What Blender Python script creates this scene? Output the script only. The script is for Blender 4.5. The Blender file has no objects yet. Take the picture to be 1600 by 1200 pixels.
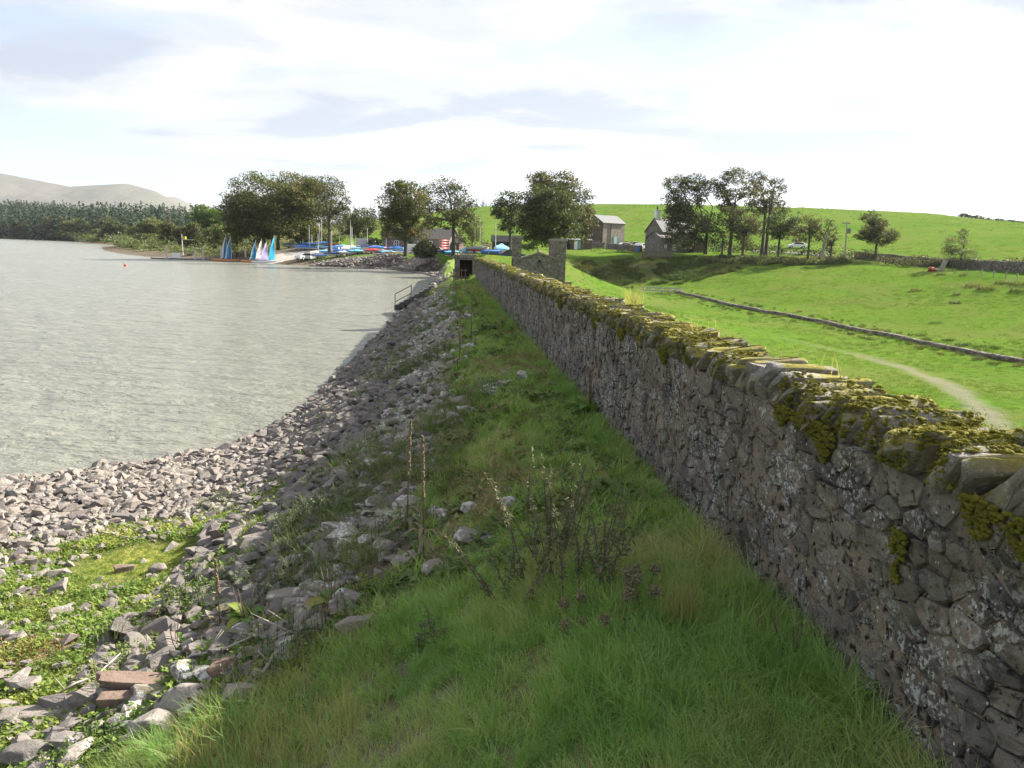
import bpy, bmesh, math, random
import numpy as np
from mathutils import Vector, Matrix, Euler

random.seed(7)
rng = np.random.default_rng(11)
scene = bpy.context.scene
C = scene.collection
rad = math.radians

# ------------------------------------------------------------------ camera
EYE = 4.8
FPX, HORIZON, ROLL = 1150.0, 384.0, 1.5          # focal length in px of a 1600 px wide frame
_p = math.atan((600 - HORIZON) / FPX)
_r = rad(ROLL)
_F = np.array([0, math.cos(_p), -math.sin(_p)])
_R0 = np.array([1.0, 0, 0]); _U0 = np.array([0, math.sin(_p), math.cos(_p)])
_R = _R0 * math.cos(_r) + _U0 * math.sin(_r)
_U = _U0 * math.cos(_r) - _R0 * math.sin(_r)
cam_d = bpy.data.cameras.new('camera')
cam_d.sensor_width = 36.0
cam_d.lens = FPX * 36.0 / 1600.0
cam_d.clip_start, cam_d.clip_end = 0.05, 30000
cam = bpy.data.objects.new('camera', cam_d)
cam.matrix_world = Matrix(((_R[0], _U[0], -_F[0], 0), (_R[1], _U[1], -_F[1], 0), (_R[2], _U[2], -_F[2], EYE), (0, 0, 0, 1)))
C.objects.link(cam)
scene.camera = cam

def ray(px, py):
    return _F * FPX + _R * (px - 800) + _U * (600 - py)
def at(px, py, D):
    """world point seen at photo pixel (px, py), D metres ahead"""
    d = ray(px, py); return d * (D / d[1]) + np.array([0, 0, EYE])
def onz(px, py, z):
    d = ray(px, py); return d * ((z - EYE) / d[2]) + np.array([0, 0, EYE])

# ------------------------------------------------------------------ sky, sun, exposure
SUN_AZ, SUN_EL = 57.0, 31.2                       # azimuth clockwise from +Y
world = bpy.data.worlds.new('World'); scene.world = world
world.use_nodes = True
def build_world():
    nt = world.node_tree; nt.nodes.clear(); L = nt.links.new
    N = lambda t: nt.nodes.new(t)
    out = N('ShaderNodeOutputWorld'); bg = N('ShaderNodeBackground'); bg.inputs[1].default_value = 0.070
    sky = N('ShaderNodeTexSky'); sky.sky_type = 'NISHITA'; sky.sun_disc = False
    sky.sun_elevation = rad(SUN_EL); sky.sun_rotation = rad(SUN_AZ)
    sky.air_density = 1.0; sky.dust_density = 1.6; sky.ozone_density = 1.2
    tc = N('ShaderNodeTexCoord'); sep = N('ShaderNodeSeparateXYZ'); L(tc.outputs['Generated'], sep.inputs[0])
    def m(op, a, b=None, clamp=False):
        n = N('ShaderNodeMath'); n.operation = op; n.use_clamp = clamp
        for i, v in enumerate((a, b)):
            if v is None: continue
            if isinstance(v, (int, float)): n.inputs[i].default_value = v
            else: L(v, n.inputs[i])
        return n.outputs[0]
    zz = m('ADD', m('MAXIMUM', sep.outputs[2], 0.0), 0.10)
    cx = m('DIVIDE', sep.outputs[0], zz); cy = m('DIVIDE', sep.outputs[1], zz)
    comb = N('ShaderNodeCombineXYZ'); L(cx, comb.inputs[0]); L(cy, comb.inputs[1])
    mp = N('ShaderNodeMapping'); L(comb.outputs[0], mp.inputs[0])
    mp.inputs['Scale'].default_value = (0.62, 0.88, 1); mp.inputs['Location'].default_value = (4.4, 8.1, 0)
    def noise(scale, detail, rough, dist, off):
        n = N('ShaderNodeTexNoise'); n.inputs['Scale'].default_value = scale; n.inputs['Detail'].default_value = detail
        n.inputs['Roughness'].default_value = rough; n.inputs['Distortion'].default_value = dist
        mm = N('ShaderNodeMapping'); mm.inputs['Location'].default_value = off; L(mp.outputs[0], mm.inputs[0]); L(mm.outputs[0], n.inputs['Vector'])
        return n.outputs['Fac']
    def ramp(f, stops):
        r = N('ShaderNodeValToRGB'); L(f, r.inputs[0]); e = r.color_ramp.elements
        while len(e) > 1: e.remove(e[-1])
        e[0].position, e[0].color = stops[0]
        for p, c in stops[1:]:
            x = e.new(p); x.color = c
        r.color_ramp.interpolation = 'EASE'
        return r.outputs[0]
    cover = ramp(noise(0.62, 6, 0.5, 0.3, (0, 0, 0)), [(0.40, (0, 0, 0, 1)), (0.53, (1, 1, 1, 1))])
    g = lambda r_, g_, b_: (r_, g_, b_, 1)
    shade = ramp(noise(1.45, 8, 0.56, 0.35, (5.2, 2.6, 3)), [(0.41, g(1.95, 2.18, 2.6)), (0.50, g(2.6, 2.73, 2.95)), (0.61, g(3.32, 3.32, 3.28))])
    # thicker, whiter cloud low over the horizon
    low = N('ShaderNodeMapRange'); L(sep.outputs[2], low.inputs[0])
    low.inputs[1].default_value = 0.0; low.inputs[2].default_value = 0.11; low.inputs[3].default_value = 0.55; low.inputs[4].default_value = 0.0
    cov2 = m('MAXIMUM', cover, low.outputs[0])
    # thin veil in front of the blue
    blue = N('ShaderNodeMixRGB'); blue.inputs[0].default_value = 0.8; L(sky.outputs[0], blue.inputs[1]); blue.inputs[2].default_value = (2.15, 2.55, 3.4, 1)
    mix = N('ShaderNodeMixRGB'); L(cov2, mix.inputs[0]); L(blue.outputs[0], mix.inputs[1]); L(shade, mix.inputs[2])
    # cloud brightens towards the sun
    sd = (math.sin(rad(SUN_AZ)) * math.cos(rad(SUN_EL)), math.cos(rad(SUN_AZ)) * math.cos(rad(SUN_EL)), math.sin(rad(SUN_EL)))
    dot = N('ShaderNodeVectorMath'); dot.operation = 'DOT_PRODUCT'; L(tc.outputs['Generated'], dot.inputs[0]); dot.inputs[1].default_value = sd
    gl = N('ShaderNodeMapRange'); L(dot.outputs['Value'], gl.inputs[0])
    gl.inputs[1].default_value = 0.1; gl.inputs[2].default_value = 1.0; gl.inputs[3].default_value = 0.98; gl.inputs[4].default_value = 1.02
    sc = N('ShaderNodeVectorMath'); sc.operation = 'SCALE'; L(mix.outputs[0], sc.inputs[0]); L(gl.outputs[0], sc.inputs['Scale'])
    L(sc.outputs[0], bg.inputs[0]); L(bg.outputs[0], out.inputs[0])
build_world()
sun_d = bpy.data.lights.new('sun', 'SUN'); sun_d.energy = 4.3; sun_d.angle = rad(0.6); sun_d.color = (1.0, 0.93, 0.82)
sun = bpy.data.objects.new('sun', sun_d); C.objects.link(sun); sun.location = (60, 40, 80)
_sd = Vector((math.sin(rad(SUN_AZ)) * math.cos(rad(SUN_EL)), math.cos(rad(SUN_AZ)) * math.cos(rad(SUN_EL)), math.sin(rad(SUN_EL))))
sun.rotation_euler = _sd.to_track_quat('Z', 'Y').to_euler()
vs = scene.view_settings
vs.view_transform = 'Standard'; vs.look = 'None'; vs.exposure = 2.15; vs.gamma = 1.0; vs.use_curve_mapping = False
scene.cycles.use_denoising = True
scene.cycles.max_bounces = 7; scene.cycles.diffuse_bounces = 5; scene.cycles.glossy_bounces = 2
scene.cycles.transmission_bounces = 3; scene.cycles.volume_bounces = 0; scene.cycles.transparent_max_bounces = 6
scene.cycles.caustics_reflective = False; scene.cycles.caustics_refractive = False

# ------------------------------------------------------------------ helpers
def tag(o, label=None, cat=None, group=None, kind=None):
    if label: o['label'] = label
    if cat: o['category'] = cat
    if group: o['group'] = group
    if kind: o['kind'] = kind
    return o
def empty(name, loc, rz=0.0, label=None, cat=None, group=None):
    o = bpy.data.objects.new(name, None); C.objects.link(o); o.location = Vector(loc); o.rotation_euler = (0, 0, rz)
    o.empty_display_size = 0.2
    return tag(o, label, cat, group)
def link(name, me, parent=None, loc=None):
    o = bpy.data.objects.new(name, me); C.objects.link(o)
    if parent: o.parent = parent
    if loc is not None: o.location = Vector(loc)
    return o
def mesh_np(name, V, tris=None, quads=None, mats=(), attrs=None, smooth=False):
    """mesh from numpy arrays; attrs = {name: per-vertex floats}"""
    V = np.asarray(V, dtype=np.float32)
    nt_ = 0 if tris is None else len(tris); nq = 0 if quads is None else len(quads)
    me = bpy.data.meshes.new(name)
    me.vertices.add(len(V)); me.vertices.foreach_set('co', V.ravel())
    idx = []
    if nt_: idx.append(np.asarray(tris, dtype=np.int32).ravel())
    if nq: idx.append(np.asarray(quads, dtype=np.int32).ravel())
    idx = np.concatenate(idx)
    me.loops.add(len(idx)); me.loops.foreach_set('vertex_index', idx)
    tot = np.concatenate([np.full(nt_, 3), np.full(nq, 4)]).astype(np.int32)
    st = np.concatenate([[0], np.cumsum(tot)[:-1]]).astype(np.int32)
    me.polygons.add(len(tot)); me.polygons.foreach_set('loop_start', st); me.polygons.foreach_set('loop_total', tot)
    me.polygons.foreach_set('use_smooth', np.full(len(tot), smooth))
    for k, a in (attrs or {}).items():
        at_ = me.attributes.new(k, 'FLOAT', 'POINT'); at_.data.foreach_set('value', np.asarray(a, dtype=np.float32))
    for m_ in mats: me.materials.append(m_)
    me.update(calc_edges=True); me.validate()
    return me
class MB:
    """collects boxes, tubes and faces into ONE mesh"""
    def __init__(s): s.v = []; s.f = []; s.mi = []; s.m = 0
    def add(s, V, F):
        b = len(s.v); s.v += [tuple(map(float, p)) for p in V]; s.f += [tuple(i + b for i in f) for f in F]; s.mi += [s.m] * len(F); return s
    def box(s, c, size, rz=0.0, ry=0.0, rx=0.0, taper=1.0):
        x, y, z = [q / 2 for q in size]
        P = [Vector((sx * x * (taper if sz > 0 else 1), sy * y * (taper if sz > 0 else 1), sz * z)) for sz in (-1, 1) for sy in (-1, 1) for sx in (-1, 1)]
        R = Euler((rx, ry, rz)).to_matrix()
        P = [R @ p + Vector(c) for p in P]
        return s.add(P, [(0, 2, 3, 1), (4, 5, 7, 6), (0, 1, 5, 4), (2, 6, 7, 3), (0, 4, 6, 2), (1, 3, 7, 5)])
    def tube(s, pts, r, n=6, cap=True):
        pts = [Vector(p) for p in pts]; rs = r if isinstance(r, (list, tuple)) else [r] * len(pts)
        V = []; F = []
        for i, p in enumerate(pts):
            d = (pts[min(i + 1, len(pts) - 1)] - pts[max(i - 1, 0)]).normalized()
            u = d.orthogonal().normalized() if abs(d.z) < 0.9 else Vector((1, 0, 0)).cross(d).normalized()
            w = d.cross(u)
            for k in range(n):
                a = 2 * math.pi * k / n; V.append(p + (u * math.cos(a) + w * math.sin(a)) * rs[i])
        for i in range(len(pts) - 1):
            for k in range(n):
                F.append((i * n + k, i * n + (k + 1) % n, (i + 1) * n + (k + 1) % n, (i + 1) * n + k))
        if cap:
            F.append(tuple(range(n - 1, -1, -1))); F.append(tuple((len(pts) - 1) * n + k for k in range(n)))
        return s.add(V, F)
    def prism(s, poly, y0, y1):
        """poly of (x, z), extruded from y0 to y1"""
        n = len(poly); V = [(x, y0, z) for x, z in poly] + [(x, y1, z) for x, z in poly]
        F = [tuple(range(n)), tuple(range(2 * n - 1, n - 1, -1))] + [(i, i + n, (i + 1) % n + n, (i + 1) % n) for i in range(n)]
        return s.add(V, F)
    def mesh(s, name, mats, smooth=False):
        me = bpy.data.meshes.new(name); me.from_pydata(s.v, [], s.f)
        for m_ in (mats if isinstance(mats, (list, tuple)) else [mats]): me.materials.append(m_)
        me.polygons.foreach_set('material_index', s.mi)
        me.polygons.foreach_set('use_smooth', [smooth] * len(s.f))
        bm = bmesh.new(); bm.from_mesh(me); bmesh.ops.recalc_face_normals(bm, faces=bm.faces); bm.to_mesh(me); bm.free()
        return me
    def build(s, name, mats, parent=None, loc=None, smooth=False):
        return link(name, s.mesh(name, mats, smooth), parent, loc)
def copy_tree(o, parent=None):
    c = o.copy(); C.objects.link(c)
    if parent: c.parent = parent
    for ch in list(o.children): copy_tree(ch, c)
    return c

# value noise, vectorised
_perm = np.random.default_rng(5).random((256, 256))
def vnoise(x, y):
    xi = np.floor(x).astype(int); yi = np.floor(y).astype(int); fx = x - xi; fy = y - yi
    fx = fx * fx * (3 - 2 * fx); fy = fy * fy * (3 - 2 * fy)
    a = _perm[xi % 256, yi % 256]; b = _perm[(xi + 1) % 256, yi % 256]; c = _perm[xi % 256, (yi + 1) % 256]; d = _perm[(xi + 1) % 256, (yi + 1) % 256]
    return (a * (1 - fx) + b * fx) * (1 - fy) + (c * (1 - fx) + d * fx) * fy
def fbm(x, y, o=4):
    s = 0; a = 0.5
    for k in range(o):
        s = s + a * vnoise(x * 2 ** k + 17.3 * k, y * 2 ** k + 9.1 * k); a *= 0.5
    return s / (1 - 0.5 ** o)
def sstep(a, b, x):
    t = np.clip((x - a) / (b - a), 0, 1); return t * t * (3 - 2 * t)
# ------------------------------------------------------------------ materials
class NB:
    def __init__(s, name, rough=0.9, spec=0.3):
        s.mat = bpy.data.materials.new(name); s.mat.use_nodes = True
        s.nt = s.mat.node_tree; s.nt.nodes.clear()
        s.out = s.n('ShaderNodeOutputMaterial'); s.b = s.n('ShaderNodeBsdfPrincipled')
        s.b.inputs['Roughness'].default_value = rough; s.b.inputs['Specular IOR Level'].default_value = spec
        s.L(s.b.outputs[0], s.out.inputs[0])
        s.geo = None
    def n(s, t): return s.nt.nodes.new(t)
    def L(s, a, b): s.nt.links.new(a, b)
    def put(s, sock, v):
        if isinstance(v, (int, float)): sock.default_value = v
        elif isinstance(v, tuple): sock.default_value = v if len(v) == 4 or sock.type == 'VECTOR' else (*v, 1)
        else: s.L(v, sock)
    def pos(s):
        if not s.geo: s.geo = s.n('ShaderNodeNewGeometry')
        return s.geo.outputs['Position']
    def nrm(s):
        s.pos(); return s.geo.outputs['Normal']
    def obj(s): return s.n('ShaderNodeTexCoord').outputs['Object']
    def mapping(s, v, sc=(1, 1, 1), loc=(0, 0, 0), rot=(0, 0, 0)):
        m = s.n('ShaderNodeMapping'); s.L(v, m.inputs[0]); m.inputs['Scale'].default_value = sc; m.inputs['Location'].default_value = loc; m.inputs['Rotation'].default_value = rot
        return m.outputs[0]
    def noise(s, scale, detail=4, rough=0.55, vec=None, dist=0.0, out='Fac'):
        n = s.n('ShaderNodeTexNoise'); s.L(vec if vec is not None else s.pos(), n.inputs['Vector'])
        n.inputs['Scale'].default_value = scale; n.inputs['Detail'].default_value = detail; n.inputs['Roughness'].default_value = rough; n.inputs['Distortion'].default_value = dist
        return n.outputs[out]
    def voro(s, scale, vec=None, feature='F1', out='Distance', rand=1.0):
        n = s.n('ShaderNodeTexVoronoi'); n.feature = feature; s.L(vec if vec is not None else s.pos(), n.inputs['Vector']); n.inputs['Scale'].default_value = scale; n.inputs['Randomness'].default_value = rand
        return n.outputs[out]
    def ramp(s, f, *stops, mode='LINEAR'):
        r = s.n('ShaderNodeValToRGB'); s.L(f, r.inputs[0]); e = r.color_ramp.elements; r.color_ramp.interpolation = mode
        while len(e) > 1: e.remove(e[-1])
        for i, (p, c) in enumerate(stops):
            if isinstance(c, (int, float)): c = (c, c, c)
            if i == 0: e[0].position = p; e[0].color = (*c, 1)
            else:
                x = e.new(p); x.color = (*c, 1)
        return r.outputs[0]
    def mix(s, f, a, b, mode='MIX'):
        m = s.n('ShaderNodeMixRGB'); m.blend_type = mode
        s.put(m.inputs[0], f); s.put(m.inputs[1], a); s.put(m.inputs[2], b); return m.outputs[0]
    def math(s, op, a, b=0.0, clamp=False):
        m = s.n('ShaderNodeMath'); m.operation = op; m.use_clamp = clamp; s.put(m.inputs[0], a); s.put(m.inputs[1], b); return m.outputs[0]
    def attr(s, name):
        a = s.n('ShaderNodeAttribute'); a.attribute_name = name; return a.outputs['Fac']
    def rand(s): return s.n('ShaderNodeObjectInfo').outputs['Random']
    def sepz(s, v, i=2):
        x = s.n('ShaderNodeSeparateXYZ'); s.L(v, x.inputs[0]); return x.outputs[i]
    def bump(s, h, strength=0.5, dist=0.02, prev=None):
        b = s.n('ShaderNodeBump'); b.inputs['Strength'].default_value = strength; b.inputs['Distance'].default_value = dist; s.L(h, b.inputs['Height'])
        if prev is not None: s.L(prev, b.inputs['Normal'])
        s.L(b.outputs[0], s.b.inputs['Normal']); return b.outputs[0]
    def col(s, c): s.put(s.b.inputs['Base Color'], c); return s
    def translucent(s, c, f=0.35):
        t = s.n('ShaderNodeBsdfTranslucent'); s.put(t.inputs[0], c); m = s.n('ShaderNodeMixShader'); m.inputs[0].default_value = f
        s.L(s.b.outputs[0], m.inputs[1]); s.L(t.outputs[0], m.inputs[2]); s.L(m.outputs[0], s.out.inputs[0]); return s

M = {}
def plain(name, c, rough=0.7, spec=0.3, var=0.25, scale=3.0, metal=0.0):
    if name in M: return M[name]
    b = NB(name, rough, spec); b.b.inputs['Metallic'].default_value = metal
    n = b.noise(scale, 4)
    b.col(b.mix(n, tuple(x * (1 - var) for x in c), tuple(min(1, x * (1 + var)) for x in c)))
    M[name] = b.mat; return b.mat

def rock_mat(name, src, lichen=0.25, dark=1.0, moss=0.0, lo=.50):
    b = NB(name, 0.88, 0.25)
    r = b.attr('rnd') if src == 'attr' else b.rand()
    base = b.ramp(r, (0.0, (0.115, 0.103, 0.098)), (0.3, (0.185, 0.160, 0.145)), (0.55, (0.24, 0.205, 0.172)), (0.8, (0.275, 0.24, 0.205)), (1.0, (0.20, 0.155, 0.126)))
    if dark < 1: base = b.mix(1.0, base, (dark, dark * 1.01, dark * 1.06), 'MULTIPLY')
    p = b.pos()
    n1 = b.noise(6, 6, 0.65)
    c = b.mix(n1, b.mix(0.45, base, (0.05, 0.047, 0.046)), b.mix(0.3, base, (0.36, 0.33, 0.30)))
    n2 = b.noise(38, 3, 0.6)
    c = b.mix(b.ramp(n2, (0.45, 0.0), (0.72, 0.35)), c, (0.075, 0.07, 0.068))
    li = b.ramp(b.math('MULTIPLY', b.ramp(b.noise(3.3, 3, 0.6, b.mapping(p, loc=(4, 9, 2))), (lo, 0.0), (lo + .16, 1.0)), b.ramp(b.noise(24, 4, 0.7), (0.42, 0.0), (0.56, 1.0))), (0.25, 0.0), (0.8, lichen))
    c = b.mix(li, c, (0.46, 0.46, 0.43))
    if moss:
        up = b.sepz(b.nrm()); mm = b.math('MULTIPLY', b.ramp(up, (0.25, 0.0), (0.8, 1.0)), b.ramp(b.noise(1.5, 4, 0.6), (0.5, 0.0), (0.62, moss)))
        c = b.mix(mm, c, (0.10, 0.10, 0.025))
    b.col(c)
    h = b.math('ADD', b.noise(14, 6, 0.7), b.math('MULTIPLY', b.noise(60, 3, 0.6), 0.3))
    b.bump(h, 0.6, 0.035)
    return b.mat
M['rock'] = rock_mat('rock_stone', 'obj', 0.35)
M['rock_stuff'] = rock_mat('rubble_stone', 'attr', 0.35)
M['riprap_dark'] = rock_mat('dark_riprap_stone', 'obj', 0.12, dark=.62)
M['riprap_dark_stuff'] = rock_mat('dark_riprap_rubble', 'attr', 0.12, dark=.62)
M['riprap'] = rock_mat('riprap_stone', 'obj', 0.95, moss=0.75, lo=.42)
M['riprap_stuff'] = rock_mat('riprap_rubble', 'attr', 0.95, moss=0.75, lo=.42)
def red_rock():
    b = NB('red_sandstone', 0.9, 0.2)
    c = b.mix(b.noise(7, 5), (0.12, 0.086, 0.07), (0.23, 0.168, 0.132)); c = b.mix(b.ramp(b.noise(2.2, 4), (0.5, 0.0), (0.7, 0.7)), c, (0.12, 0.10, 0.095))
    b.col(c); b.bump(b.noise(18, 6, 0.7), 0.6, 0.03); return b.mat
M['red_rock'] = red_rock()
def pitted_rock():
    b = NB('pitted_limestone', 0.95, 0.15)
    v = b.voro(9, b.mapping(b.pos(), sc=(1, 1, 1.3))); pits = b.ramp(v, (0.16, 0.0), (0.30, 1.0))
    c = b.mix(pits, (0.06, 0.055, 0.05), b.mix(b.noise(12, 5), (0.16, 0.15, 0.14), (0.34, 0.31, 0.28))); b.col(c)
    b.bump(b.math('ADD', b.math('MULTIPLY', pits, 1.0), b.math('MULTIPLY', b.noise(30, 5, 0.7), 0.5)), 1.0, 0.04); return b.mat
M['pitted_rock'] = pitted_rock()

def wall_stone_mat(name, src):
    b = NB(name, 0.92, 0.2)
    r = b.attr('rnd') if src == 'attr' else b.rand()
    p = b.pos()
    base = b.ramp(r, (0.0, (0.150, 0.130, 0.106)), (0.35, (0.215, 0.185, 0.150)), (0.6, (0.26, 0.222, 0.176)), (0.8, (0.180, 0.170, 0.148)), (1.0, (0.315, 0.262, 0.205)))
    c = b.mix(b.noise(9, 6, 0.7), b.mix(0.6, base, (0.035, 0.033, 0.032)), b.mix(0.25, base, (0.34, 0.31, 0.29)))
    # dark crust
    c = b.mix(b.ramp(b.noise(4.2, 5, 0.65, b.mapping(p, loc=(3, 1, 7))), (0.48, 0.0), (0.62, 0.75)), c, (0.045, 0.043, 0.043))
    # black pits
    c = b.mix(b.ramp(b.noise(26, 4, 0.65, dist=0.4), (0.34, 1.0), (0.43, 0.0)), c, (0.014, 0.013, 0.013))
    # pale lichen spots, in patches
    pat = b.ramp(b.noise(2.6, 4, 0.6, b.mapping(p, loc=(9, 4, 1))), (0.46, 0.0), (0.60, 1.0))
    c = b.mix(b.math('MULTIPLY', pat, b.ramp(b.noise(34, 4, 0.7), (0.51, 0.0), (0.57, 0.9))), c, (0.44, 0.45, 0.435))
    sp = b.ramp(b.voro(24, b.mapping(p, sc=(1, 1, 0.6)), out='Distance'), (0.09, 1.0), (0.14, 0.0))
    c = b.mix(b.math('MULTIPLY', sp, b.ramp(b.noise(5, 3, 0.6, b.mapping(p, loc=(1, 2, 3))), (0.46, 0.0), (0.52, 0.95))), c, (0.70, 0.71, 0.69))
    # greenish algae
    c = b.mix(b.ramp(b.noise(1.7, 4, 0.6, b.mapping(p, loc=(2, 8, 5))), (0.56, 0.0), (0.70, 0.5)), c, (0.07, 0.075, 0.03))
    b.col(c)
    h = b.math('ADD', b.noise(16, 7, 0.72), b.math('MULTIPLY', b.noise(70, 4, 0.65), 0.35))
    b.bump(h, 0.9, 0.035)
    return b.mat
M['wall_stone'] = wall_stone_mat('wall_stone', 'obj')
M['wall_stuff'] = wall_stone_mat('wall_stone_far', 'attr')
def mortar():
    b = NB('old_mortar', 0.95, 0.15); p = b.pos()
    c = b.mix(b.noise(8, 6, 0.7), (0.10, 0.086, 0.068), (0.38, 0.318, 0.25))
    c = b.mix(b.math('MULTIPLY', b.ramp(b.voro(30, b.mapping(p, sc=(1, 1, .6))), (0.12, 1.0), (0.18, 0.0)), b.ramp(b.noise(4, 3), (0.48, 0.0), (0.54, .9))), c, (0.66, 0.66, 0.64))
    c = b.mix(b.ramp(b.noise(15, 5, 0.7, dist=0.5), (0.40, 1.0), (0.50, 0.0)), c, (0.015, 0.014, 0.014))
    c = b.mix(b.ramp(b.noise(3, 4, 0.6), (0.5, 0.0), (0.65, 0.6)), c, (0.06, 0.056, 0.053))
    b.col(c); b.bump(b.math('ADD', b.noise(12, 7, 0.72), b.math('MULTIPLY', b.noise(50, 4), 0.4)), 1.0, 0.05); return b.mat
M['mortar'] = mortar()
def coping_mat(name, src):
    b = NB(name, 0.92, 0.2); p = b.pos()
    r = b.attr('rnd') if src == 'attr' else b.rand()
    base = b.ramp(r, (0.0, (0.15, 0.145, 0.135)), (0.5, (0.23, 0.215, 0.195)), (1.0, (0.29, 0.255, 0.225)))
    c = b.mix(b.noise(9, 6, 0.7), b.mix(0.5, base, (0.06, 0.057, 0.053)), b.mix(0.3, base, (0.45, 0.43, 0.40)))
    c = b.mix(b.ramp(b.noise(30, 4, 0.7), (0.55, 0.0), (0.62, 0.6)), c, (0.45, 0.46, 0.44))
    mo = b.math('MULTIPLY', b.ramp(b.sepz(b.nrm()), (-0.1, 0.15), (0.75, 1.0)), b.ramp(b.noise(3.4, 5, 0.65), (0.40, 0.0), (0.52, 1.0)))
    c = b.mix(mo, c, b.mix(b.noise(20, 4), (0.13, 0.125, 0.018), (0.30, 0.26, 0.045)))
    b.col(c); b.bump(b.math('ADD', b.noise(17, 7, 0.72), b.math('MULTIPLY', b.noise(70, 4), 0.35)), 0.9, 0.03); return b.mat
M['coping'] = coping_mat('coping_stone', 'obj')
M['coping_stuff'] = coping_mat('coping_stone_far', 'attr')
def moss_mat():
    b = NB('moss', 1.0, 0.1)
    c = b.mix(b.noise(14, 4), (0.085, 0.092, 0.016), (0.30, 0.27, 0.05)); b.col(c); b.bump(b.noise(90, 3, 0.7), 1.0, 0.02); return b.translucent(b.mix(0.5, c, (0.2, 0.2, 0.02)), 0.2).mat
M['moss'] = moss_mat()

def leaf_mat(name, stops, trans=0.3, src='attr', noise=0.0, rough=0.65, spec=0.25):
    b = NB(name, rough, spec)
    r = b.attr('rnd') if src == 'attr' else b.rand()
    if noise: r = b.math('ADD', b.math('MULTIPLY', r, 0.55), b.math('MULTIPLY', b.ramp(b.noise(noise, 3), (0.3, 0.0), (0.7, 1.0)), 0.45))
    c = b.ramp(r, *stops); b.col(c)
    return b.translucent(b.mix(1.0, c, (1.25, 1.3, 0.75), 'MULTIPLY'), trans).mat
M['beech'] = leaf_mat('beech_leaves', [(0, (0.046, 0.060, 0.020)), (0.5, (0.092, 0.105, 0.034)), (0.85, (0.14, 0.13, 0.045)), (1, (0.18, 0.135, 0.055))], 0.32)
M['sycamore'] = leaf_mat('sycamore_leaves', [(0, (0.028, 0.042, 0.016)), (0.5, (0.055, 0.076, 0.028)), (0.85, (0.088, 0.10, 0.038)), (1, (0.125, 0.11, 0.047))], 0.28)
M['brownleaf'] = leaf_mat('browning_leaves', [(0, (0.040, 0.049, 0.020)), (0.5, (0.080, 0.088, 0.038)), (0.85, (0.12, 0.112, 0.054)), (1, (0.165, 0.13, 0.07))], 0.32)
M['paleleaf'] = leaf_mat('pale_shrub_leaves', [(0, (0.060, 0.082, 0.030)), (0.5, (0.115, 0.14, 0.055)), (1, (0.18, 0.18, 0.08))], 0.3)
M['greenleaf'] = leaf_mat('fresh_green_leaves', [(0, (0.05, 0.09, 0.02)), (0.5, (0.09, 0.15, 0.035)), (1, (0.14, 0.20, 0.05))], 0.35)
M['conifer'] = leaf_mat('conifer_needles', [(0, (0.018, 0.034, 0.020)), (0.6, (0.038, 0.062, 0.036)), (1, (0.068, 0.095, 0.048))], 0.1)
def bark():
    b = NB('bark', 0.95, 0.15); c = b.mix(b.noise(2.5, 5, 0.6), (0.035, 0.030, 0.025), (0.13, 0.115, 0.095)); b.col(c); b.bump(b.noise(8, 5), 0.6, 0.1); return b.mat
M['bark'] = bark()
M['deadwood'] = plain('bleached_wood', (0.33, 0.30, 0.26), 0.9, 0.1, 0.35, 5)
def blade_mat(name, stops, trans=0.45, sc=0.9, w=0.55):
    b = NB(name, 0.42 if name == 'long_grass_blades' else 0.7, 0.5 if name == 'long_grass_blades' else 0.12)
    r = b.math('ADD', b.math('MULTIPLY', b.rand(), 1 - w), b.math('MULTIPLY', b.ramp(b.noise(sc, 3, 0.55), (0.3, 0.0), (0.7, 1.0)), w))
    c = b.ramp(r, *stops)
    tip = b.attr('tip'); c = b.mix(b.math('MULTIPLY', tip, 0.35), c, b.mix(0.5, c, (0.30, 0.28, 0.09)))
    b.col(c); return b.translucent(b.mix(1.0, c, (1.2, 1.25, 0.6), 'MULTIPLY'), trans).mat
M['grass'] = blade_mat('long_grass_blades', [(0, (0.095, 0.210, 0.045)), (0.25, (0.175, 0.345, 0.078)), (0.5, (0.265, 0.425, 0.115)), (0.72, (0.38, 0.44, 0.17)), (1, (0.48, 0.41, 0.24))])
M['littler'] = blade_mat('brown_withered_leaves', [(0, (0.13, 0.10, 0.055)), (0.5, (0.21, 0.17, 0.09)), (1, (0.32, 0.25, 0.14))], 0.25)
M['palegrass'] = blade_mat('pale_green_tufts', [(0, (0.15, 0.25, 0.06)), (0.5, (0.24, 0.37, 0.10)), (1, (0.34, 0.42, 0.16))], 0.35)
M['pasture'] = blade_mat('pasture_grass_blades', [(0, (0.060, 0.120, 0.020)), (0.4, (0.090, 0.170, 0.026)), (0.75, (0.14, 0.215, 0.040)), (1, (0.21, 0.22, 0.07))], 0.3, .06, .5)
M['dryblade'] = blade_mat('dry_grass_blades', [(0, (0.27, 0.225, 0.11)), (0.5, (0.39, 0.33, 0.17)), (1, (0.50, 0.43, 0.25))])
M['weed'] = blade_mat('beach_weed_leaves', [(0, (0.07, 0.14, 0.03)), (0.4, (0.13, 0.21, 0.045)), (0.7, (0.22, 0.26, 0.06)), (1, (0.30, 0.29, 0.08))], 0.35, 0.8)
M['rubbleweed'] = blade_mat('slope_weed_leaves', [(0, (0.06, 0.105, 0.035)), (0.5, (0.11, 0.155, 0.06)), (1, (0.20, 0.20, 0.10))], 0.3, 0.8)
M['redweed'] = blade_mat('reddened_weed_leaves', [(0, (0.15, 0.085, 0.045)), (0.5, (0.23, 0.12, 0.07)), (1, (0.28, 0.21, 0.10))], 0.3)
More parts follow.
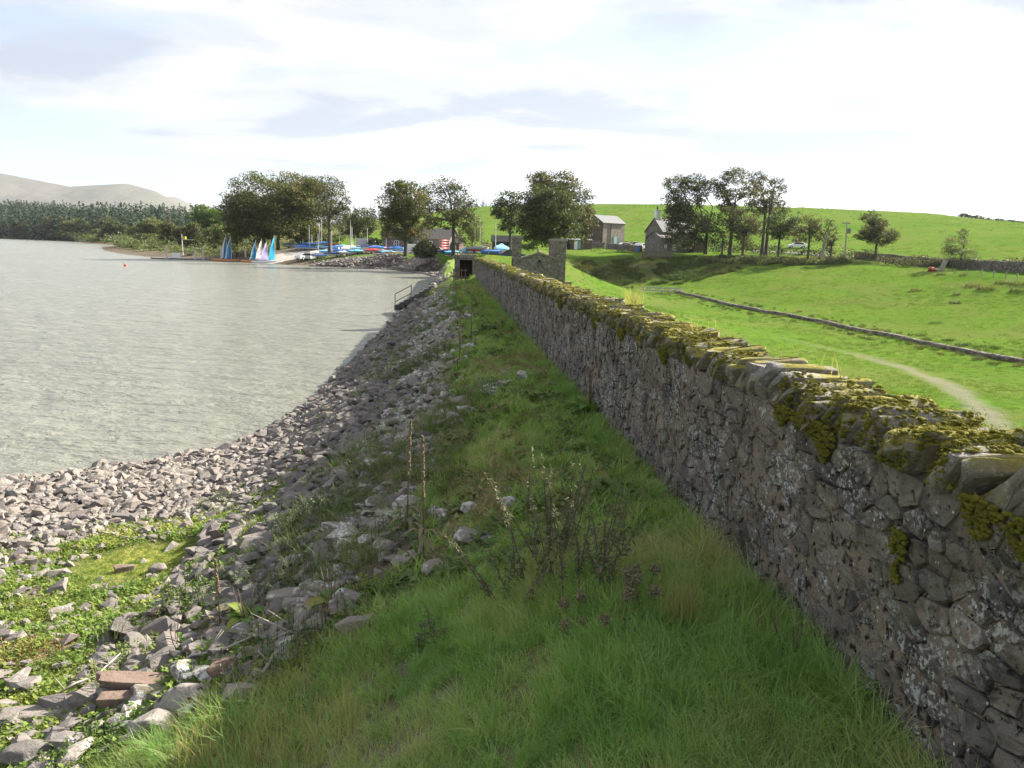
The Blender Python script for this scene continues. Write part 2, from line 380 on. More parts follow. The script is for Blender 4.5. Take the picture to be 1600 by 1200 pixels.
M['tussock'] = blade_mat('rough_tussock_blades', [(0, (0.045, 0.080, 0.022)), (0.5, (0.085, 0.12, 0.035)), (0.8, (0.16, 0.14, 0.06)), (1, (0.20, 0.15, 0.08))], 0.25, 0.05, 0.6)
M['stem'] = plain('green_stems', (0.07, 0.085, 0.03), 0.8, 0.2, 0.4, 9)
M['deadstem'] = plain('dead_brown_stems', (0.12, 0.09, 0.055), 0.9, 0.1, 0.5, 14)
M['seedhead'] = plain('brown_seed_heads', (0.16, 0.14, 0.085), 0.95, 0.05, 0.55, 30)
M['paleseed'] = plain('pale_seed_heads', (0.19, 0.15, 0.10), 0.95, 0.05, 0.5, 40)
M['nettle'] = leaf_mat('nettle_leaves', [(0, (0.06, 0.095, 0.04)), (0.5, (0.11, 0.155, 0.075)), (1, (0.18, 0.20, 0.12))], 0.3)
M['dock'] = leaf_mat('dock_leaves', [(0, (0.08, 0.16, 0.03)), (0.6, (0.14, 0.24, 0.05)), (0.9, (0.22, 0.26, 0.06)), (1, (0.25, 0.10, 0.06))], 0.35)
M['thistle'] = leaf_mat('thistle_leaves', [(0, (0.075, 0.095, 0.045)), (0.5, (0.12, 0.14, 0.075)), (1, (0.17, 0.145, 0.10))], 0.25)
M['ragwort'] = leaf_mat('pale_shrub_flowers', [(0, (0.12, 0.16, 0.06)), (0.5, (0.35, 0.38, 0.18)), (1, (0.55, 0.53, 0.32))], 0.3)
# ------------------------------------------------------------------ lie of the land
WX0, WB = 2.04, -0.10                              # left face of the long wall: x = WX0 + WB*y
WN = math.hypot(1, WB)
def wall_x(y): return WX0 + WB * y
def lat(x, y): return (wall_x(y) - x) / WN         # metres left of the wall face
SHORE = np.array([(-2000, -300), (-80, -2), (-40, 4), (-22, 8.2), (-14, 11.6), (-9.9, 13.7), (-9.0, 14.3), (-8.1, 15.2), (-6.8, 16.2), (-6.1, 17.8), (-5.9, 21.6), (-6.4, 29.6), (-7.0, 39.6), (-7.9, 55),
                  (-9.2, 81), (-10.6, 106), (-13.5, 117), (-17, 125), (-22, 134), (-30, 139), (-39, 141), (-48, 150), (-60, 158), (-74, 163), (-110, 205), (-150, 270), (-185, 340), (-196, 372), (-230, 400), (-331, 548), (-436, 633), (-900, 780), (-2500, 900)], float)
def seg_dist(x, y, P):
    best = np.full(np.shape(x), 1e18)
    for a, b in zip(P[:-1], P[1:]):
        d = b - a; tt = np.clip(((x - a[0]) * d[0] + (y - a[1]) * d[1]) / (d @ d), 0, 1)
        best = np.minimum(best, (x - a[0] - tt * d[0]) ** 2 + (y - a[1] - tt * d[1]) ** 2)
    return np.sqrt(best)
def in_poly(x, y, P):
    ins = np.zeros(np.shape(x), bool)
    for (x0, y0), (x1, y1) in zip(P, np.roll(P, -1, 0)):
        c = ((y0 > y) != (y1 > y)) & (x < (x1 - x0) * (y - y0) / ((y1 - y0) if y1 != y0 else 1e-9) + x0)
        ins ^= c
    return ins
def shore_d(x, y):
    d = seg_dist(x, y, SHORE)
    return np.where(in_poly(x, y, np.vstack([SHORE, [(-9000, 900), (-9000, -300)]])), -d, d)

CTRL = []
for y in (0, 12, 24, 36, 46): CTRL.append((wall_x(y) + 1.2, y, 2.1))
for y in (0, 12, 24, 36): CTRL.append((wall_x(y) + 12.5, y, -2.75))
for y in (46, 60, 75, 90, 106): CTRL.append((wall_x(y) + 0.8, y, 2.6))
CTRL += [(2, 60, 1.7), (8, 60, 1.0), (9, 75, 0.0), (24, 39, -2.75), (36, 51, -3.0), (60, 40, -2.0), (90, 30, 0), (26, 80, -2.6), (20, 117, -2.1), (13, 127, -2.0), (23, 119, -2.0), (30, 100, -2.4), (45, 72, -2.0), (18, 60, -2.7), (14, 95, -2.2),
         (22, 20, -2.7), (40, 10, -2.4), (65, 95, 2.5), (71, 140, 3.6), (62, 140, 3.9), (50, 140, 3.3), (48, 100, 0.2), (35, 125, 0.0), (100, 95, 4.0), (110, 140, 5.5),
         (15, 137, 2.4), (19, 150, 4.2), (24, 160, 4.4), (10, 150, 3.9), (40, 146, 3.8), (45, 150, 3.9), (35, 138, 2.2), (22, 180, 4.7), (30, 152, 4.2), (5, 110, 3.2), (5, 130, 3.8), (-4, 112, 2.7),
         (-20, 140, 2.6), (-30, 150, 2.8), (-42, 160, 2.9), (-50, 158, 2.4), (-15, 155, 3.2), (0, 160, 4.0), (-60, 175, 2.6), (-90, 220, 2.5), (-10, 128, 2.7),
         (70, 170, 5.5), (0, 200, 6), (-40, 220, 6), (40, 230, 9), (110, 220, 11), (180, 200, 12), (-100, 300, 7), (-170, 420, 6),
         (47, 450, 30.5), (110, 440, 31), (175, 420, 29.3), (217, 400, 27.5), (-28, 500, 30), (-88, 500, 18.5), (-140, 520, 10), (250, 380, 22), (320, 330, 13), (50, 330, 21), (130, 320, 22), (-40, 350, 15),
         (0, 600, 31), (100, 600, 33), (250, 600, 27), (400, 600, 26), (-200, 650, 14), (500, 300, 10), (700, 700, 36), (0, 900, 30), (-300, 750, 8), (-400, 720, 4), (-600, 900, 18), (-440, 900, 20), (-900, 1000, 16), (-250, 950, 16), (0, 1300, 20), (800, 1300, 25), (-1200, 1300, 25), (200, -100, -1), (60, -100, 0), (600, -200, 5)]
# stone revetment at the far end of the water
for px, py, z in [(700, 430, 0.2), (650, 423, 0.25), (600, 418, 0.25), (548, 416, 0.25)]: CTRL.append(tuple(onz(px, py, z)))
REVTOP = [at(727, 405.5, 114), at(660, 405.5, 127), (at(600, 405.5, 138)), at(545, 406, 142)]
CTRL += [tuple(p) for p in REVTOP]
CTRL += [tuple(at(700, 402, 131)), tuple(at(620, 401, 146)), tuple(at(500, 404, 149)), tuple(at(460, 404, 154)), tuple(at(500, 412, 144)), tuple(at(450, 409, 151))]
for p in SHORE[15:32]: CTRL.append((p[0], p[1], 0.0))
CTRL = np.array(CTRL, float)
def _rbf_fit():
    P = CTRL[:, :2]; n = len(P); D = np.sqrt(((P[:, None] - P[None]) ** 2).sum(-1) + 4.0)
    A = np.zeros((n + 3, n + 3)); A[:n, :n] = -D - np.eye(n) * 0.02; A[:n, n] = 1; A[:n, n + 1:] = P / 100; A[n, :n] = 1; A[n + 1:, :n] = P.T / 100
    return np.linalg.solve(A, np.concatenate([CTRL[:, 2], np.zeros(3)]))
_W = _rbf_fit()
def rbf(x, y):
    s = _W[-3] + _W[-2] * x / 100 + _W[-1] * y / 100
    for (px, py, _), w in zip(CTRL, _W[:-3]):
        s = s - w * np.sqrt((x - px) ** 2 + (y - py) ** 2 + 4.0)
    return s
def smax(a, b, k): return np.maximum(a, b) + np.maximum(k - np.abs(a - b), 0) ** 2 / (4 * k)
def H(x, y):
    x = np.asarray(x, float); y = np.asarray(y, float)
    sh = x.shape; x = x.ravel(); y = y.ravel()
    d = shore_d(x, y); t = lat(x, y)
    # dam face on the water side
    ts = np.interp(y, [0, 17.8, 21.6, 29.6, 39.6, 55, 81, 106], [6.2, 6.25, 5.8, 5.45, 5.05, 4.4, 3.1, 2.0])
    k = 2.65 / np.maximum(ts - 1.1, 1.0)
    face = np.where(t < 1.1, 2.72 - 0.06 * t, 2.654 - (t - 1.1) * k)
    face = face + 0.5 * sstep(2.2, 0.0, y)
    beach = np.where(d > 0, 0.085 * d, 0.14 * d)
    beach = np.minimum(beach, 1.05 + 0.01 * d)
    dam = smax(face, np.where(y < 24, beach, -9), 0.5)
    dam = np.where(d < 0, np.maximum(np.minimum(dam, 0.5 * d), -4), dam)
    land = rbf(x, y)
    low = np.where(d > 0, np.minimum(land, 0.25 + 0.5 * d), np.maximum(-0.14 * -d, -4))
    land2 = np.where(y > 100, low, land)
    w = sstep(0.35, -0.75, t)                      # 0 on the dam side, 1 behind the wall
    far = sstep(96, 112, y)
    z = dam * (1 - w) + land2 * w
    z = z * (1 - far) + low * far
    n = (fbm(x * 0.9, y * 0.9, 4) - 0.5) * 0.16 * sstep(-0.2, 0.6, t) * sstep(60, 30, y)
    n2 = (fbm(x * 0.11, y * 0.11, 4) - 0.5) * 1.1 * sstep(2, 10, -t) * np.where(d > 12, 1.0, sstep(2, 12, d)) * (0.5 + 0.5 * sstep(150, 300, y))
    big = (fbm(x * 0.012, y * 0.012, 4) - 0.5) * 7 * sstep(280, 700, y) * sstep(10, 60, d)
    return (z + n + n2 + big).reshape(sh)

def axis(parts):
    v = []
    for a, b, st in parts: v += list(np.arange(a, b, st))
    v.append(parts[-1][1]); return np.array(v)
def geom(a, b, s, g):
    v = [a]
    while v[-1] < b: v.append(v[-1] + s); s *= g
    return np.array(v)
def build_ground():
    gx = np.concatenate([-geom(60, 7500, 2.5, 1.09)[::-1], axis([(-58, -14, 1.1), (-14, 3.2, 0.13), (3.2, 30, 0.6), (30, 78, 1.1)]), geom(80, 7500, 2.0, 1.09)])
    gy = np.concatenate([-geom(1, 300, 1.5, 1.25)[::-1], axis([(0.4, 18, 0.13), (18, 45, 0.3), (45, 70, 0.6), (70, 185, 0.9)]), geom(186, 8000, 2.5, 1.07)])
    X, Y = np.meshgrid(gx, gy)
    Xf, Yf = X.ravel(), Y.ravel(); Z = np.empty(len(Xf))
    for i in range(0, len(Xf), 60000): Z[i:i + 60000] = H(Xf[i:i + 60000], Yf[i:i + 60000])
    far = sstep(1300, 2500, np.hypot(Xf, Yf)); Z = Z * (1 - far) + far * np.minimum(Z, 14)
    nx, ny = len(gx), len(gy)
    i, j = np.meshgrid(np.arange(nx - 1), np.arange(ny - 1)); a = (j * nx + i).ravel()
    Q = np.stack([a, a + 1, a + nx + 1, a + nx], 1)
    d = shore_d(Xf, Yf); t = lat(Xf, Yf)
    nse = fbm(Xf * 0.5, Yf * 0.5, 4)
    # bare stony soil under the rubble and on the mud by the water
    soil = sstep(1.2, 2.4, t + (nse - 0.5) * 1.2) * sstep(112, 96, Yf) + sstep(7.5, 5.0, d + (nse - 0.5) * 4) * (Yf > 104) * sstep(1.3, 0.6, Z)
    soil = np.maximum(soil, sstep(5.4, 4.4, d) * (Yf > 98) * (Xf > -31) * (Xf < 0))
    soil = np.maximum(soil, (d < 0) * 1.0)
    PATH = np.array([(15, 14), (19, 24), (21.8, 31), (26, 42), (28.8, 53), (28, 61), (23, 70)], float)
    dp = seg_dist(Xf, Yf, PATH)
    path = .65 * sstep(0.85, 0.25, dp + (nse - 0.5) * 0.9) * sstep(72, 50, Yf)
    PARK = np.array([(-52, 158), (-37, 150), (-20, 144.5), (-9, 136), (0, 132), (6, 135), (4, 150), (-14, 158), (-44, 172)], float)
    park = np.where(in_poly(Xf, Yf, PARK), 1.0, sstep(1.0, 0, seg_dist(Xf, Yf, np.vstack([PARK, PARK[:1]])))) * (Yf > 100)
    rough = sstep(7.5, 1.5, seg_dist(Xf, Yf, np.array([(11, 128), (16, 133), (22, 136), (30, 136), (36, 140)], float)) + (nse - 0.5) * 5)
    rough = np.maximum(rough, sstep(5, 1, seg_dist(Xf, Yf, np.array([(36, 143), (50, 141), (60, 138)], float)) + (nse - 0.5) * 5) * 0.6)
    rough = np.maximum(rough, (Xf < -50) * (Yf > 140) * sstep(150, 60, d) * sstep(.30, .5, nse + .12) * sstep(-46, -56, Xf))
    wd = sstep(.26, .5, fbm(Xf * .75 + 20, Yf * .75, 3)) * sstep(4.6, 6.4, d) * (Yf < 12) * sstep(4.1, 4.5, t) * .75
    algae = sstep(1.1, .75, np.hypot((Xf + 4.65) / 1.15, (Yf - 9.1) / .75) + (nse - .5) * .9) * (t > 4.4)
    me = mesh_np('ground', np.stack([Xf, Yf, Z], 1), quads=Q, mats=[M['ground']], attrs={'soil': np.clip(soil, 0, 1), 'path': np.maximum(path, park), 'rough': rough, 'algae': np.maximum(algae, wd), 'near': sstep(1.0, -1.5, -t) * sstep(112, 96, Yf)}, smooth=True)
    return tag(link('ground', me), kind='structure')
def ground_mat():
    b = NB('ground', 1.0, 0.0); p = b.pos()
    big = b.ramp(b.noise(0.035, 5, 0.55), (0.3, 0.0), (0.7, 1.0))
    fine = b.ramp(b.noise(0.9, 6, 0.65), (0.3, 0.0), (0.7, 1.0))
    field = b.mix(fine, b.mix(big, (0.058, 0.122, 0.015), (0.090, 0.155, 0.022)), b.mix(big, (0.082, 0.160, 0.020), (0.135, 0.185, 0.034)))
    streak = b.ramp(b.noise(0.5, 5, 0.6, b.mapping(p, sc=(0.25, 1.4, 1), loc=(7, 3, 0))), (0.55, 0.0), (0.72, 0.7))
    field = b.mix(streak, field, (0.050, 0.088, 0.018))
    clump = b.ramp(b.noise(1.9, 3, 0.6), (0.54, 0.0), (0.64, 0.75)); field = b.mix(clump, field, (0.040, 0.078, 0.016)); fl = b.ramp(b.noise(5.5, 3, 0.6), (0.52, 0.0), (0.66, 0.6)); field = b.mix(fl, field, (0.045, 0.085, 0.018)); dull = b.ramp(b.noise(0.11, 5, 0.62, b.mapping(p, loc=(40, 11, 0))), (0.46, 0.0), (0.62, 0.65)); field = b.mix(dull, field, (0.115, 0.135, 0.038))
    roughc = b.mix(b.ramp(b.noise(0.55, 5, 0.65), (0.38, 0.0), (0.62, 1.0)), (0.060, 0.095, 0.024), (0.145, 0.105, 0.060))
    c = b.mix(b.attr('rough'), field, roughc)
    nearc = b.mix(b.ramp(b.noise(1.1, 5, 0.65), (.35, 0.0), (.65, 1.0)), (0.095, 0.160, 0.038), (0.18, 0.155, 0.075)); c = b.mix(b.attr('near'), c, nearc)
    soilc = b.mix(b.noise(4, 6, 0.65), (0.075, 0.064, 0.053), (0.21, 0.172, 0.135)); c = b.mix(b.attr('soil'), c, soilc)
    grav = b.mix(b.noise(5, 6, 0.7), (0.14, 0.122, 0.10), (0.27, 0.24, 0.20)); c = b.mix(b.attr('path'), c, grav)
    alg = b.mix(b.ramp(b.noise(7, 5, .65), (.38, 0.0), (.62, 1.0)), (0.10, 0.135, 0.028), (0.26, 0.25, 0.065)); c = b.mix(b.attr('algae'), c, alg)
    b.col(c)
    h = b.math('ADD', b.noise(7, 6, 0.7), b.math('MULTIPLY', b.noise(1.3, 5, 0.65), 2.0)); b.bump(h, 0.7, 0.12)
    M['ground'] = b.mat
ground_mat()
ground = build_ground()

def build_water():
    b = NB('lake_water', 0.20, 0.5); p = b.pos()
    b.b.inputs['IOR'].default_value = 1.333
    b.col(b.mix(b.noise(0.05, 3), (0.165, 0.170, 0.138), (0.215, 0.215, 0.178)))
    v = b.mapping(p, rot=(0, 0, rad(-28)), sc=(1.0, 2.3, 1))
    h1 = b.noise(0.55, 6, 0.6, v, 0.3); h2 = b.noise(2.4, 4, 0.6, v, 0.4); h3 = b.noise(0.13, 3, 0.5, v)
    h = b.math('ADD', b.math('ADD', h1, b.math('MULTIPLY', h2, 0.28)), b.math('MULTIPLY', h3, 1.2))
    b.bump(h, 0.85, 0.5)
    M['water'] = b.mat
    V = [(-7400, -290, 0), (300, -290, 0), (300, 1000, 0), (-7400, 1000, 0)]
    # stop the sheet where the land rises
    V = [(-7400, -290, 0), (-1.2, -290, 0), (-1.2, 40, 0), (-6.0, 112, 0), (-20, 150, 0), (-60, 172, 0), (-120, 240, 0), (-180, 400, 0), (-420, 660, 0), (-7400, 960, 0)]
    me = bpy.data.meshes.new('water'); me.from_pydata(V, [], [tuple(range(len(V)))]); me.materials.append(M['water'])
    tag(link('water', me), kind='structure')
build_water()

def build_fells():
    b = NB('fell_grassland', 1.0, 0.0)
    c = b.mix(b.ramp(b.noise(0.0022, 5, 0.6), (0.35, 0.0), (0.65, 1.0)), (0.072, 0.068, 0.054), (0.128, 0.108, 0.085))
    c = b.mix(b.ramp(b.noise(0.0012, 4, 0.6, b.mapping(b.pos(), loc=(300, 0, 0))), (0.45, 0.0), (0.6, 0.7)), c, (0.075, 0.078, 0.046)); b.col(c)
    b.bump(b.noise(0.004, 6, 0.6), 0.5, 60)
    # skyline as (px, py) at 6 km, then a longer one behind at 7 km
    for prof, D, seed in (([(-260, 235), (-120, 250), (0, 269), (50, 279), (110, 291), (160, 288), (200, 286), (240, 297), (262, 309), (300, 330), (340, 345), (420, 352)], 5600.0, 0), ([(150, 315), (230, 308), (275, 307), (302, 321), (330, 335), (380, 350)], 6600.0, 40)):
        pts = np.array([at(px, py, D) for px, py in prof])
        xs = np.linspace(pts[0, 0], pts[-1, 0], 150); top = np.interp(xs, pts[:, 0], pts[:, 2])
        rows = np.linspace(-1, 1, 60)
        X, R = np.meshgrid(xs, rows); T = np.tile(top, (60, 1))
        Y = D + R * 1500 * (1 + 0.0 * X)
        n = fbm(X * 0.0016 + seed, Y * 0.0016, 5) - 0.5
        prof_r = np.clip(1 - np.abs(R), 0, 1); shape = prof_r ** 1.15
        Z = -2 + (T + 2) * shape + n * 150 * shape * (1 - shape) * 2 + (fbm(X * 0.006 + seed, Y * 0.002, 3) - 0.5) * 60 * shape * (1 - shape) * 2
        nx = len(xs); i, j = np.meshgrid(np.arange(nx - 1), np.arange(59)); a = (j * nx + i).ravel()
        me = mesh_np('fell', np.stack([X.ravel(), Y.ravel(), Z.ravel()], 1), quads=np.stack([a, a + 1, a + nx + 1, a + nx], 1), mats=[b.mat], smooth=True)
        tag(link('hill', me), kind='structure')
build_fells()

def build_haze():
    m = bpy.data.materials.new('haze'); m.use_nodes = True; nt = m.node_tree; nt.nodes.clear()
    o = nt.nodes.new('ShaderNodeOutputMaterial'); v = nt.nodes.new('ShaderNodeVolumePrincipled')
    v.inputs['Color'].default_value = (0.86, 0.92, 1.0, 1); v.inputs['Density'].default_value = 0.00005; v.inputs['Anisotropy'].default_value = 0.25
    nt.links.new(v.outputs[0], o.inputs['Volume'])
    mb = MB(); mb.box((0, 3900, 262), (15400, 9000, 540)); ob = mb.build('haze', m)
    tag(ob, kind='stuff')
build_haze()
# ------------------------------------------------------------------ the long stone wall
UDIR = np.array([WB, 1.0]) / WN                     # along the wall, away from the camera
NDIR = np.array([-1.0, -WB]) / WN                   # out of its water-side face
S0, S1 = 0.2, 43.3
ZTOP = 3.86
def wall_pt(s, out, z):
    """s metres along, out metres out of the left face"""
    return np.array([WX0 + UDIR[0] * s + NDIR[0] * out, UDIR[1] * s + NDIR[1] * out, z])
def wall_pts(s, out, z):
    s = np.asarray(s); return np.stack([WX0 + UDIR[0] * s + NDIR[0] * out, UDIR[1] * s + NDIR[1] * out, z + 0 * s], -1)
TH = 0.52
def build_wall_core():
    ss = np.concatenate([np.arange(S0, 14, 0.07), np.arange(14, S1, 0.16), [S1]])
    zs = np.linspace(2.35, ZTOP, 20)
    prof = [(0.0, z) for z in zs] + [(-0.06, ZTOP + 0.04), (-0.18, ZTOP + 0.07), (-TH + 0.18, ZTOP + 0.07), (-TH + 0.06, ZTOP + 0.04), (-TH, ZTOP), (-TH, 3.2), (-TH, 2.4), (-TH, 1.2)]
    npf = len(prof); V = np.zeros((len(ss), npf, 3))
    for k, (o, z) in enumerate(prof):
        n = (fbm(ss * 6 + 3.1, np.full(len(ss), z * 6.0), 4) - 0.5) * 0.045 + (fbm(ss * 15, np.full(len(ss), z * 15.0), 2) - .5) * .03 - .012 + (fbm(ss * 1.3, np.full(len(ss), z * 1.3), 2) - 0.5) * 0.05
        V[:, k] = wall_pts(ss, o + (n if k < 22 else 0), z)
    i, j = np.meshgrid(np.arange(len(ss) - 1), np.arange(npf - 1), indexing='ij'); a = (i * npf + j).ravel()
    Q = np.stack([a, a + npf, a + npf + 1, a + 1], 1)
    cap = []
    for base in (0, (len(ss) - 1) * npf):
        for k in range(npf // 2 - 1): cap.append((base + k, base + k + 1, base + npf - 2 - k, base + npf - 1 - k))
    me = mesh_np('stone_wall', V.reshape(-1, 3), quads=np.vstack([Q, np.array(cap)]), mats=[M['mortar']], smooth=True)
    o = link('stone_wall', me)
    return tag(o, 'long dark rubble stone wall with mossy slanted coping running along the dam crest', 'stone wall')
stone_wall = build_wall_core()

def clip_half(poly, m, d):
    out = []; n = len(poly)
    for i in range(n):
        a, b = poly[i], poly[(i + 1) % n]
        da = (a[0] - m[0]) * d[0] + (a[1] - m[1]) * d[1]; db = (b[0] - m[0]) * d[0] + (b[1] - m[1]) * d[1]
        if da <= 0: out.append(a)
        if da * db < 0:
            t = da / (da - db); out.append((a[0] + (b[0] - a[0]) * t, a[1] + (b[1] - a[1]) * t))
    return out
def voronoi_stones(s0, s1, z0, z1, course, wmin, wmax, rs, zk=1.45, jit=0.32):
    seeds = []; z = z0 + course / 2
    while z < z1:
        ch = course * rs.uniform(0.8, 1.25); s = s0 - rs.uniform(0, wmax)
        while s < s1 + wmax:
            w = rs.uniform(wmin, wmax) * rs.choice([0.7, 1.0, 1.0, 1.35])
            seeds.append((s + w / 2, z + rs.uniform(-jit, jit) * ch)); s += w
        z += ch
    seeds = np.array(seeds); res = []
    order = np.argsort(seeds[:, 0]); seeds = seeds[order]; sx = seeds[:, 0]
    for i, (s, z) in enumerate(seeds):
        lo, hi = np.searchsorted(sx, [s - 0.75, s + 0.75])
        poly = [(s - 0.5, (z - 0.4) * zk), (s + 0.5, (z - 0.4) * zk), (s + 0.5, (z + 0.4) * zk), (s - 0.5, (z + 0.4) * zk)]
        q = seeds[lo:hi]; dd = (q[:, 0] - s) ** 2 + ((q[:, 1] - z) * zk) ** 2
        for k in np.argsort(dd)[1:16]:
            a = (s, z * zk); bb = (q[k, 0], q[k, 1] * zk)
            poly = clip_half(poly, ((a[0] + bb[0]) / 2, (a[1] + bb[1]) / 2), (bb[0] - a[0], bb[1] - a[1]))
            if len(poly) < 3: break
        if len(poly) < 3: continue
        P = np.array(poly); P[:, 1] /= zk
        P[:, 0] = np.clip(P[:, 0], s0, s1); P[:, 1] = np.clip(P[:, 1], z0, z1)
        c = P.mean(0)
        if np.ptp(P[:, 0]) < 0.05 or np.ptp(P[:, 1]) < 0.035: continue
        res.append((c, P))
    return res
def stone_geo(c, P, rs, proud, gap=0.010):
    """rounded, slightly domed face stone in (s, z, out)"""
    Q = []
    n = len(P)
    for i in range(n):                                  # cut the corners
        a, b = P[i], P[(i + 1) % n]; Q += [a * 0.90 + b * 0.10, a * 0.10 + b * 0.90]
    Q = np.array(Q); n = len(Q)
    if n > 12: Q = Q[np.linspace(0, n - 1, 12).astype(int)]; n = 12
    r = np.linalg.norm(Q - c, axis=1, keepdims=True); k = np.clip(1 - gap / np.maximum(r, 0.02), 0.6, 1)
    Q = c + (Q - c) * k + rs.normal(0, 0.004, Q.shape)
    r1 = np.column_stack([Q, np.full(n, -0.05)])
    r2 = np.column_stack([c + (Q - c) * 0.97, proud * 0.85 + rs.normal(0, 0.004, n)])
    r3 = np.column_stack([c + (Q - c) * rs.uniform(0.74, 0.86), proud + rs.normal(0, 0.004, n)])
    tilt = rs.normal(0, 0.07, 2); 
    for rr in (r2, r3): rr[:, 2] += ((rr[:, :2] - c) * tilt).sum(1)
    V = np.vstack([r1, r2, r3, [[c[0], c[1], proud + rs.normal(0.002, 0.006)]]])
    F = []
    for ring in (0, 1):
        for i in range(n): F += [(ring * n + i, ring * n + (i + 1) % n, (ring + 1) * n + (i + 1) % n), (ring * n + i, (ring + 1) * n + (i + 1) % n, (ring + 1) * n + i)]
    F += [(2 * n + i, 2 * n + (i + 1) % n, 3 * n) for i in range(n)]
    return V, np.array(F)
def join_np(parts):
    Vs, Fs, R = [], [], []; b = 0
    for V, F, r in parts:
        Vs.append(V); Fs.append(F + b); R.append(np.full(len(V), r)); b += len(V)
    return np.vstack(Vs), np.vstack(Fs), np.concatenate(R)
def build_wall_stones():
    rs = np.random.default_rng(3)
    st = voronoi_stones(S0, S1, 2.5, ZTOP + 0.015, 0.098, 0.10, 0.25, rs)
    vis = [q for q in st if q[0][0] > 1.2]
    def px(q): return np.ptp(q[1][:, 0]) * np.ptp(q[1][:, 1]) / (q[0][0] ** 2 * math.hypot(q[0][0], 2) + 0.1)
    size = {id(q): px(q) for q in vis if q[0][0] > 2.55 and q[0][1] > 2.72}
    top = set(sorted(size, key=lambda k: -size[k])[:300])
    rest = []
    for q in st:
        proud = rs.uniform(0.002, 0.018) if rs.random() > 0.15 else rs.uniform(-0.010, 0.006)
        V, F = stone_geo(q[0], q[1], rs, proud, rs.uniform(0.002, 0.012))
        W = wall_pts(V[:, 0], V[:, 2], V[:, 1])
        if id(q) in top:
            c = wall_pt(q[0][0], 0, q[0][1]); 
            me = mesh_np('wall_stone', W - c, tris=F, mats=[M['wall_stone']], smooth=False); link('wall_stone', me, stone_wall, c)
        else: rest.append((W, F, rs.random()))
    V, F, R = join_np(rest)
    tag(link('stonework', mesh_np('stonework', V, tris=F, mats=[M['wall_stuff']], attrs={'rnd': R}, smooth=False), stone_wall), kind='stuff')
build_wall_stones()

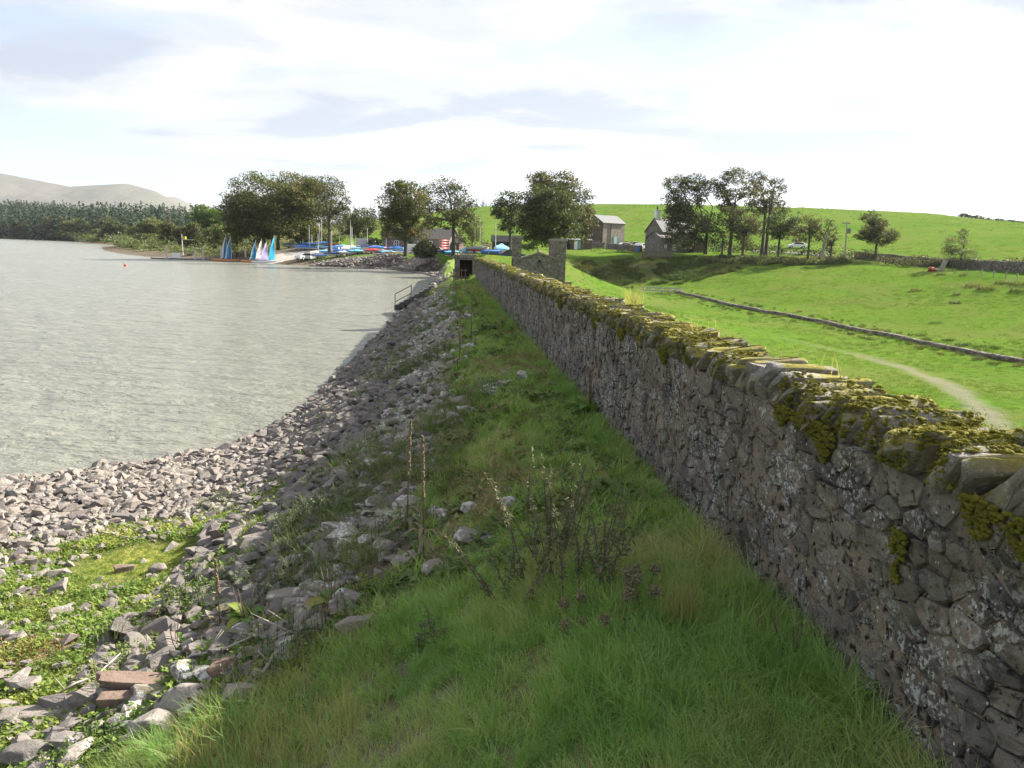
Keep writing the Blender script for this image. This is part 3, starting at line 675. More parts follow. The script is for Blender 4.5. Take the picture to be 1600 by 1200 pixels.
def hull_mesh(P):
    bm = bmesh.new()
    for p in P: bm.verts.new(p)
    r = bmesh.ops.convex_hull(bm, input=bm.verts)
    bmesh.ops.delete(bm, geom=[v for v in bm.verts if not v.link_faces], context='VERTS')
    bmesh.ops.triangulate(bm, faces=bm.faces); bm.verts.index_update()
    V = np.array([v.co[:] for v in bm.verts]); F = np.array([[v.index for v in f.verts] for f in bm.faces]); bm.free()
    return V, F
def coping_template(rs):
    P = []
    for sx in (-1, 1):
        for sy in (-1, 1):
            for sz in (-1, 1):
                for _ in range(3):
                    a = rs.uniform(0.62, 1.0, 3); k = rs.integers(0, 3); a[k] = rs.uniform(0.9, 1.06)
                    P.append((sx * a[0], sy * a[1], sz * a[2]))
    V, F = hull_mesh(np.array(P) * 0.5)
    return V, F
def build_coping():
    rs = np.random.default_rng(8); T = [coping_template(rs) for _ in range(14)]
    meshes = []
    for q, (V, F) in enumerate(T):
        bm = bmesh.new(); vs_ = [bm.verts.new(v) for v in V]
        for f in F: bm.faces.new([vs_[k] for k in f])
        bmesh.ops.bevel(bm, geom=list(bm.edges), offset=.035, segments=1, affect='EDGES', clamp_overlap=True); bmesh.ops.triangulate(bm, faces=bm.faces)
        bmesh.ops.subdivide_edges(bm, edges=[e for e in bm.edges if e.calc_length() > .22], cuts=1); bmesh.ops.triangulate(bm, faces=bm.faces); bm.normal_update()
        for v in bm.verts: v.co += v.normal * (float(fbm(np.array([v.co.x * 2.2 + v.co.y * 4 + q]), np.array([v.co.z * 4 + q * 3.]), 3)[0]) - .5) * .16
        me = bpy.data.meshes.new('coping_stone'); bm.to_mesh(me); bm.free(); me.materials.append(M['coping']); me.polygons.foreach_set('use_smooth', [True] * len(me.polygons))
        try: me.set_sharp_from_angle(angle=rad(38))
        except Exception: pass
        meshes.append(me)
    s = 1.0; items = []
    while s < S1 - 0.05:
        th = rs.uniform(0.042, 0.085); lean = rad(rs.uniform(26, 46)); hgt = rs.uniform(0.18, 0.27); wid = rs.uniform(0.40, 0.54)
        items.append((s, th, lean, hgt, wid, rs.uniform(-0.02, 0.07), rs.integers(0, 14), rs.normal(0, 0.10), rs.normal(0, 0.10))); s += th / math.cos(lean) * rs.uniform(0.82, 1.0)
    stuff = []; mats_all = []
    vis = [i for i, it in enumerate(items) if it[0] > 2.3]
    inds = set(vis[:300])
    yaw = math.atan2(UDIR[1], UDIR[0])
    for i, (s, th, lean, hgt, wid, off, k, ry, rz) in enumerate(items):
        z = ZTOP + 0.02 + 0.5 * hgt * math.cos(lean) - 0.01
        c = wall_pt(s, -TH / 2 + off, z)
        # local x = along the wall, y = across, z = up the slab; lean its top towards the camera end
        Rm = Matrix.Rotation(yaw + rz, 4, 'Z') @ Matrix.Rotation(-lean, 4, 'Y') @ Matrix.Rotation(ry, 4, 'X')
        mat = Matrix.Translation(Vector(c)) @ Rm @ Matrix.Diagonal((th, wid, hgt, 1))
        mats_all.append((np.array(mat), k))
        if i in inds:
            o = bpy.data.objects.new('coping_stone', meshes[k]); C.objects.link(o); o.parent = stone_wall; o.matrix_world = mat
        else:
            V, F = T[k]; A = np.array(mat); stuff.append((V @ A[:3, :3].T + A[:3, 3], F, rs.random()))
    if stuff:
        V, F, R = join_np(stuff)
        tag(link('coping_row', mesh_np('coping_row', V, tris=F, mats=[M['coping_stuff']], attrs={'rnd': R}), stone_wall), kind='stuff')
    # cushions and hanging mats of moss
    bm = bmesh.new(); bmesh.ops.create_icosphere(bm, subdivisions=1, radius=1); bm.verts.index_update()
    IV = np.array([v.co[:] for v in bm.verts]); IF = np.array([[v.index for v in f.verts] for f in bm.faces]); bm.free()
    clumps = []; fz, fr = [], []
    def cushion(s, o, z, r):
        J = 1 + rs.normal(0, 0.16, (len(IV), 1)); V = IV * J * np.array([r, r, r * rs.uniform(0.5, 0.8)])
        clumps.append((V + wall_pt(s, o, z), IF, rs.random())); fz.append(wall_pt(s, o, z)); fr.append(.018)
    from mathutils.bvhtree import BVHTree
    bv, bf = [], []
    for A, k in mats_all:
        V, F = T[k]; W = V @ A[:3, :3].T + A[:3, 3]; bf += (F + len(bv)).tolist(); bv += W.tolist()
    tree = BVHTree.FromPolygons(bv, bf)
    down, inw = Vector((0, 0, -1)), Vector(-NDIR)
    n = 19000; S = np.where(rs.random(n) < .5, 2.3 + 9 * rs.random(n) ** 1.4, rs.uniform(2.3, 42, n)); pat = fbm(S * 1.3, S * 0 + 3.0, 3); pat2 = fbm(S * 5, rs.random(n) * .5, 2)
    for s, pv, p2 in zip(S, pat, pat2):
        if pv + .35 * (p2 - .5) < .43 - .08 * min(1, s / 14): continue
        big = 1.0 if s < 12 else 1.7
        if rs.random() < .72:
            o = rs.uniform(-.5, .05); h = tree.ray_cast(Vector(wall_pt(s, o, 5.0)), down)
            if h[0] is None or h[1].z < .1: continue
            c = np.array(h[0])
        else:
            z = rs.uniform(ZTOP + .03, ZTOP + .22); h = tree.ray_cast(Vector(wall_pt(s, .5, z)), inw)
            if h[0] is None or (h[0] - Vector(wall_pt(s, .5, z))).length > .62: continue
            c = np.array(h[0])
        r = rs.uniform(.007, .020) * big; J = 1 + rs.normal(0, .22, (len(IV), 1)); clumps.append((IV * J * np.array([r, r, r * .55]) + c, IF, rs.random())); fz.append(c); fr.append(.020 * big)
    for s, w, h in [(3.75, 0.16, 0.20), (4.05, 0.08, 0.10), (2.62, 0.18, 0.16), (2.4, 0.15, 0.14), (3.9, 0.10, 0.10), (4.25, 0.14, 0.12), (6.6, 0.18, 0.14), (8.2, 0.2, 0.14), (9.6, 0.25, 0.16), (12.5, 0.3, 0.16), (3.05, 0.06, 0.26), (7.4, 0.15, 0.1)]:
        dz0 = 0.30 if (s == 3.05) else 0.0
        for _ in range(int(2600 * w * (h + 0.1))):
            u = rs.normal(0, 0.45); f = rs.random() ** 1.2
            cushion(s + u * w * (1 - 0.5 * f), 0.035 - 0.01 * f, ZTOP + 0.06 - dz0 - f * h * (1 - 0.4 * abs(u)), rs.uniform(0.008, 0.020))
    fz = np.array(fz); fr = np.array(fr); m = len(fz); g = rs.normal(0, 1, (m * 5, 3)) * np.repeat(fr, 5)[:, None] * .75; P = np.repeat(fz, 5, 0) + g; u = rs.normal(0, 1, (m * 5, 3)); u /= np.linalg.norm(u, axis=1, keepdims=True); u *= (np.repeat(fr, 5) * rs.uniform(.25, .6, m * 5))[:, None]; w_ = np.cross(u, rs.normal(0, 1, (m * 5, 3))); w_ *= (np.linalg.norm(u, axis=1) / (np.linalg.norm(w_, axis=1) + 1e-9) * .5)[:, None]
    VV = np.stack([P - u, P + w_, P + u], 1).reshape(-1, 3); clumps.append((VV, np.arange(len(VV)).reshape(-1, 3), .5))
    V, F, R = join_np(clumps)
    tag(link('moss', mesh_np('moss', V, tris=F, mats=[M['moss']], attrs={'rnd': R}, smooth=True), stone_wall), kind='stuff')
build_coping()

# dark doorway and short return at the far end of the wall
def build_gateway():
    root = empty('stone_gateway', wall_pt(43.9, 0.5, 2.6), math.atan2(UDIR[1], UDIR[0]) - math.pi / 2, 'low stone gateway with slab lintel and dark timber gate ending the long wall', 'gateway')
    rs = np.random.default_rng(21)
    def rubble(name, x0, x1, y0, y1, z0, z1):
        mb = MB(); mb.box(((x0 + x1) / 2, (y0 + y1) / 2, (z0 + z1) / 2), (x1 - x0, y1 - y0, z1 - z0)); o = mb.build(name, M['mortar'], root); k = 0
        items = []
        for c, P in voronoi_stones(x0, x1, z0, z1, 0.13, 0.14, 0.3, rs):
            V, F = stone_geo(c, P, rs, rs.uniform(0.005, 0.03)); items.append((np.column_stack([V[:, 0], y0 - V[:, 2], V[:, 1]]), F[:, ::-1], rs.random()))
        if items:
            V, F, R = join_np(items); tag(link('stonework', mesh_np('stonework', V, tris=F, mats=[M['wall_stuff']], attrs={'rnd': R}, smooth=True), o), kind='stuff')
    rubble('pillar', -0.72, -0.42, 0, 0.5, -0.5, 1.42); rubble('pillar', 0.32, 0.60, 0.0, 0.5, -0.5, 1.40)
    mb = MB(); mb.box((-0.05, 0.42, 0.55), (0.76, 0.03, 1.50)); mb.build('gap_light_block', plain('dark_timber', (0.022, 0.013, 0.011), 0.9), root)  # panel added to block the light showing between the boards
    mb = MB(); mb.box((-0.05, 0.25, 1.36), (0.72, 0.46, 0.10)); mb.build('lintel', M['coping'], root)
    T = coping_template(rs); me = mesh_np('coping_stone', T[0], tris=T[1], mats=[M['coping']])
    for k in range(9):
        o = link('coping_stone', me, root, (-0.72 + k * 0.15, 0.22, 1.53)); o.scale = (0.12, 0.55, 0.30); o.rotation_euler = (rs.normal(0, .06), rad(38), rs.normal(0, .06))
    for k in range(5): mb = MB(); mb.box((-0.34 + k * 0.145, 0.36, 0.55), (0.135, 0.035, 1.45)); mb.build('gate_board', plain('dark_timber', (0.022, 0.013, 0.011), 0.9), root)
build_gateway()
def build_steps():
    root = empty('stone_steps', (-3.4, 51.0, 3.0), 0, 'flight of dark stone steps going down the dam face into the water', 'steps')
    st = plain('dark_step_stone', (0.085, 0.080, 0.078), 0.9, 0.15, 0.4, 6)
    for k in range(14):
        mb = MB(); mb.box((-0.16 - k * 0.34, 0, -0.10 - k * 0.19), (0.38, 1.4, 0.36)); mb.build('step', st, root)
    pale = plain('galvanised_rail', (0.12, 0.115, 0.11), 0.6, 0.4)
    for side in (-0.75,):
        pts = [(-4.7 + i * 1.1, side, -2.75 + i * 0.61) for i in range(2)]
        for p in pts: mb = MB(); mb.tube([p, (p[0], p[1], p[2] + 1.15)], 0.035); mb.build('rail_post', pale, root)
        for hh in (1.12, 0.6): mb = MB(); mb.tube([(pts[0][0] , side, pts[0][2] + hh), (pts[-1][0], side, pts[-1][2] + hh)], 0.03); mb.build('hand_rail', pale, root)
build_steps()
RAILW = plain('grey_brown_rail', (0.14, 0.115, 0.09), 0.9, 0.1, 0.4, 6)
def build_rail_by_gate():
    root = empty('wooden_railing', wall_pt(42.4, 0.75, 2.55), math.atan2(UDIR[1], UDIR[0]) - math.pi / 2, 'short weathered wooden railing standing before the dark gateway', 'railing')
    for k in range(4): mb = MB(); mb.box((-0.55 + k * 0.22, 0, 0.42), (0.06, 0.06, 0.95)); mb.build('post', RAILW, root)
    for z in (0.80, 0.45): mb = MB(); mb.box((-0.2, -0.045, z), (0.85, 0.03, 0.06)); mb.build('rail', RAILW, root)
build_rail_by_gate()
# ------------------------------------------------------------------ rocks, grass and plants of the dam face and beach
def hit(px, py, dmax=400.0):
    """where the line of sight through a photo pixel meets the ground"""
    d = ray(px, py); d = d / np.linalg.norm(d); t = np.geomspace(2.0, dmax, 700)
    P = d[None] * t[:, None] + np.array([0, 0, EYE]); g = np.maximum(H(P[:, 0], P[:, 1]), 0.0)
    i = int(np.argmax(P[:, 2] < g)); a, b = t[max(i - 1, 0)], t[i]
    for _ in range(12):
        m_ = (a + b) / 2; q = d * m_ + np.array([0, 0, EYE])
        if q[2] < max(float(H(q[0], q[1])), 0.0): b = m_
        else: a = m_
    return d * b + np.array([0, 0, EYE])
def gz(x, y): return float(H(x, y))

BOULDERS = [  # px centre, width px, depth ratio, height ratio, rz deg, material, shape, label
    ((237, 1076), 158, 0.26, 0.12, 8, 'red_rock', 'slab', 'long flat reddish sandstone slab lying on the stony beach'),
    ((197, 1100), 82, 0.42, 0.26, 12, 'red_rock', 'slab', 'short reddish brown stone block just below the long sandstone slab'),
    ((275, 1112), 82, 0.85, 0.62, 0, 'pitted_rock', 'round', 'rounded grey boulder with pitted top near the sandstone slab'),
    ((345, 1055), 66, 0.55, 0.6, 35, 'red_rock', 'angular', 'brown block leaning at the end of the long sandstone slab'),
    ((380, 1096), 70, 0.8, 0.6, 20, 'rock', 'angular', 'dark boulder half hidden in weeds beside the pitted boulder'),
    ((236, 1152), 70, 0.9, 0.8, 50, 'rock', 'angular', 'squarish grey boulder in front of the pitted boulder'),
    ((30, 1192), 66, 0.8, 0.6, 15, 'rock', 'round', 'smooth grey boulder in the lower corner of the beach'),
    ((112, 1190), 54, 0.8, 0.6, 70, 'rock', 'round', 'rounded grey stone among green weeds near the beach corner'),
    ((42, 1128), 92, 0.55, 0.2, 5, 'rock', 'slab', 'broad flat grey slab lying flush with the weedy beach'),
    ((557, 990), 74, 0.8, 0.62, 25, 'rock', 'angular', 'large pale boulder bedded at the edge of the long grass'),
    ((676, 893), 52, 0.7, 0.62, 60, 'riprap', 'angular', 'dark wedge shaped boulder where grass meets the rock slope'),
    ((752, 846), 86, 0.55, 0.22, -25, 'riprap', 'slab', 'flat grey slab half sunk in the grass slope'),
    ((243, 893), 30, 0.9, 0.6, 0, 'rock', 'round', 'pale rounded stone on the bright green algae mat'),
    ((252, 915), 26, 0.8, 0.7, 60, 'rock', 'angular', 'pale upright stone beside the rounded stone on the algae mat'),
    ((192, 892), 26, 0.8, 0.5, 30, 'red_rock', 'slab', 'small dark brown block on the near edge of the algae mat'),
    ((190, 812), 40, 0.5, 0.35, 10, 'rock', 'slab', 'broad flat dark stone among the pinkish shore stones'),
    ((398, 850), 44, 0.9, 0.8, 15, 'rock', 'angular', 'upright dark grey boulder at the toe of the rock slope'),
    ((443, 862), 58, 0.8, 0.55, -10, 'rock', 'round', 'large smooth grey boulder at the toe of the rock slope'),
    ((382, 818), 34, 0.9, 0.7, 45, 'rock', 'angular', 'grey boulder with sunlit side above the smooth toe boulder'),
    ((485, 845), 40, 0.8, 0.6, 30, 'riprap', 'angular', 'brownish boulder in the shaded pile below the nettles'),
    ((527, 832), 56, 0.6, 0.36, -15, 'riprap', 'slab', 'tilted mossy slab overhanging the shaded boulder pile'),
    ((545, 858), 40, 0.8, 0.9, 10, 'riprap', 'angular', 'squat grey boulder under the tilted mossy slab'),
    ((450, 940), 66, 0.6, 0.4, 5, 'riprap', 'slab', 'flat topped dark slab shelving over a gap in the rocks'),
    ((505, 930), 56, 0.7, 0.4, -20, 'riprap', 'slab', 'pale flat slab beside the dark shelving slab'),
    ((1014, 856), 50, 0.8, 0.5, 20, 'rustlichen', 'round', 'stone crusted with orange lichen in the grass near the wall'),
    ((1034, 872), 34, 0.8, 0.55, 0, 'riprap', 'round', 'pale lumpy stone in front of the orange lichen stone'),
    ((968, 868), 46, 0.8, 0.5, 40, 'red_rock', 'round', 'bare brown earthy stone left of the orange lichen stone'),
    ((733, 797), 30, 0.9, 0.8, 30, 'riprap', 'angular', 'pale angular stone poking from the grass slope'),
    ((797, 790), 36, 0.7, 0.7, 0, 'riprap', 'angular', 'grey blocky stone beside the white pebble on the grass slope'),
    ((836, 797), 17, 0.9, 0.9, 0, 'palestone', 'round', 'small whitish rounded stone lying on the grass slope'),
    ((800, 768), 28, 0.6, 0.35, -10, 'riprap', 'slab', 'thin grey slab jutting from a grassy bump'),
    ((432, 679), 20, 0.9, 0.9, 0, 'rock', 'angular', 'dark stone standing highest at the bend of the waterline'),
]
SHORT = ['long sandstone slab', 'short sandstone block', 'pitted boulder', 'brown leaning block', 'weed hidden boulder', 'squarish grey boulder', 'smooth corner boulder', 'rounded corner stone', 'broad flush slab', 'pale grass edge boulder', 'dark wedge boulder', 'flat sunken slab', 'pale algae mat stone', 'upright algae mat stone', 'small brown algae block', 'broad flat shore stone', 'upright toe boulder', 'large smooth toe boulder', 'sunlit toe boulder', 'brownish pile boulder', 'tilted mossy slab', 'squat grey boulder', 'dark shelving slab', 'pale flat slab', 'orange lichen stone', 'pale lumpy stone', 'bare brown stone', 'pale angular stone', 'grey blocky stone', 'white pebble', 'thin jutting slab', 'dark bend stone']
ORDINAL = ['nearest', 'second', 'third', 'fourth', 'fifth', 'sixth', 'seventh', 'eighth', 'ninth', 'tenth', 'eleventh', 'twelfth', 'thirteenth', 'fourteenth', 'fifteenth', 'sixteenth', 'seventeenth', 'eighteenth', 'nineteenth']
ORDINAL += ['twentieth'] + ['twenty-' + w for w in ('first', 'second', 'third', 'fourth', 'fifth', 'sixth', 'seventh', 'eighth', 'ninth')] + ['thirtieth'] + ['thirty-' + w for w in ('first', 'second', 'third', 'fourth', 'fifth', 'sixth', 'seventh', 'eighth', 'ninth')] + ['fortieth'] + ['forty-' + w for w in ('first', 'second', 'third', 'fourth', 'fifth', 'sixth', 'seventh', 'eighth', 'ninth')]
def tg_of(y): return np.interp(y, [4.4, 4.7, 4.84, 5.16, 5.43, 5.7, 5.85, 7.1, 8.3, 8.9, 10.3, 14.5, 22, 30, 60], [4.1, 3.55, 3.15, 2.9, 2.6, 2.3, 2.05, 2.0, 2.0, 1.75, 1.4, 1.45, 1.4, 1.35, 1.6])
def rock_templates(n, seed):
    rs = np.random.default_rng(seed); T = []
    for _ in range(n):
        P = rs.uniform(-1, 1, (15, 3)); P *= 1 / np.maximum(np.linalg.norm(P, axis=1, keepdims=True), 0.75); P[:, 2] *= rs.uniform(0.7, 1.0)
        T.append(hull_mesh(P * 0.5 * 1.15))
    return T
RT = rock_templates(22, 4)
def scatter_rocks():
    rs = np.random.default_rng(19); items = []
    def cells(x0, x1, y0, y1, st):
        gx, gy = np.meshgrid(np.arange(x0, x1, st), np.arange(y0, y1, st)); x = gx.ravel() + rs.uniform(-.6, .6, gx.size) * st; y = gy.ravel() + rs.uniform(-.6, .6, gx.size) * st
        return x, y
    def add(x, y, size, kind, sink=0.12):
        if len(x) == 0: return
        items.append(np.column_stack([x, y, size, np.zeros(len(x)) + kind, np.full(len(x), sink)]))
    # stony strand by the water
    for st, lo, hi in ((0.10, 0.075, 0.15), (0.19, 0.13, 0.25)):
        x, y = cells(-20, -2.0, 8, 18.4, st); d = shore_d(x, y); t = lat(x, y)
        zone = (d < 5.2 + (fbm(x * .7, y * .7, 3) - .5) * 3.5) & (d > -0.75) & (t > 3.6)
        p = np.where(d < 0, np.exp(d * 4.5) * 0.5, 1.0)
        k = zone & (rs.random(len(x)) < p) & (np.abs(x) < y * 0.78 + 1.5); add(x[k], y[k], rs.uniform(lo, hi, k.sum()) * rs.choice([0.8, 1, 1.25], k.sum()), 0)
    # weedy upper beach
    for st, lo, hi, pr in ((0.13, 0.06, 0.13, 0.62), (0.28, 0.12, 0.24, 0.60)):
        x, y = cells(-11, -0.3, 3.0, 12, st); d = shore_d(x, y); t = lat(x, y)
        mat_ = np.hypot((x + 4.65) / 1.1, (y - 9.1) / 0.7) < 1.0
        pat = fbm(x * .9 + 5, y * .9, 3)
        k = (d > 3.6) & (t > tg_of(y) + 0.2) & ~(mat_ & (rs.random(len(x)) < 0.93)) & (rs.random(len(x)) < pr * np.where(pat > 0.5, 1.15, 0.7)) & (np.abs(x) < y * 0.78 + 1.2)
        add(x[k], y[k], rs.uniform(lo, hi, k.sum()), 0, 0.05)
    # rip-rap on the dam face
    for st, lo, hi, y0, y1 in ((0.15, 0.10, 0.21, 5.0, 24), (0.28, 0.20, 0.34, 5.5, 24), (0.23, 0.18, 0.34, 24, 46), (0.45, 0.32, 0.50, 24, 46), (0.45, 0.38, 0.65, 46, 108)):
        x, y = cells(-12.5, 1.0, y0, y1, st); d = shore_d(x, y); t = lat(x, y); tg = tg_of(y)
        edge = sstep(-0.25, 0.9, t - tg + (fbm(x * .8, y * .8, 3) - .5) * 2.2)
        veg = fbm(x * .45 + 9, y * .45, 3)
        p = edge * np.where((veg > 0.56) & (t < tg + 2.2), 0.45, 1.0) * np.where(d < 0, np.exp(np.minimum(d, 0) * 5) * .7, 1)
        toe = (y < 17) & (d > 5.0) & (t > 5.6)
        k = (rs.random(len(x)) < p) & (d > -0.8) & ~toe & ((y > 16) | (t < 5.3)) & (np.abs(x) < y * 0.78 + 1.5)
        low_ = t[k] > tg[k] + 1.5 + (fbm(x[k] * .5, y[k] * .5, 3) - .5) * 1.6; add(x[k], y[k], rs.uniform(lo, hi, k.sum()), np.where(low_, 2, 1))
    A = np.vstack(items); z = H(A[:, 0], A[:, 1])
    n = len(A)
    sx = A[:, 2] * rs.uniform(0.85, 1.5, n); sy = A[:, 2] * rs.uniform(0.7, 1.1, n); sz = A[:, 2] * rs.uniform(0.45, 0.85, n)
    rx, ry, rz = rs.normal(0, 0.30, n), rs.normal(0, 0.30, n), rs.uniform(0, 6.283, n)
    tk = rs.integers(0, len(RT), n); zz = z + sz * (0.32 - A[:, 4])
    dist = np.hypot(A[:, 0], A[:, 1] ) + 1e-3; dist = np.sqrt(dist ** 2 + (EYE - zz) ** 2)
    infr = (np.abs(A[:, 0] / A[:, 1]) < 0.70) & ((EYE - zz) / A[:, 1] < 0.80)
    px = np.where(infr, A[:, 2] / dist, 0); top = np.argsort(-px)[:300]; isin = np.zeros(n, bool); isin[top] = True
    mb_ = [mesh_np('beach_stone', V, tris=F, mats=[M['rock']]) for V, F in RT]; mr_ = [mesh_np('riprap_stone', V, tris=F, mats=[M['riprap']]) for V, F in RT]; md_ = [mesh_np('riprap_stone', V, tris=F, mats=[M['riprap_dark']]) for V, F in RT]
    LM = np.array([hit(*b[0])[:2] for b in BOULDERS]); buckets = {}
    for i in top:
        o = bpy.data.objects.new('beach_stone' if A[i, 3] == 0 else 'riprap_stone', (mb_, mr_, md_)[int(A[i, 3])][tk[i]]); C.objects.link(o)
        o.location = (A[i, 0], A[i, 1], zz[i]); o.rotation_euler = (rx[i], ry[i], rz[i]); o.scale = (sx[i], sy[i], sz[i])
        dx, dy = A[i, 0] - LM[:, 0], A[i, 1] - LM[:, 1]; q = int(np.argmin(dx * dx + dy * dy)); al = dx[q] * UDIR[0] + dy[q] * UDIR[1]; ac = dx[q] * NDIR[0] + dy[q] * NDIR[1]
        side = ('far' if al > 0 else 'near') if abs(al) > abs(ac) else ('lake' if ac > 0 else 'wall')
        buckets.setdefault((q, side), []).append((dx[q] ** 2 + dy[q] ** 2, o, int(A[i, 3])))
    for (q, side), lst in buckets.items():
        for k, (_, o, kd) in enumerate(sorted(lst, key=lambda e: e[0])):
            tag(o, '%s stone, %s out from the %s on its %s side' % (('loose beach', 'pale slope', 'dark slope')[kd], ORDINAL[k], SHORT[q], side), 'stone', ('loose stones on the beach', 'piled stones on the dam face', 'piled stones on the dam face')[kd])
    for kind, name, mat in ((0, 'beach_rubble', 'rock_stuff'), (1, 'dam_face_rubble', 'riprap_stuff'), (2, 'dark_face_rubble', 'riprap_dark_stuff')):
        VV, FF, RR = [], [], []; b = 0
        for k in range(len(RT)):
            q = np.where((~isin) & (A[:, 3] == kind) & (tk == k))[0]
            if len(q) == 0: continue
            cx, sx_, cy, sy_, cz, sz_ = np.cos(rx[q]), np.sin(rx[q]), np.cos(ry[q]), np.sin(ry[q]), np.cos(rz[q]), np.sin(rz[q])
            R = np.empty((len(q), 3, 3))
            R[:, 0, 0] = cy * cz; R[:, 0, 1] = sx_ * sy_ * cz - cx * sz_; R[:, 0, 2] = cx * sy_ * cz + sx_ * sz_
            R[:, 1, 0] = cy * sz_; R[:, 1, 1] = sx_ * sy_ * sz_ + cx * cz; R[:, 1, 2] = cx * sy_ * sz_ - sx_ * cz
            R[:, 2, 0] = -sy_; R[:, 2, 1] = sx_ * cy; R[:, 2, 2] = cx * cy
            V, F = RT[k]; S = np.stack([sx[q], sy[q], sz[q]], 1)
            W = np.einsum('nij,nvj->nvi', R, V[None] * S[:, None]) + np.stack([A[q, 0], A[q, 1], zz[q]], 1)[:, None]
            VV.append(W.reshape(-1, 3)); FF.append((F[None] + (np.arange(len(q)) * len(V))[:, None, None]).reshape(-1, 3) + b); RR.append(np.repeat(rs.random(len(q)), len(V))); b += len(q) * len(V)
        tag(link(name, mesh_np(name, np.vstack(VV), tris=np.vstack(FF), mats=[M[mat]], attrs={'rnd': np.concatenate(RR)})), kind='stuff')
    return n
print('rocks', scatter_rocks())

def boulder_mesh(name, seed, mat, shape='angular', sub=2, rough=0.05):
    rs = np.random.default_rng(seed); bm = bmesh.new()
    if shape == 'round': P = rs.normal(0, 1, (40, 3)); P /= np.linalg.norm(P, axis=1, keepdims=True); P *= 0.5 * rs.uniform(0.9, 1.0, (40, 1))
    elif shape == 'slab':
        P = np.array([(sx * rs.uniform(.8, 1), sy * rs.uniform(.5, 1), sz * rs.uniform(.55, 1)) for sx in (-1, -.6, -.15, .3, .65, 1) for sy in (-1, 1) for sz in (-1, 1)]) * 0.5
    else: P = rs.uniform(-1, 1, (16, 3)); P *= 1 / np.maximum(np.linalg.norm(P, axis=1, keepdims=True), 0.8); P *= 0.55
    for p in P: bm.verts.new(p)
    r = bmesh.ops.convex_hull(bm, input=bm.verts)
    bmesh.ops.delete(bm, geom=[v for v in bm.verts if not v.link_faces], context='VERTS')
    bmesh.ops.bevel(bm, geom=list(bm.edges), offset=0.035, segments=1, affect='EDGES', profile=0.6, clamp_overlap=True)
    bmesh.ops.triangulate(bm, faces=bm.faces)
    for _ in range(sub - 1): bmesh.ops.subdivide_edges(bm, edges=list(bm.edges), cuts=1, use_grid_fill=True)
    bmesh.ops.triangulate(bm, faces=bm.faces); bm.normal_update()
    for v in bm.verts:
        q = v.co * 3.1 + Vector((seed * 1.7, seed * 0.9, 0)); k = float(fbm(np.array([q.x + q.z * .7]), np.array([q.y - q.z * .6]), 3)[0]) - 0.5
        v.co += v.normal * k * rough * 2.2
    me = bpy.data.meshes.new(name); bm.to_mesh(me); bm.free(); me.materials.append(mat)
    me.polygons.foreach_set('use_smooth', [True] * len(me.polygons))
    try: me.set_sharp_from_angle(angle=rad(32))
    except Exception: pass
    return me
def rust():
    b = NB('orange_lichen_stone', 0.95, 0.1); c = b.mix(b.ramp(b.noise(7, 5, .65), (0.4, 0.0), (0.6, 1.0)), (0.13, 0.10, 0.075), (0.27, 0.115, 0.035)); b.col(c); b.bump(b.noise(18, 6, .7), .7, .03); M['rustlichen'] = b.mat
rust(); M['palestone'] = plain('whitish_stone', (0.42, 0.40, 0.37), 0.9, 0.1, 0.3, 15)
for i, ((px, py), w, dr, hr, rz, mat, shape, label) in enumerate(BOULDERS):
    p = hit(px, py + w * hr * 0.15); size = w * np.linalg.norm(p - [0, 0, EYE]) / FPX
    o = link('boulder', boulder_mesh('boulder', i + 2, M[mat], shape, 2, 0.09 if shape == 'slab' else 0.06)); o.location = (p[0], p[1] + size * dr * 0.25, gz(p[0], p[1] + size * dr * 0.25) + size * hr * 0.22)
    o.scale = (size, size * dr * .7, size * hr * .8); o.rotation_euler = (rad(6 * math.sin(i * 2.1)), rad(7 * math.cos(i * 1.3)), rad(rz))
    tag(o, label, 'boulder')

# ---- grass: instanced tufts
def blades(n, h0, h1, spread, bend, width, rs, seg=3, lean=(0, 0)):
    V, F, T = [], [], []
    for _ in range(n):
        a = rs.uniform(0, 6.283); r = spread * math.sqrt(rs.random()); x, y = r * math.cos(a), r * math.sin(a)
        h = rs.uniform(h0, h1); d = rs.uniform(0, 6.283); bx, by = math.cos(d) * bend * h * rs.uniform(.3, 1.2) + lean[0] * h, math.sin(d) * bend * h * rs.uniform(.3, 1.2) + lean[1] * h
        wd = d + math.pi / 2 + rs.normal(0, .4); wx, wy = math.cos(wd) * width / 2, math.sin(wd) * width / 2; b = len(V)
        for k in range(seg + 1):
            f = k / seg; ww = 1 - f ** 1.6 * 0.9; zz = h * (f - 0.28 * f * f * min(1.5, math.hypot(bx, by) / h))
            cx, cy = x + bx * f * f, y + by * f * f
            if k < seg: V += [(cx - wx * ww, cy - wy * ww, zz), (cx + wx * ww, cy + wy * ww, zz)]; T += [f, f]
            else: V.append((cx, cy, zz)); T.append(1.0)
        for k in range(seg - 1): F += [(b + 2 * k, b + 2 * k + 1, b + 2 * k + 3), (b + 2 * k, b + 2 * k + 3, b + 2 * k + 2)]
        F.append((b + 2 * (seg - 1), b + 2 * seg - 1, b + 2 * seg))
    return np.array(V), np.array(F), np.array(T)
def tuft_mesh(name, mat, *a, **k):
    V, F, T = blades(*a, **k); return mesh_np(name, V, tris=F, mats=[mat], attrs={'tip': T}, smooth=True)
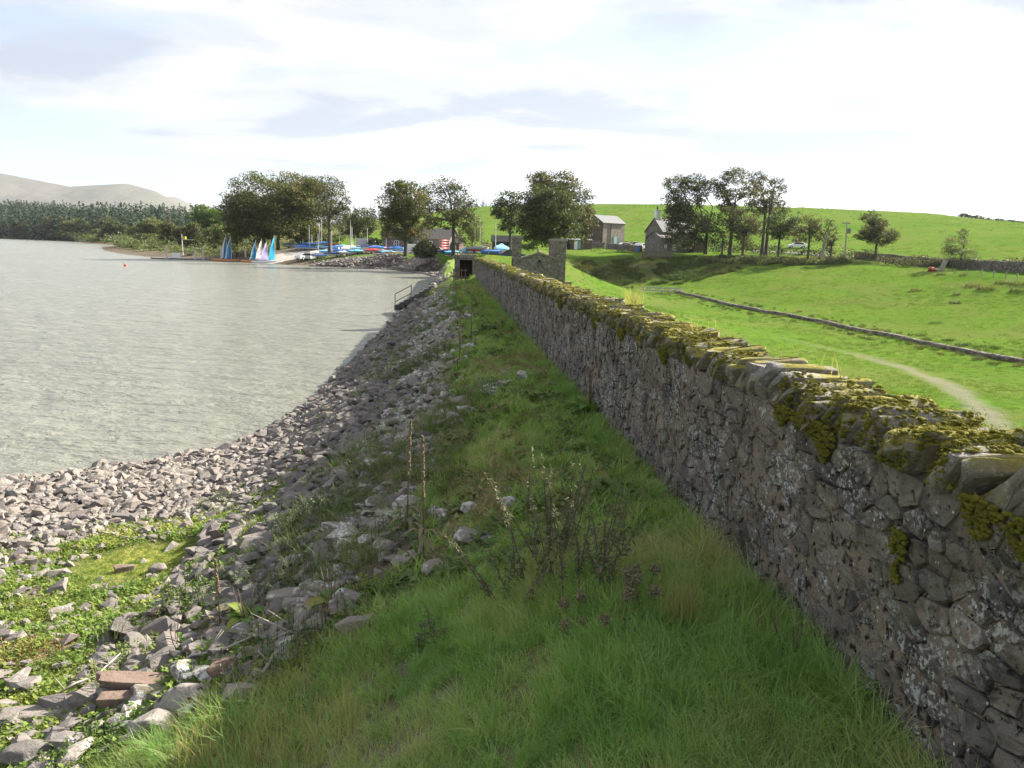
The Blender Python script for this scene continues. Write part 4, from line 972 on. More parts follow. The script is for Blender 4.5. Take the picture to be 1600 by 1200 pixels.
def leafy_mesh(name, mat, n, R, h, size, rs, ratio=0.5):
    """low rosette of small leaves"""
    V, F, T = [], [], []
    for _ in range(n):
        a = rs.uniform(0, 6.283); r = R * math.sqrt(rs.random()); c = np.array([r * math.cos(a), r * math.sin(a), h * rs.random() * (1 - 0.6 * r / R)])
        d = rs.uniform(0, 6.283); el = rs.uniform(-.2, .9); s = size * rs.uniform(.6, 1.3)
        u = np.array([math.cos(d) * math.cos(el), math.sin(d) * math.cos(el), math.sin(el)]); w = np.array([-math.sin(d), math.cos(d), rs.normal(0, .3)])
        b = len(V); V += [c, c + u * s * .5 + w * s * ratio * .5, c + u * s, c + u * s * .5 - w * s * ratio * .5]; F.append((b, b + 1, b + 2)); F.append((b, b + 2, b + 3)); T += [0, .3, .8, .3]
    return mesh_np(name, np.array(V), tris=np.array(F), mats=[mat], attrs={'tip': np.array(T)}, smooth=False)
def scatter(name, x, y, scale, tufts, rs, sink=0.02, tilt=0.12, idx=None):
    n = len(x); z = H(x, y) - sink
    me = bpy.data.meshes.new(name); me.vertices.add(n); me.vertices.foreach_set('co', np.stack([x, y, z], 1).astype(np.float32).ravel())
    me.attributes.new('scl', 'FLOAT', 'POINT').data.foreach_set('value', np.asarray(scale, np.float32))
    R = np.stack([rs.normal(0, tilt, n), rs.normal(0, tilt, n), rs.uniform(0, 6.283, n)], 1).astype(np.float32)
    me.attributes.new('rot', 'FLOAT_VECTOR', 'POINT').data.foreach_set('vector', R.ravel())
    me.attributes.new('pick', 'INT', 'POINT').data.foreach_set('value', (idx if idx is not None else rs.integers(0, len(tufts), n)).astype(np.int32))
    coll = bpy.data.collections.new(name + '_source')
    for i, t in enumerate(tufts): coll.objects.link(bpy.data.objects.new('%s_%02d' % (name, i), t))
    o = link(name, me); ng = bpy.data.node_groups.new(name, 'GeometryNodeTree')
    ng.interface.new_socket('Geometry', in_out='INPUT', socket_type='NodeSocketGeometry'); ng.interface.new_socket('Geometry', in_out='OUTPUT', socket_type='NodeSocketGeometry')
    N = ng.nodes.new; L = ng.links.new
    gi, go, ip, ci = N('NodeGroupInput'), N('NodeGroupOutput'), N('GeometryNodeInstanceOnPoints'), N('GeometryNodeCollectionInfo')
    ci.inputs['Collection'].default_value = coll; ci.inputs['Separate Children'].default_value = True; ci.inputs['Reset Children'].default_value = True
    def at_(nm, ty):
        a = N('GeometryNodeInputNamedAttribute'); a.data_type = ty; a.inputs['Name'].default_value = nm; return a.outputs['Attribute']
    L(gi.outputs[0], ip.inputs['Points']); L(ci.outputs[0], ip.inputs['Instance']); ip.inputs['Pick Instance'].default_value = True
    L(at_('pick', 'INT'), ip.inputs['Instance Index']); L(at_('scl', 'FLOAT'), ip.inputs['Scale'])
    er = N('FunctionNodeEulerToRotation'); L(at_('rot', 'FLOAT_VECTOR'), er.inputs[0]); L(er.outputs[0], ip.inputs['Rotation'])
    L(ip.outputs[0], go.inputs[0]); md = o.modifiers.new('scatter', 'NODES'); md.node_group = ng
    return tag(o, kind='stuff')
def scatter_grass():
    rs = np.random.default_rng(77)
    T = [tuft_mesh('grass_tuft', M['grass'], 46, 0.12, 0.30, 0.13, 0.75, 0.0065, rs, lean=(-0.25, -0.1)) for _ in range(5)]
    T += [tuft_mesh('grass_tuft', M['grass'], 40, 0.20, 0.42, 0.10, 0.95, 0.006, rs, lean=(-0.35, -0.2)) for _ in range(4)]
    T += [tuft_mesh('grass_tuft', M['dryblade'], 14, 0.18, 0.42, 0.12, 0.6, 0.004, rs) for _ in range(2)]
    T += [leafy_mesh('grass_herb', M['grass'], 46, 0.13, 0.10, 0.055, rs, .5) for _ in range(3)]
    X, Y, S, I = [], [], [], []
    for y0, y1, dens, sc in ((1.6, 5, 400, 0.74), (5, 9, 270, 0.74), (9, 18, 120, 0.85), (18, 44, 34, 1.1), (44, 110, 7, 1.6)):
        n = int((y1 - y0) * 4.7 * dens); y = rs.uniform(y0, y1, n); t = rs.uniform(0.02, 4.7, n); x = wall_x(y) - t * WN
        tg = tg_of(y) + (fbm(x * .8, y * .8, 3) - .5) * np.where(y < 6, .7, 1.5)
        p = sstep(0.55, -0.35, t - tg) + np.where((t < tg + 2.4) & (fbm(x * .45 + 9, y * .45, 3) > 0.60), 0.12, 0.0) * (y > 6)
        k = rs.random(n) < p; x, y, t = x[k], y[k], t[k]; n = len(x)
        lush = np.where(y < 5.2, 0.82, 0.52) * np.clip(0.6 + 1.0 * (fbm(x * 1.1, y * 1.1, 3) - .2), .5, 1.3) + 0.35 * (t < 0.25)
        q = rs.random(n); patch = fbm(x * .6 + 40, y * .6, 3)
        idx = np.where(q < 0.36, rs.integers(0, 5, n), np.where(q < 0.64, rs.integers(5, 9, n), np.where(q < 0.64 + 0.20 * (patch > .40), rs.integers(9, 11, n), rs.integers(11, 14, n))))
        lit = (y < 5.4) & (t > 2.3) & (rs.random(n) < .42); idx = np.where(lit, rs.integers(9, 11, n), idx)  # pale dry tufts added to colour in the sunlit corner's lighter grass
        idx = np.where((y < 5.2) & (idx >= 11) & (rs.random(n) < .75), rs.integers(0, 9, n), idx)
        X.append(x); Y.append(y); S.append(sc * lush * rs.uniform(.75, 1.3, n)); I.append(idx)
    T += [tuft_mesh('grass_tuft', M['palegrass'], 30, 0.08, 0.20, 0.07, 1.0, 0.011, rs) for _ in range(3)] + [leafy_mesh('grass_herb', M['littler'], 60, 0.16, 0.06, 0.045, rs, .5) for _ in range(2)] + [leafy_mesh('grass_herb', M['rubbleweed'], 34, 0.13, 0.10, 0.085, rs, .55) for _ in range(2)] + [tuft_mesh('grass_tuft', M['littler'], 26, 0.05, 0.14, 0.12, 1.0, .010, rs) for _ in range(2)]
    for y0, y1, dens, sc in ((5.0, 9, 46, .95), (9, 18, 30, 1.15), (18, 44, 11, 1.5)):
        n = int((y1 - y0) * 3.0 * dens); y = rs.uniform(y0, y1, n); t = rs.uniform(.05, 3.0, n); x = wall_x(y) - t * WN; q = fbm(x * .9 + 60, y * .55, 3); k = (t < tg_of(y) + .3) & (rs.random(n) < .9); x, y, t, q = x[k], y[k], t[k], q[k]; n = len(x)
        b_ = (q + rs.normal(0, .06, n)) > .53; r_ = rs.random(n); idx = np.where(b_, np.where(r_ < .5, rs.integers(17, 19, n), rs.integers(21, 23, n)), np.where(r_ < .66, rs.integers(14, 17, n), rs.integers(19, 21, n)))
        X.append(x); Y.append(y); S.append(sc * rs.uniform(.7, 1.35, n)); I.append(idx)
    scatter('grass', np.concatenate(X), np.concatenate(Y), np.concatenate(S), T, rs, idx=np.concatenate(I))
    # weeds between the beach stones
    W = [leafy_mesh('beach_weed', M['weed'], 60, 0.16, 0.10, 0.05, rs, .55) for _ in range(4)] + [tuft_mesh('beach_weed', M['weed'], 34, 0.04, 0.13, 0.12, .7, .008, rs) for _ in range(3)] + [leafy_mesh('beach_weed', M['redweed'], 60, 0.13, 0.13, 0.03, rs, .4) for _ in range(2)]
    n = 26000; x = rs.uniform(-11, -0.2, n); y = rs.uniform(3.0, 12.5, n); d = shore_d(x, y); t = lat(x, y)
    mat_ = np.hypot((x + 4.65) / 1.15, (y - 9.1) / 0.72) < 1.0
    pat = fbm(x * .75 + 20, y * .75, 3)
    p = np.where(mat_, 1.6, sstep(.12, .36, pat) * .9 * sstep(4.2, 6.2, d))
    k = (rs.random(n) < p) & (t > tg_of(y)) & (d > 3.0) & ((t > 4.3) | (y < 6)); x, y, m_ = x[k], y[k], mat_[k]
    red = np.hypot((x + 4.75) / .55, (y - 6.5) / .35) < 1
    idx = np.where(red & (rs.random(len(x)) < .45), rs.integers(7, 9, len(x)), rs.integers(0, 7, len(x))); idx = np.where(m_, rs.integers(4, 7, len(x)), idx)
    scatter('beach_weeds', x, y, np.where(m_, .5, rs.uniform(.5, 1.05, len(x))), W, rs, idx=idx)
    # scrappy green between the rocks of the slope
    W2 = [leafy_mesh('slope_weed', M['rubbleweed'], 90, 0.17, 0.10, 0.032, rs, .5) for _ in range(4)] + [tuft_mesh('slope_weed', M['rubbleweed'], 34, 0.10, 0.28, 0.13, .8, .007, rs) for _ in range(3)]
    n = 9000; y = 4 + 46 * rs.random(n) ** 1.7; t = rs.uniform(1.2, 5.6, n); x = wall_x(y) - t * WN
    veg = fbm(x * .45 + 9, y * .45, 3); tg = tg_of(y)
    p = sstep(.58, .66, veg) * sstep(3.0, 1.2, t - tg) * 0.5 + 0.03
    k = (rs.random(n) < p) & (t > tg - .2) & (shore_d(x, y) > 0.8); x, y = x[k], y[k]
    scatter('slope_weeds', x, y, rs.uniform(.5, 1.15, len(x)) * np.where(y > 20, 1.3, 1), W2, rs, sink=-0.06)
scatter_grass()

# ---- single plants
def plant(name, px, py, h, n, r, leaf, stemmat, leafmat, label, cat, seed, lean=0.12, leafn=16, leaf0=0.15, rz=0, head=None, group=None):
    rs = np.random.default_rng(seed); p = hit(px, py); root = empty(name, (p[0], p[1], gz(p[0], p[1])), 0, label, cat, group)
    st = MB(); V, F, T = [], [], []; hv = []
    for _ in range(n):
        a = rs.uniform(0, 6.283); q = r * math.sqrt(rs.random()); b0 = np.array([q * math.cos(a), q * math.sin(a), -0.08 + gz(p[0] + q * math.cos(a), p[1] + q * math.sin(a)) - gz(p[0], p[1])])
        hh = h * rs.uniform(.65, 1.05); tipp = b0 + np.array([rs.normal(0, lean) * hh, rs.normal(0, lean) * hh, hh]); mid = (b0 + tipp) / 2 + rs.normal(0, .03 * hh, 3)
        w = 0.003 + 0.0022 * h; st.tube([b0, mid, tipp], [w, w * .8, w * .4], 4)
        for _k in range(leafn):
            f = rs.uniform(leaf0, 1.0); c = (b0 * (1 - f) + tipp * f) if f > .5 else (b0 * (1 - 2 * f) + mid * 2 * f) if f < .5 else mid
            c = np.array(c); d = rs.uniform(0, 6.283); el = rs.normal(.15, .45); s = leaf * rs.uniform(.6, 1.25) * (1.15 - .6 * f)
            u = np.array([math.cos(d) * math.cos(el), math.sin(d) * math.cos(el), math.sin(el)]); wv = np.array([-math.sin(d), math.cos(d), rs.normal(0, .3)]); i = len(V)
            V += [c, c + u * s * .45 + wv * s * .2, c + u * s + np.array([0, 0, -s * .25]), c + u * s * .45 - wv * s * .2]; F += [(i, i + 1, i + 2), (i, i + 2, i + 3)]; T += [rs.random()] * 4
        if head: hv.append(tipp)
    st.build('stem', stemmat, root)
    if V: link('leaves', mesh_np('leaves', np.array(V), tris=np.array(F), mats=[leafmat], attrs={'rnd': np.array(T)}), root)
    for tipp in hv:
        m_ = MB()
        for _k in range(head[0]):
            m_.box(tipp + rs.normal(0, head[1] * .45, 3), (head[1] * rs.uniform(.10, .25), head[1] * rs.uniform(.10, .25), head[1] * rs.uniform(.5, 1.1)), rs.random() * 3, rs.normal(0, .8), rs.normal(0, .8))
        m_.build('seed_head', head[2], root)
    return root
plant('nettle_clump', 475, 826, 0.42, 60, 0.40, 0.06, M['stem'], M['nettle'], 'dense fresh green nettle clump at the toe of the rock slope', 'weeds', 31, leafn=20)
plant('nettle_clump', 455, 915, 0.36, 60, 0.36, 0.055, M['stem'], M['nettle'], 'grey green weed clump among shaded boulders below the nettles', 'weeds', 32, leafn=20)
plant('weed_clump', 430, 1030, 0.36, 70, 0.42, 0.055, M['deadstem'], M['nettle'], 'tangled brownish green weeds just above the dead branches', 'weeds', 33, leafn=14)
plant('weed_clump', 545, 955, 0.32, 26, 0.28, 0.06, M['deadstem'], M['thistle'], 'brown withered weeds between mossy rocks and the long grass', 'weeds', 34, leafn=12)
plant('weed_clump', 290, 955, 0.42, 34, 0.30, 0.07, M['stem'], M['greenleaf'], 'bright green leafy weeds standing among beach stones by the shade edge', 'weeds', 35, leafn=18)
plant('weed_clump', 132, 1180, 0.26, 30, 0.26, 0.07, M['stem'], M['greenleaf'], 'feathery bright green weeds growing near the beach corner', 'weeds', 36, leafn=20)
plant('weed_clump', 640, 582, 0.55, 50, 0.75, 0.10, M['deadstem'], M['nettle'], 'rounded weed clump with brown tops on the mid rock slope', 'weeds', 37, leafn=14)
plant('weed_clump', 655, 620, 0.30, 30, 0.6, 0.10, M['stem'], M['nettle'], 'low green weed patch below the brown topped clump', 'weeds', 47, leafn=12)
plant('weed_clump', 340, 790, 0.3, 26, 0.35, 0.07, M['stem'], M['greenleaf'], 'yellowish green weeds beside the pinkish shore stones', 'weeds', 48, leafn=14)
plant('weed_clump', 625, 835, 0.35, 34, 0.30, 0.06, M['stem'], M['nettle'], 'pale grey green weeds around the foot of the seed spikes', 'weeds', 49, leafn=14)
plant('pale_shrub', 462, 1122, 0.22, 40, 0.14, 0.028, M['stem'], M['ragwort'], 'small shrub speckled with cream flowers at the sunlit grass edge', 'shrub', 38, lean=.3, leafn=26)
plant('dark_thistle', 672, 1010, 0.30, 9, 0.08, 0.075, M['stem'], M['thistle'], 'small dark spiky thistle in the long shaded grass', 'thistle', 39, leafn=26)
for k, (px, py, h, lab) in enumerate([(845, 905, .92, 'tallest dark thistle with bushy top in the grass'), (905, 925, .80, 'slim dark thistle right of the tallest one'), (815, 935, .58, 'short dark thistle left of the tallest one'), (935, 900, .74, 'dark upright thistle nearest the dead flower heads'), (868, 880, .85, 'bushy thistle just behind the tallest dark thistle')]):
    plant('thistle', px, py, h, 8, .16, .05, M['deadstem'], M['thistle'], lab, 'thistle', 40 + k, lean=.26, leafn=75, leaf0=.25)
for k, (px, py, h, lab) in enumerate([(975, 1000, .40, 'dead brown thistle with fluffy heads in front of the dark thistles'), (915, 990, .24, 'low dead thistle heads drooping into the grass'), (1010, 945, .34, 'dead thistle stalk leaning towards the wall')]):
    plant('dead_thistle', px, py, h, 4, .06, .05, M['deadstem'], M['brownleaf'], lab, 'thistle', 60 + k, lean=.38, leafn=12, head=(70, .030, M['seedhead']))
def spike(px, py, top, label, seed, mat='paleseed'):
    rs = np.random.default_rng(seed); p = hit(px, py); h = (py - top) * np.linalg.norm(p - [0, 0, EYE]) / FPX
    root = empty('seed_spike', p, 0, label, 'dead plant'); m_ = MB(); lx = rs.normal(0, .02)
    m_.tube([(0, 0, -.1), (lx * .5, 0, h * .5), (lx, 0, h)], [.008, .007, .004], 5); m_.build('stem', M['deadstem'], root); m_ = MB()
    for _ in range(130):
        f = .52 + .48 * rs.random(); a = rs.uniform(0, 6.283); rr = .011 * (1.15 - .5 * f); m_.box((lx * f + math.cos(a) * rr, math.sin(a) * rr, h * f), (.012, .012, .015), a)
    m_.build('seed_head', M[mat], root)
    m_ = MB()
    for _ in range(14):
        f = rs.random() * .3; a = rs.uniform(0, 6.283); m_.add([(0, 0, h * f), (math.cos(a + .2) * .1, math.sin(a + .2) * .1, h * f + .03), (math.cos(a) * .2, math.sin(a) * .2, h * f - .03), (math.cos(a - .2) * .1, math.sin(a - .2) * .1, h * f + .03)], [(0, 1, 2, 3)])
    m_.build('withered_leaf', M['seedhead'], root)
spike(635, 835, 655, 'taller dead seed spike standing on the rock slope', 3)
spike(662, 880, 681, 'second dead seed spike with pale flecked top, nearer the grass', 4)
spike(345, 985, 880, 'yellowing seed spike leaning over the beach stones', 5)
spike(735, 545, 490, 'thin brown seed spike far up the rock slope', 6, 'seedhead'); spike(718, 575, 520, 'thin brown seed spike below the farther one', 7, 'seedhead')
def dock(px, py, n, size, label, seed):
    rs = np.random.default_rng(seed); p = hit(px, py); root = empty('dock_plant', p, 0, label, 'dock plant'); V, F, T = [], [], []
    for _ in range(n):
        d = rs.uniform(0, 6.283); L_ = size * rs.uniform(.7, 1.2); w = L_ * .2; prev = None; el = rs.uniform(.5, 1.1); c = np.array([0, 0, .03])
        rr = rs.random(); i0 = len(V)
        for k in range(5):
            f = k / 4; ww = w * math.sin(math.pi * min(.97, .12 + f * .86)); side = np.array([-math.sin(d), math.cos(d), 0]); 
            V += [c - side * ww + [0, 0, ww * .35], c, c + side * ww + [0, 0, ww * .35]]; T += [rr] * 3
            e = el - f * 1.5; c = c + np.array([math.cos(d) * math.cos(e), math.sin(d) * math.cos(e), math.sin(e)]) * L_ / 4
        for k in range(4):
            a = i0 + 3 * k; F += [(a, a + 1, a + 4), (a, a + 4, a + 3), (a + 1, a + 2, a + 5), (a + 1, a + 5, a + 4)]
    link('leaves', mesh_np('leaves', np.array(V), tris=np.array(F), mats=[M['dock']], attrs={'rnd': np.array(T)}, smooth=True), root)
    m_ = MB()
    for _ in range(4): m_.tube([(0, 0, -.05), (rs.normal(0, .06), rs.normal(0, .06), size * 1.5)], [.006, .004], 4)
    m_.build('stem', M['red_rock'] if seed % 2 else M['deadstem'], root)
dock(520, 955, 9, .26, 'broad leaved dock plant beside the flat dark slab', 1); dock(275, 1020, 8, .22, 'dock plant with red stems above the long sandstone slab', 3)
dock(385, 975, 10, .24, 'dock plant at the shaded foot of the weedy slope', 5); dock(922, 650, 10, .4, 'glossy dock plant growing against the middle of the wall', 2); dock(1240, 1040, 4, .16, 'pair of dark dock leaves at the foot of the wall', 4)
dock(240, 985, 7, .16, 'small dock plant among stones left of the red stemmed dock', 6)
def branch(pts, r, label, twigs=3, seed=1):
    rs = np.random.default_rng(seed); P = [hit(*q) + np.array([0, 0, .06 + .05 * (i % 2)]) for i, q in enumerate(pts)]; m_ = MB(); m_.tube(P, [r * (1 - .5 * i / len(P)) for i in range(len(P))], 6)
    for _ in range(twigs):
        i = rs.integers(0, len(P) - 1); a = P[i] * .5 + P[i + 1] * .5; m_.tube([a, a + np.array([rs.normal(0, .15), rs.normal(0, .15), rs.uniform(.05, .2)])], [r * .5, r * .2], 4)
    o = m_.build('branch', M['deadwood'], smooth=True); tag(o, label, 'branch')
branch([(268, 1060), (300, 1042), (345, 1027), (392, 1014)], .014, 'long pale driftwood stick propped across the beach stones', 2, 1)
branch([(85, 1098), (120, 1085), (150, 1066), (190, 1037)], .011, 'thin dark forked twig on the weedy beach', 4, 2)
branch([(412, 1062), (430, 1042), (452, 1012), (475, 1000)], .016, 'bleached forked branch above the shaded boulders', 2, 3)
branch([(425, 1010), (455, 1005), (478, 993)], .012, 'short bleached branch lying across the forked one', 2, 4)
branch([(275, 808), (292, 812), (300, 824)], .02, 'curved pale driftwood on the shore stones', 0, 5)
def dry_tuft(p, h, n, spread, label, seed, mat='dryblade', w=.006, lean=(0, 0)):
    rs = np.random.default_rng(seed); V, F, T = blades(n, h * .55, h, spread, .32, w, rs, 3, lean); o = link('grass_tuft', mesh_np('grass_tuft', V, tris=F, mats=[M[mat]], attrs={'tip': T}), None, p); tag(o, label, 'grass tuft')
for s, px_, h, n, sp, lab in [(9.4, 0, .42, 60, .12, 'tall pale dry grass tuft growing out of the wall top'), (6.9, 0, .25, 10, .14, 'few dry grass stalks on the wall top nearer than the tall tuft'), (4.6, 0, .32, 10, .20, 'wispy tall grass stalks behind the near coping'), (5.3, 0, .28, 8, .15, 'thin grass stalks beside the mossy coping'), (4.9, 1, .09, 50, .09, 'short straw coloured grass between near coping stones'), (36, 0, .5, 40, .35, 'straw coloured grass on the far end of the wall')]:
    dry_tuft(wall_pt(s, -.40 if px_ == 0 else -.1, ZTOP + .15), h, n, sp, lab, int(s * 10), w=.004 if n < 20 else .006)
p = hit(1062, 985); dry_tuft(p, .42, 110, .13, 'tall pale grass tussock standing in the shaded grass below the wall', 91)
p = hit(560, 1130); dry_tuft(p, .40, 24, .2, 'thin yellow grass stems over the shaded long grass', 92)
p = hit(330, 1190); dry_tuft(p, .30, 120, .25, 'sunlit yellow grass tuft at the bottom of the slope', 93)
p = hit(440, 1170); dry_tuft(p, .30, 110, .22, 'sunlit pale grass tuft right of the yellow one', 94)
# ------------------------------------------------------------------ trees, shrubs, hedges
def leaf_cloud(centers, radii, n_each, size, rs, droop=0.3, flat=0.0, aspect=0.75):
    """leaf sprays: small quads gathered round each centre"""
    n = int(np.sum(n_each)); ci = np.repeat(np.arange(len(centers)), n_each)
    g = rs.normal(0, 1, (n, 3)); g /= np.linalg.norm(g, axis=1, keepdims=True); g *= rs.random((n, 1)) ** 0.45
    P = centers[ci] + g * radii[ci]
    az = rs.uniform(0, 6.283, n); el = rs.normal(-droop, 0.55, n); s = size * rs.uniform(0.55, 1.35, n)
    u = np.stack([np.cos(az) * np.cos(el), np.sin(az) * np.cos(el), np.sin(el)], 1)
    r = rs.normal(0, 1, (n, 3)); r[:, 2] *= (1 - flat); w = np.cross(u, r); w /= np.linalg.norm(w, axis=1, keepdims=True) + 1e-9
    u *= (s / 2)[:, None]; w *= (s * aspect / 2)[:, None]
    V = np.stack([P - u, P + w * 0.9, P + u, P - w * 0.9], 1).reshape(-1, 3)
    Q = np.arange(4 * n).reshape(-1, 4)
    rv = np.clip(0.5 + 0.28 * rs.normal(0, 1, len(centers))[ci] + 0.16 * rs.normal(0, 1, n), 0, 1)
    return V, Q, np.repeat(rv, 4)
def make_tree(name, base, D, lobes, leaf, label, cat='tree', trunks=1, lw=0.45, dens=1.0, seed=1, clump=0.30, wood='bark', tr=None, group=None, depth=0.9, flat=0.0, bz=None):
    """lobes are (px, py, rx, ry) outlines of the foliage masses, set D metres away"""
    rs = np.random.default_rng(seed); k = D / FPX; lw = lw * .62 if cat == 'tree' else lw * .8
    b = at(base[0], base[1], D); b[2] = gz(b[0], b[1]) if bz is None else bz
    root = empty(name, b, 0, label, cat, group)
    cen, rad_, ne, lobec = [], [], [], []
    for (px, py, rx, ry) in lobes:
        c = at(px, py, D) - b; gr = 1.14 if cat == 'tree' else 1.0; R = np.array([rx * k, rx * k * depth, ry * k]) * gr; c[1] += rs.normal(0, .35) * rx * k
        lobec.append((c, R)); area = 4 * math.pi * ((R[0] * R[1]) ** 1.6 / 3 + 2 * (R[0] * R[2]) ** 1.6 / 3) ** (1 / 1.6)
        nc = max(8, int(area / (clump * R.mean()) ** 2 * 0.42))
        g = rs.normal(0, 1, (nc, 3)); g /= np.linalg.norm(g, axis=1, keepdims=True); g *= (0.45 + 0.55 * rs.random((nc, 1)) ** 0.6) * rs.uniform(.82, 1.12, (nc, 1))
        cen.append(c + g * R); cr = clump * R.mean() * rs.uniform(0.7, 1.35, nc); rad_.append(np.stack([cr * 1.25, cr * 1.25, cr * 0.7], 1)); ne.append(np.maximum(3, (dens * 4.4 * (cr / lw) ** 2 * rs.uniform(.5, 1.5, nc)).astype(int)))
    cen, rad_, ne = np.vstack(cen), np.vstack(rad_), np.concatenate(ne)
    ok = cen[:, 2] > 0.25; cen, rad_, ne = cen[ok], rad_[ok], ne[ok]
    V, Q, rv = leaf_cloud(cen, rad_, ne, lw, rs, flat=flat)
    cr_ = link('crown', mesh_np('crown', V, quads=Q, mats=[M[leaf]], attrs={'rnd': rv}), root)
    # trunk, limbs to every foliage mass, and branchlets
    mb = MB(); hgt = max(c[2] + R[2] for c, R in lobec); r0 = tr or 0.019 * hgt + 0.07
    low = min(c[2] - R[2] for c, R in lobec)
    for t_ in range(trunks):
        off = np.array([(t_ - (trunks - 1) / 2) * r0 * 3.0, rs.normal(0, r0), 0]); fork = np.array([off[0] * 1.6, off[1], max(0.18 * hgt, min(low + 0.22 * (hgt - low), .5 * hgt))])
        mb.tube([off + [0, 0, -.4], off + [0, 0, .12 * hgt], fork], [r0 * 1.25, r0 * .9, r0 * .75], 8, False)
        for q, (c, R) in enumerate(lobec):
            if trunks > 1 and q % trunks != t_: continue
            mid = fork * .45 + c * .55 + np.array([rs.normal(0, .06), rs.normal(0, .06), .06]) * hgt; e = c + np.array([0, 0, R[2] * .35]); rr = r0 * .55
            mb.tube([fork, mid, e], [rr, rr * .6, rr * .22], 5, False)
            for _ in range(7):
                g = rs.normal(0, 1, 3); g /= np.linalg.norm(g); g[2] = abs(g[2]) * .7; f = rs.uniform(.35, 1.0); s_ = mid * (1 - f) + e * f
                e2 = c + g * R * .9; mb.tube([s_, (s_ + e2) / 2 + [0, 0, .05 * R[2]], e2], [rr * .28, rr * .18, rr * .07], 3, False)
    mb.build('trunk', M[wood], root, smooth=True)
    return root
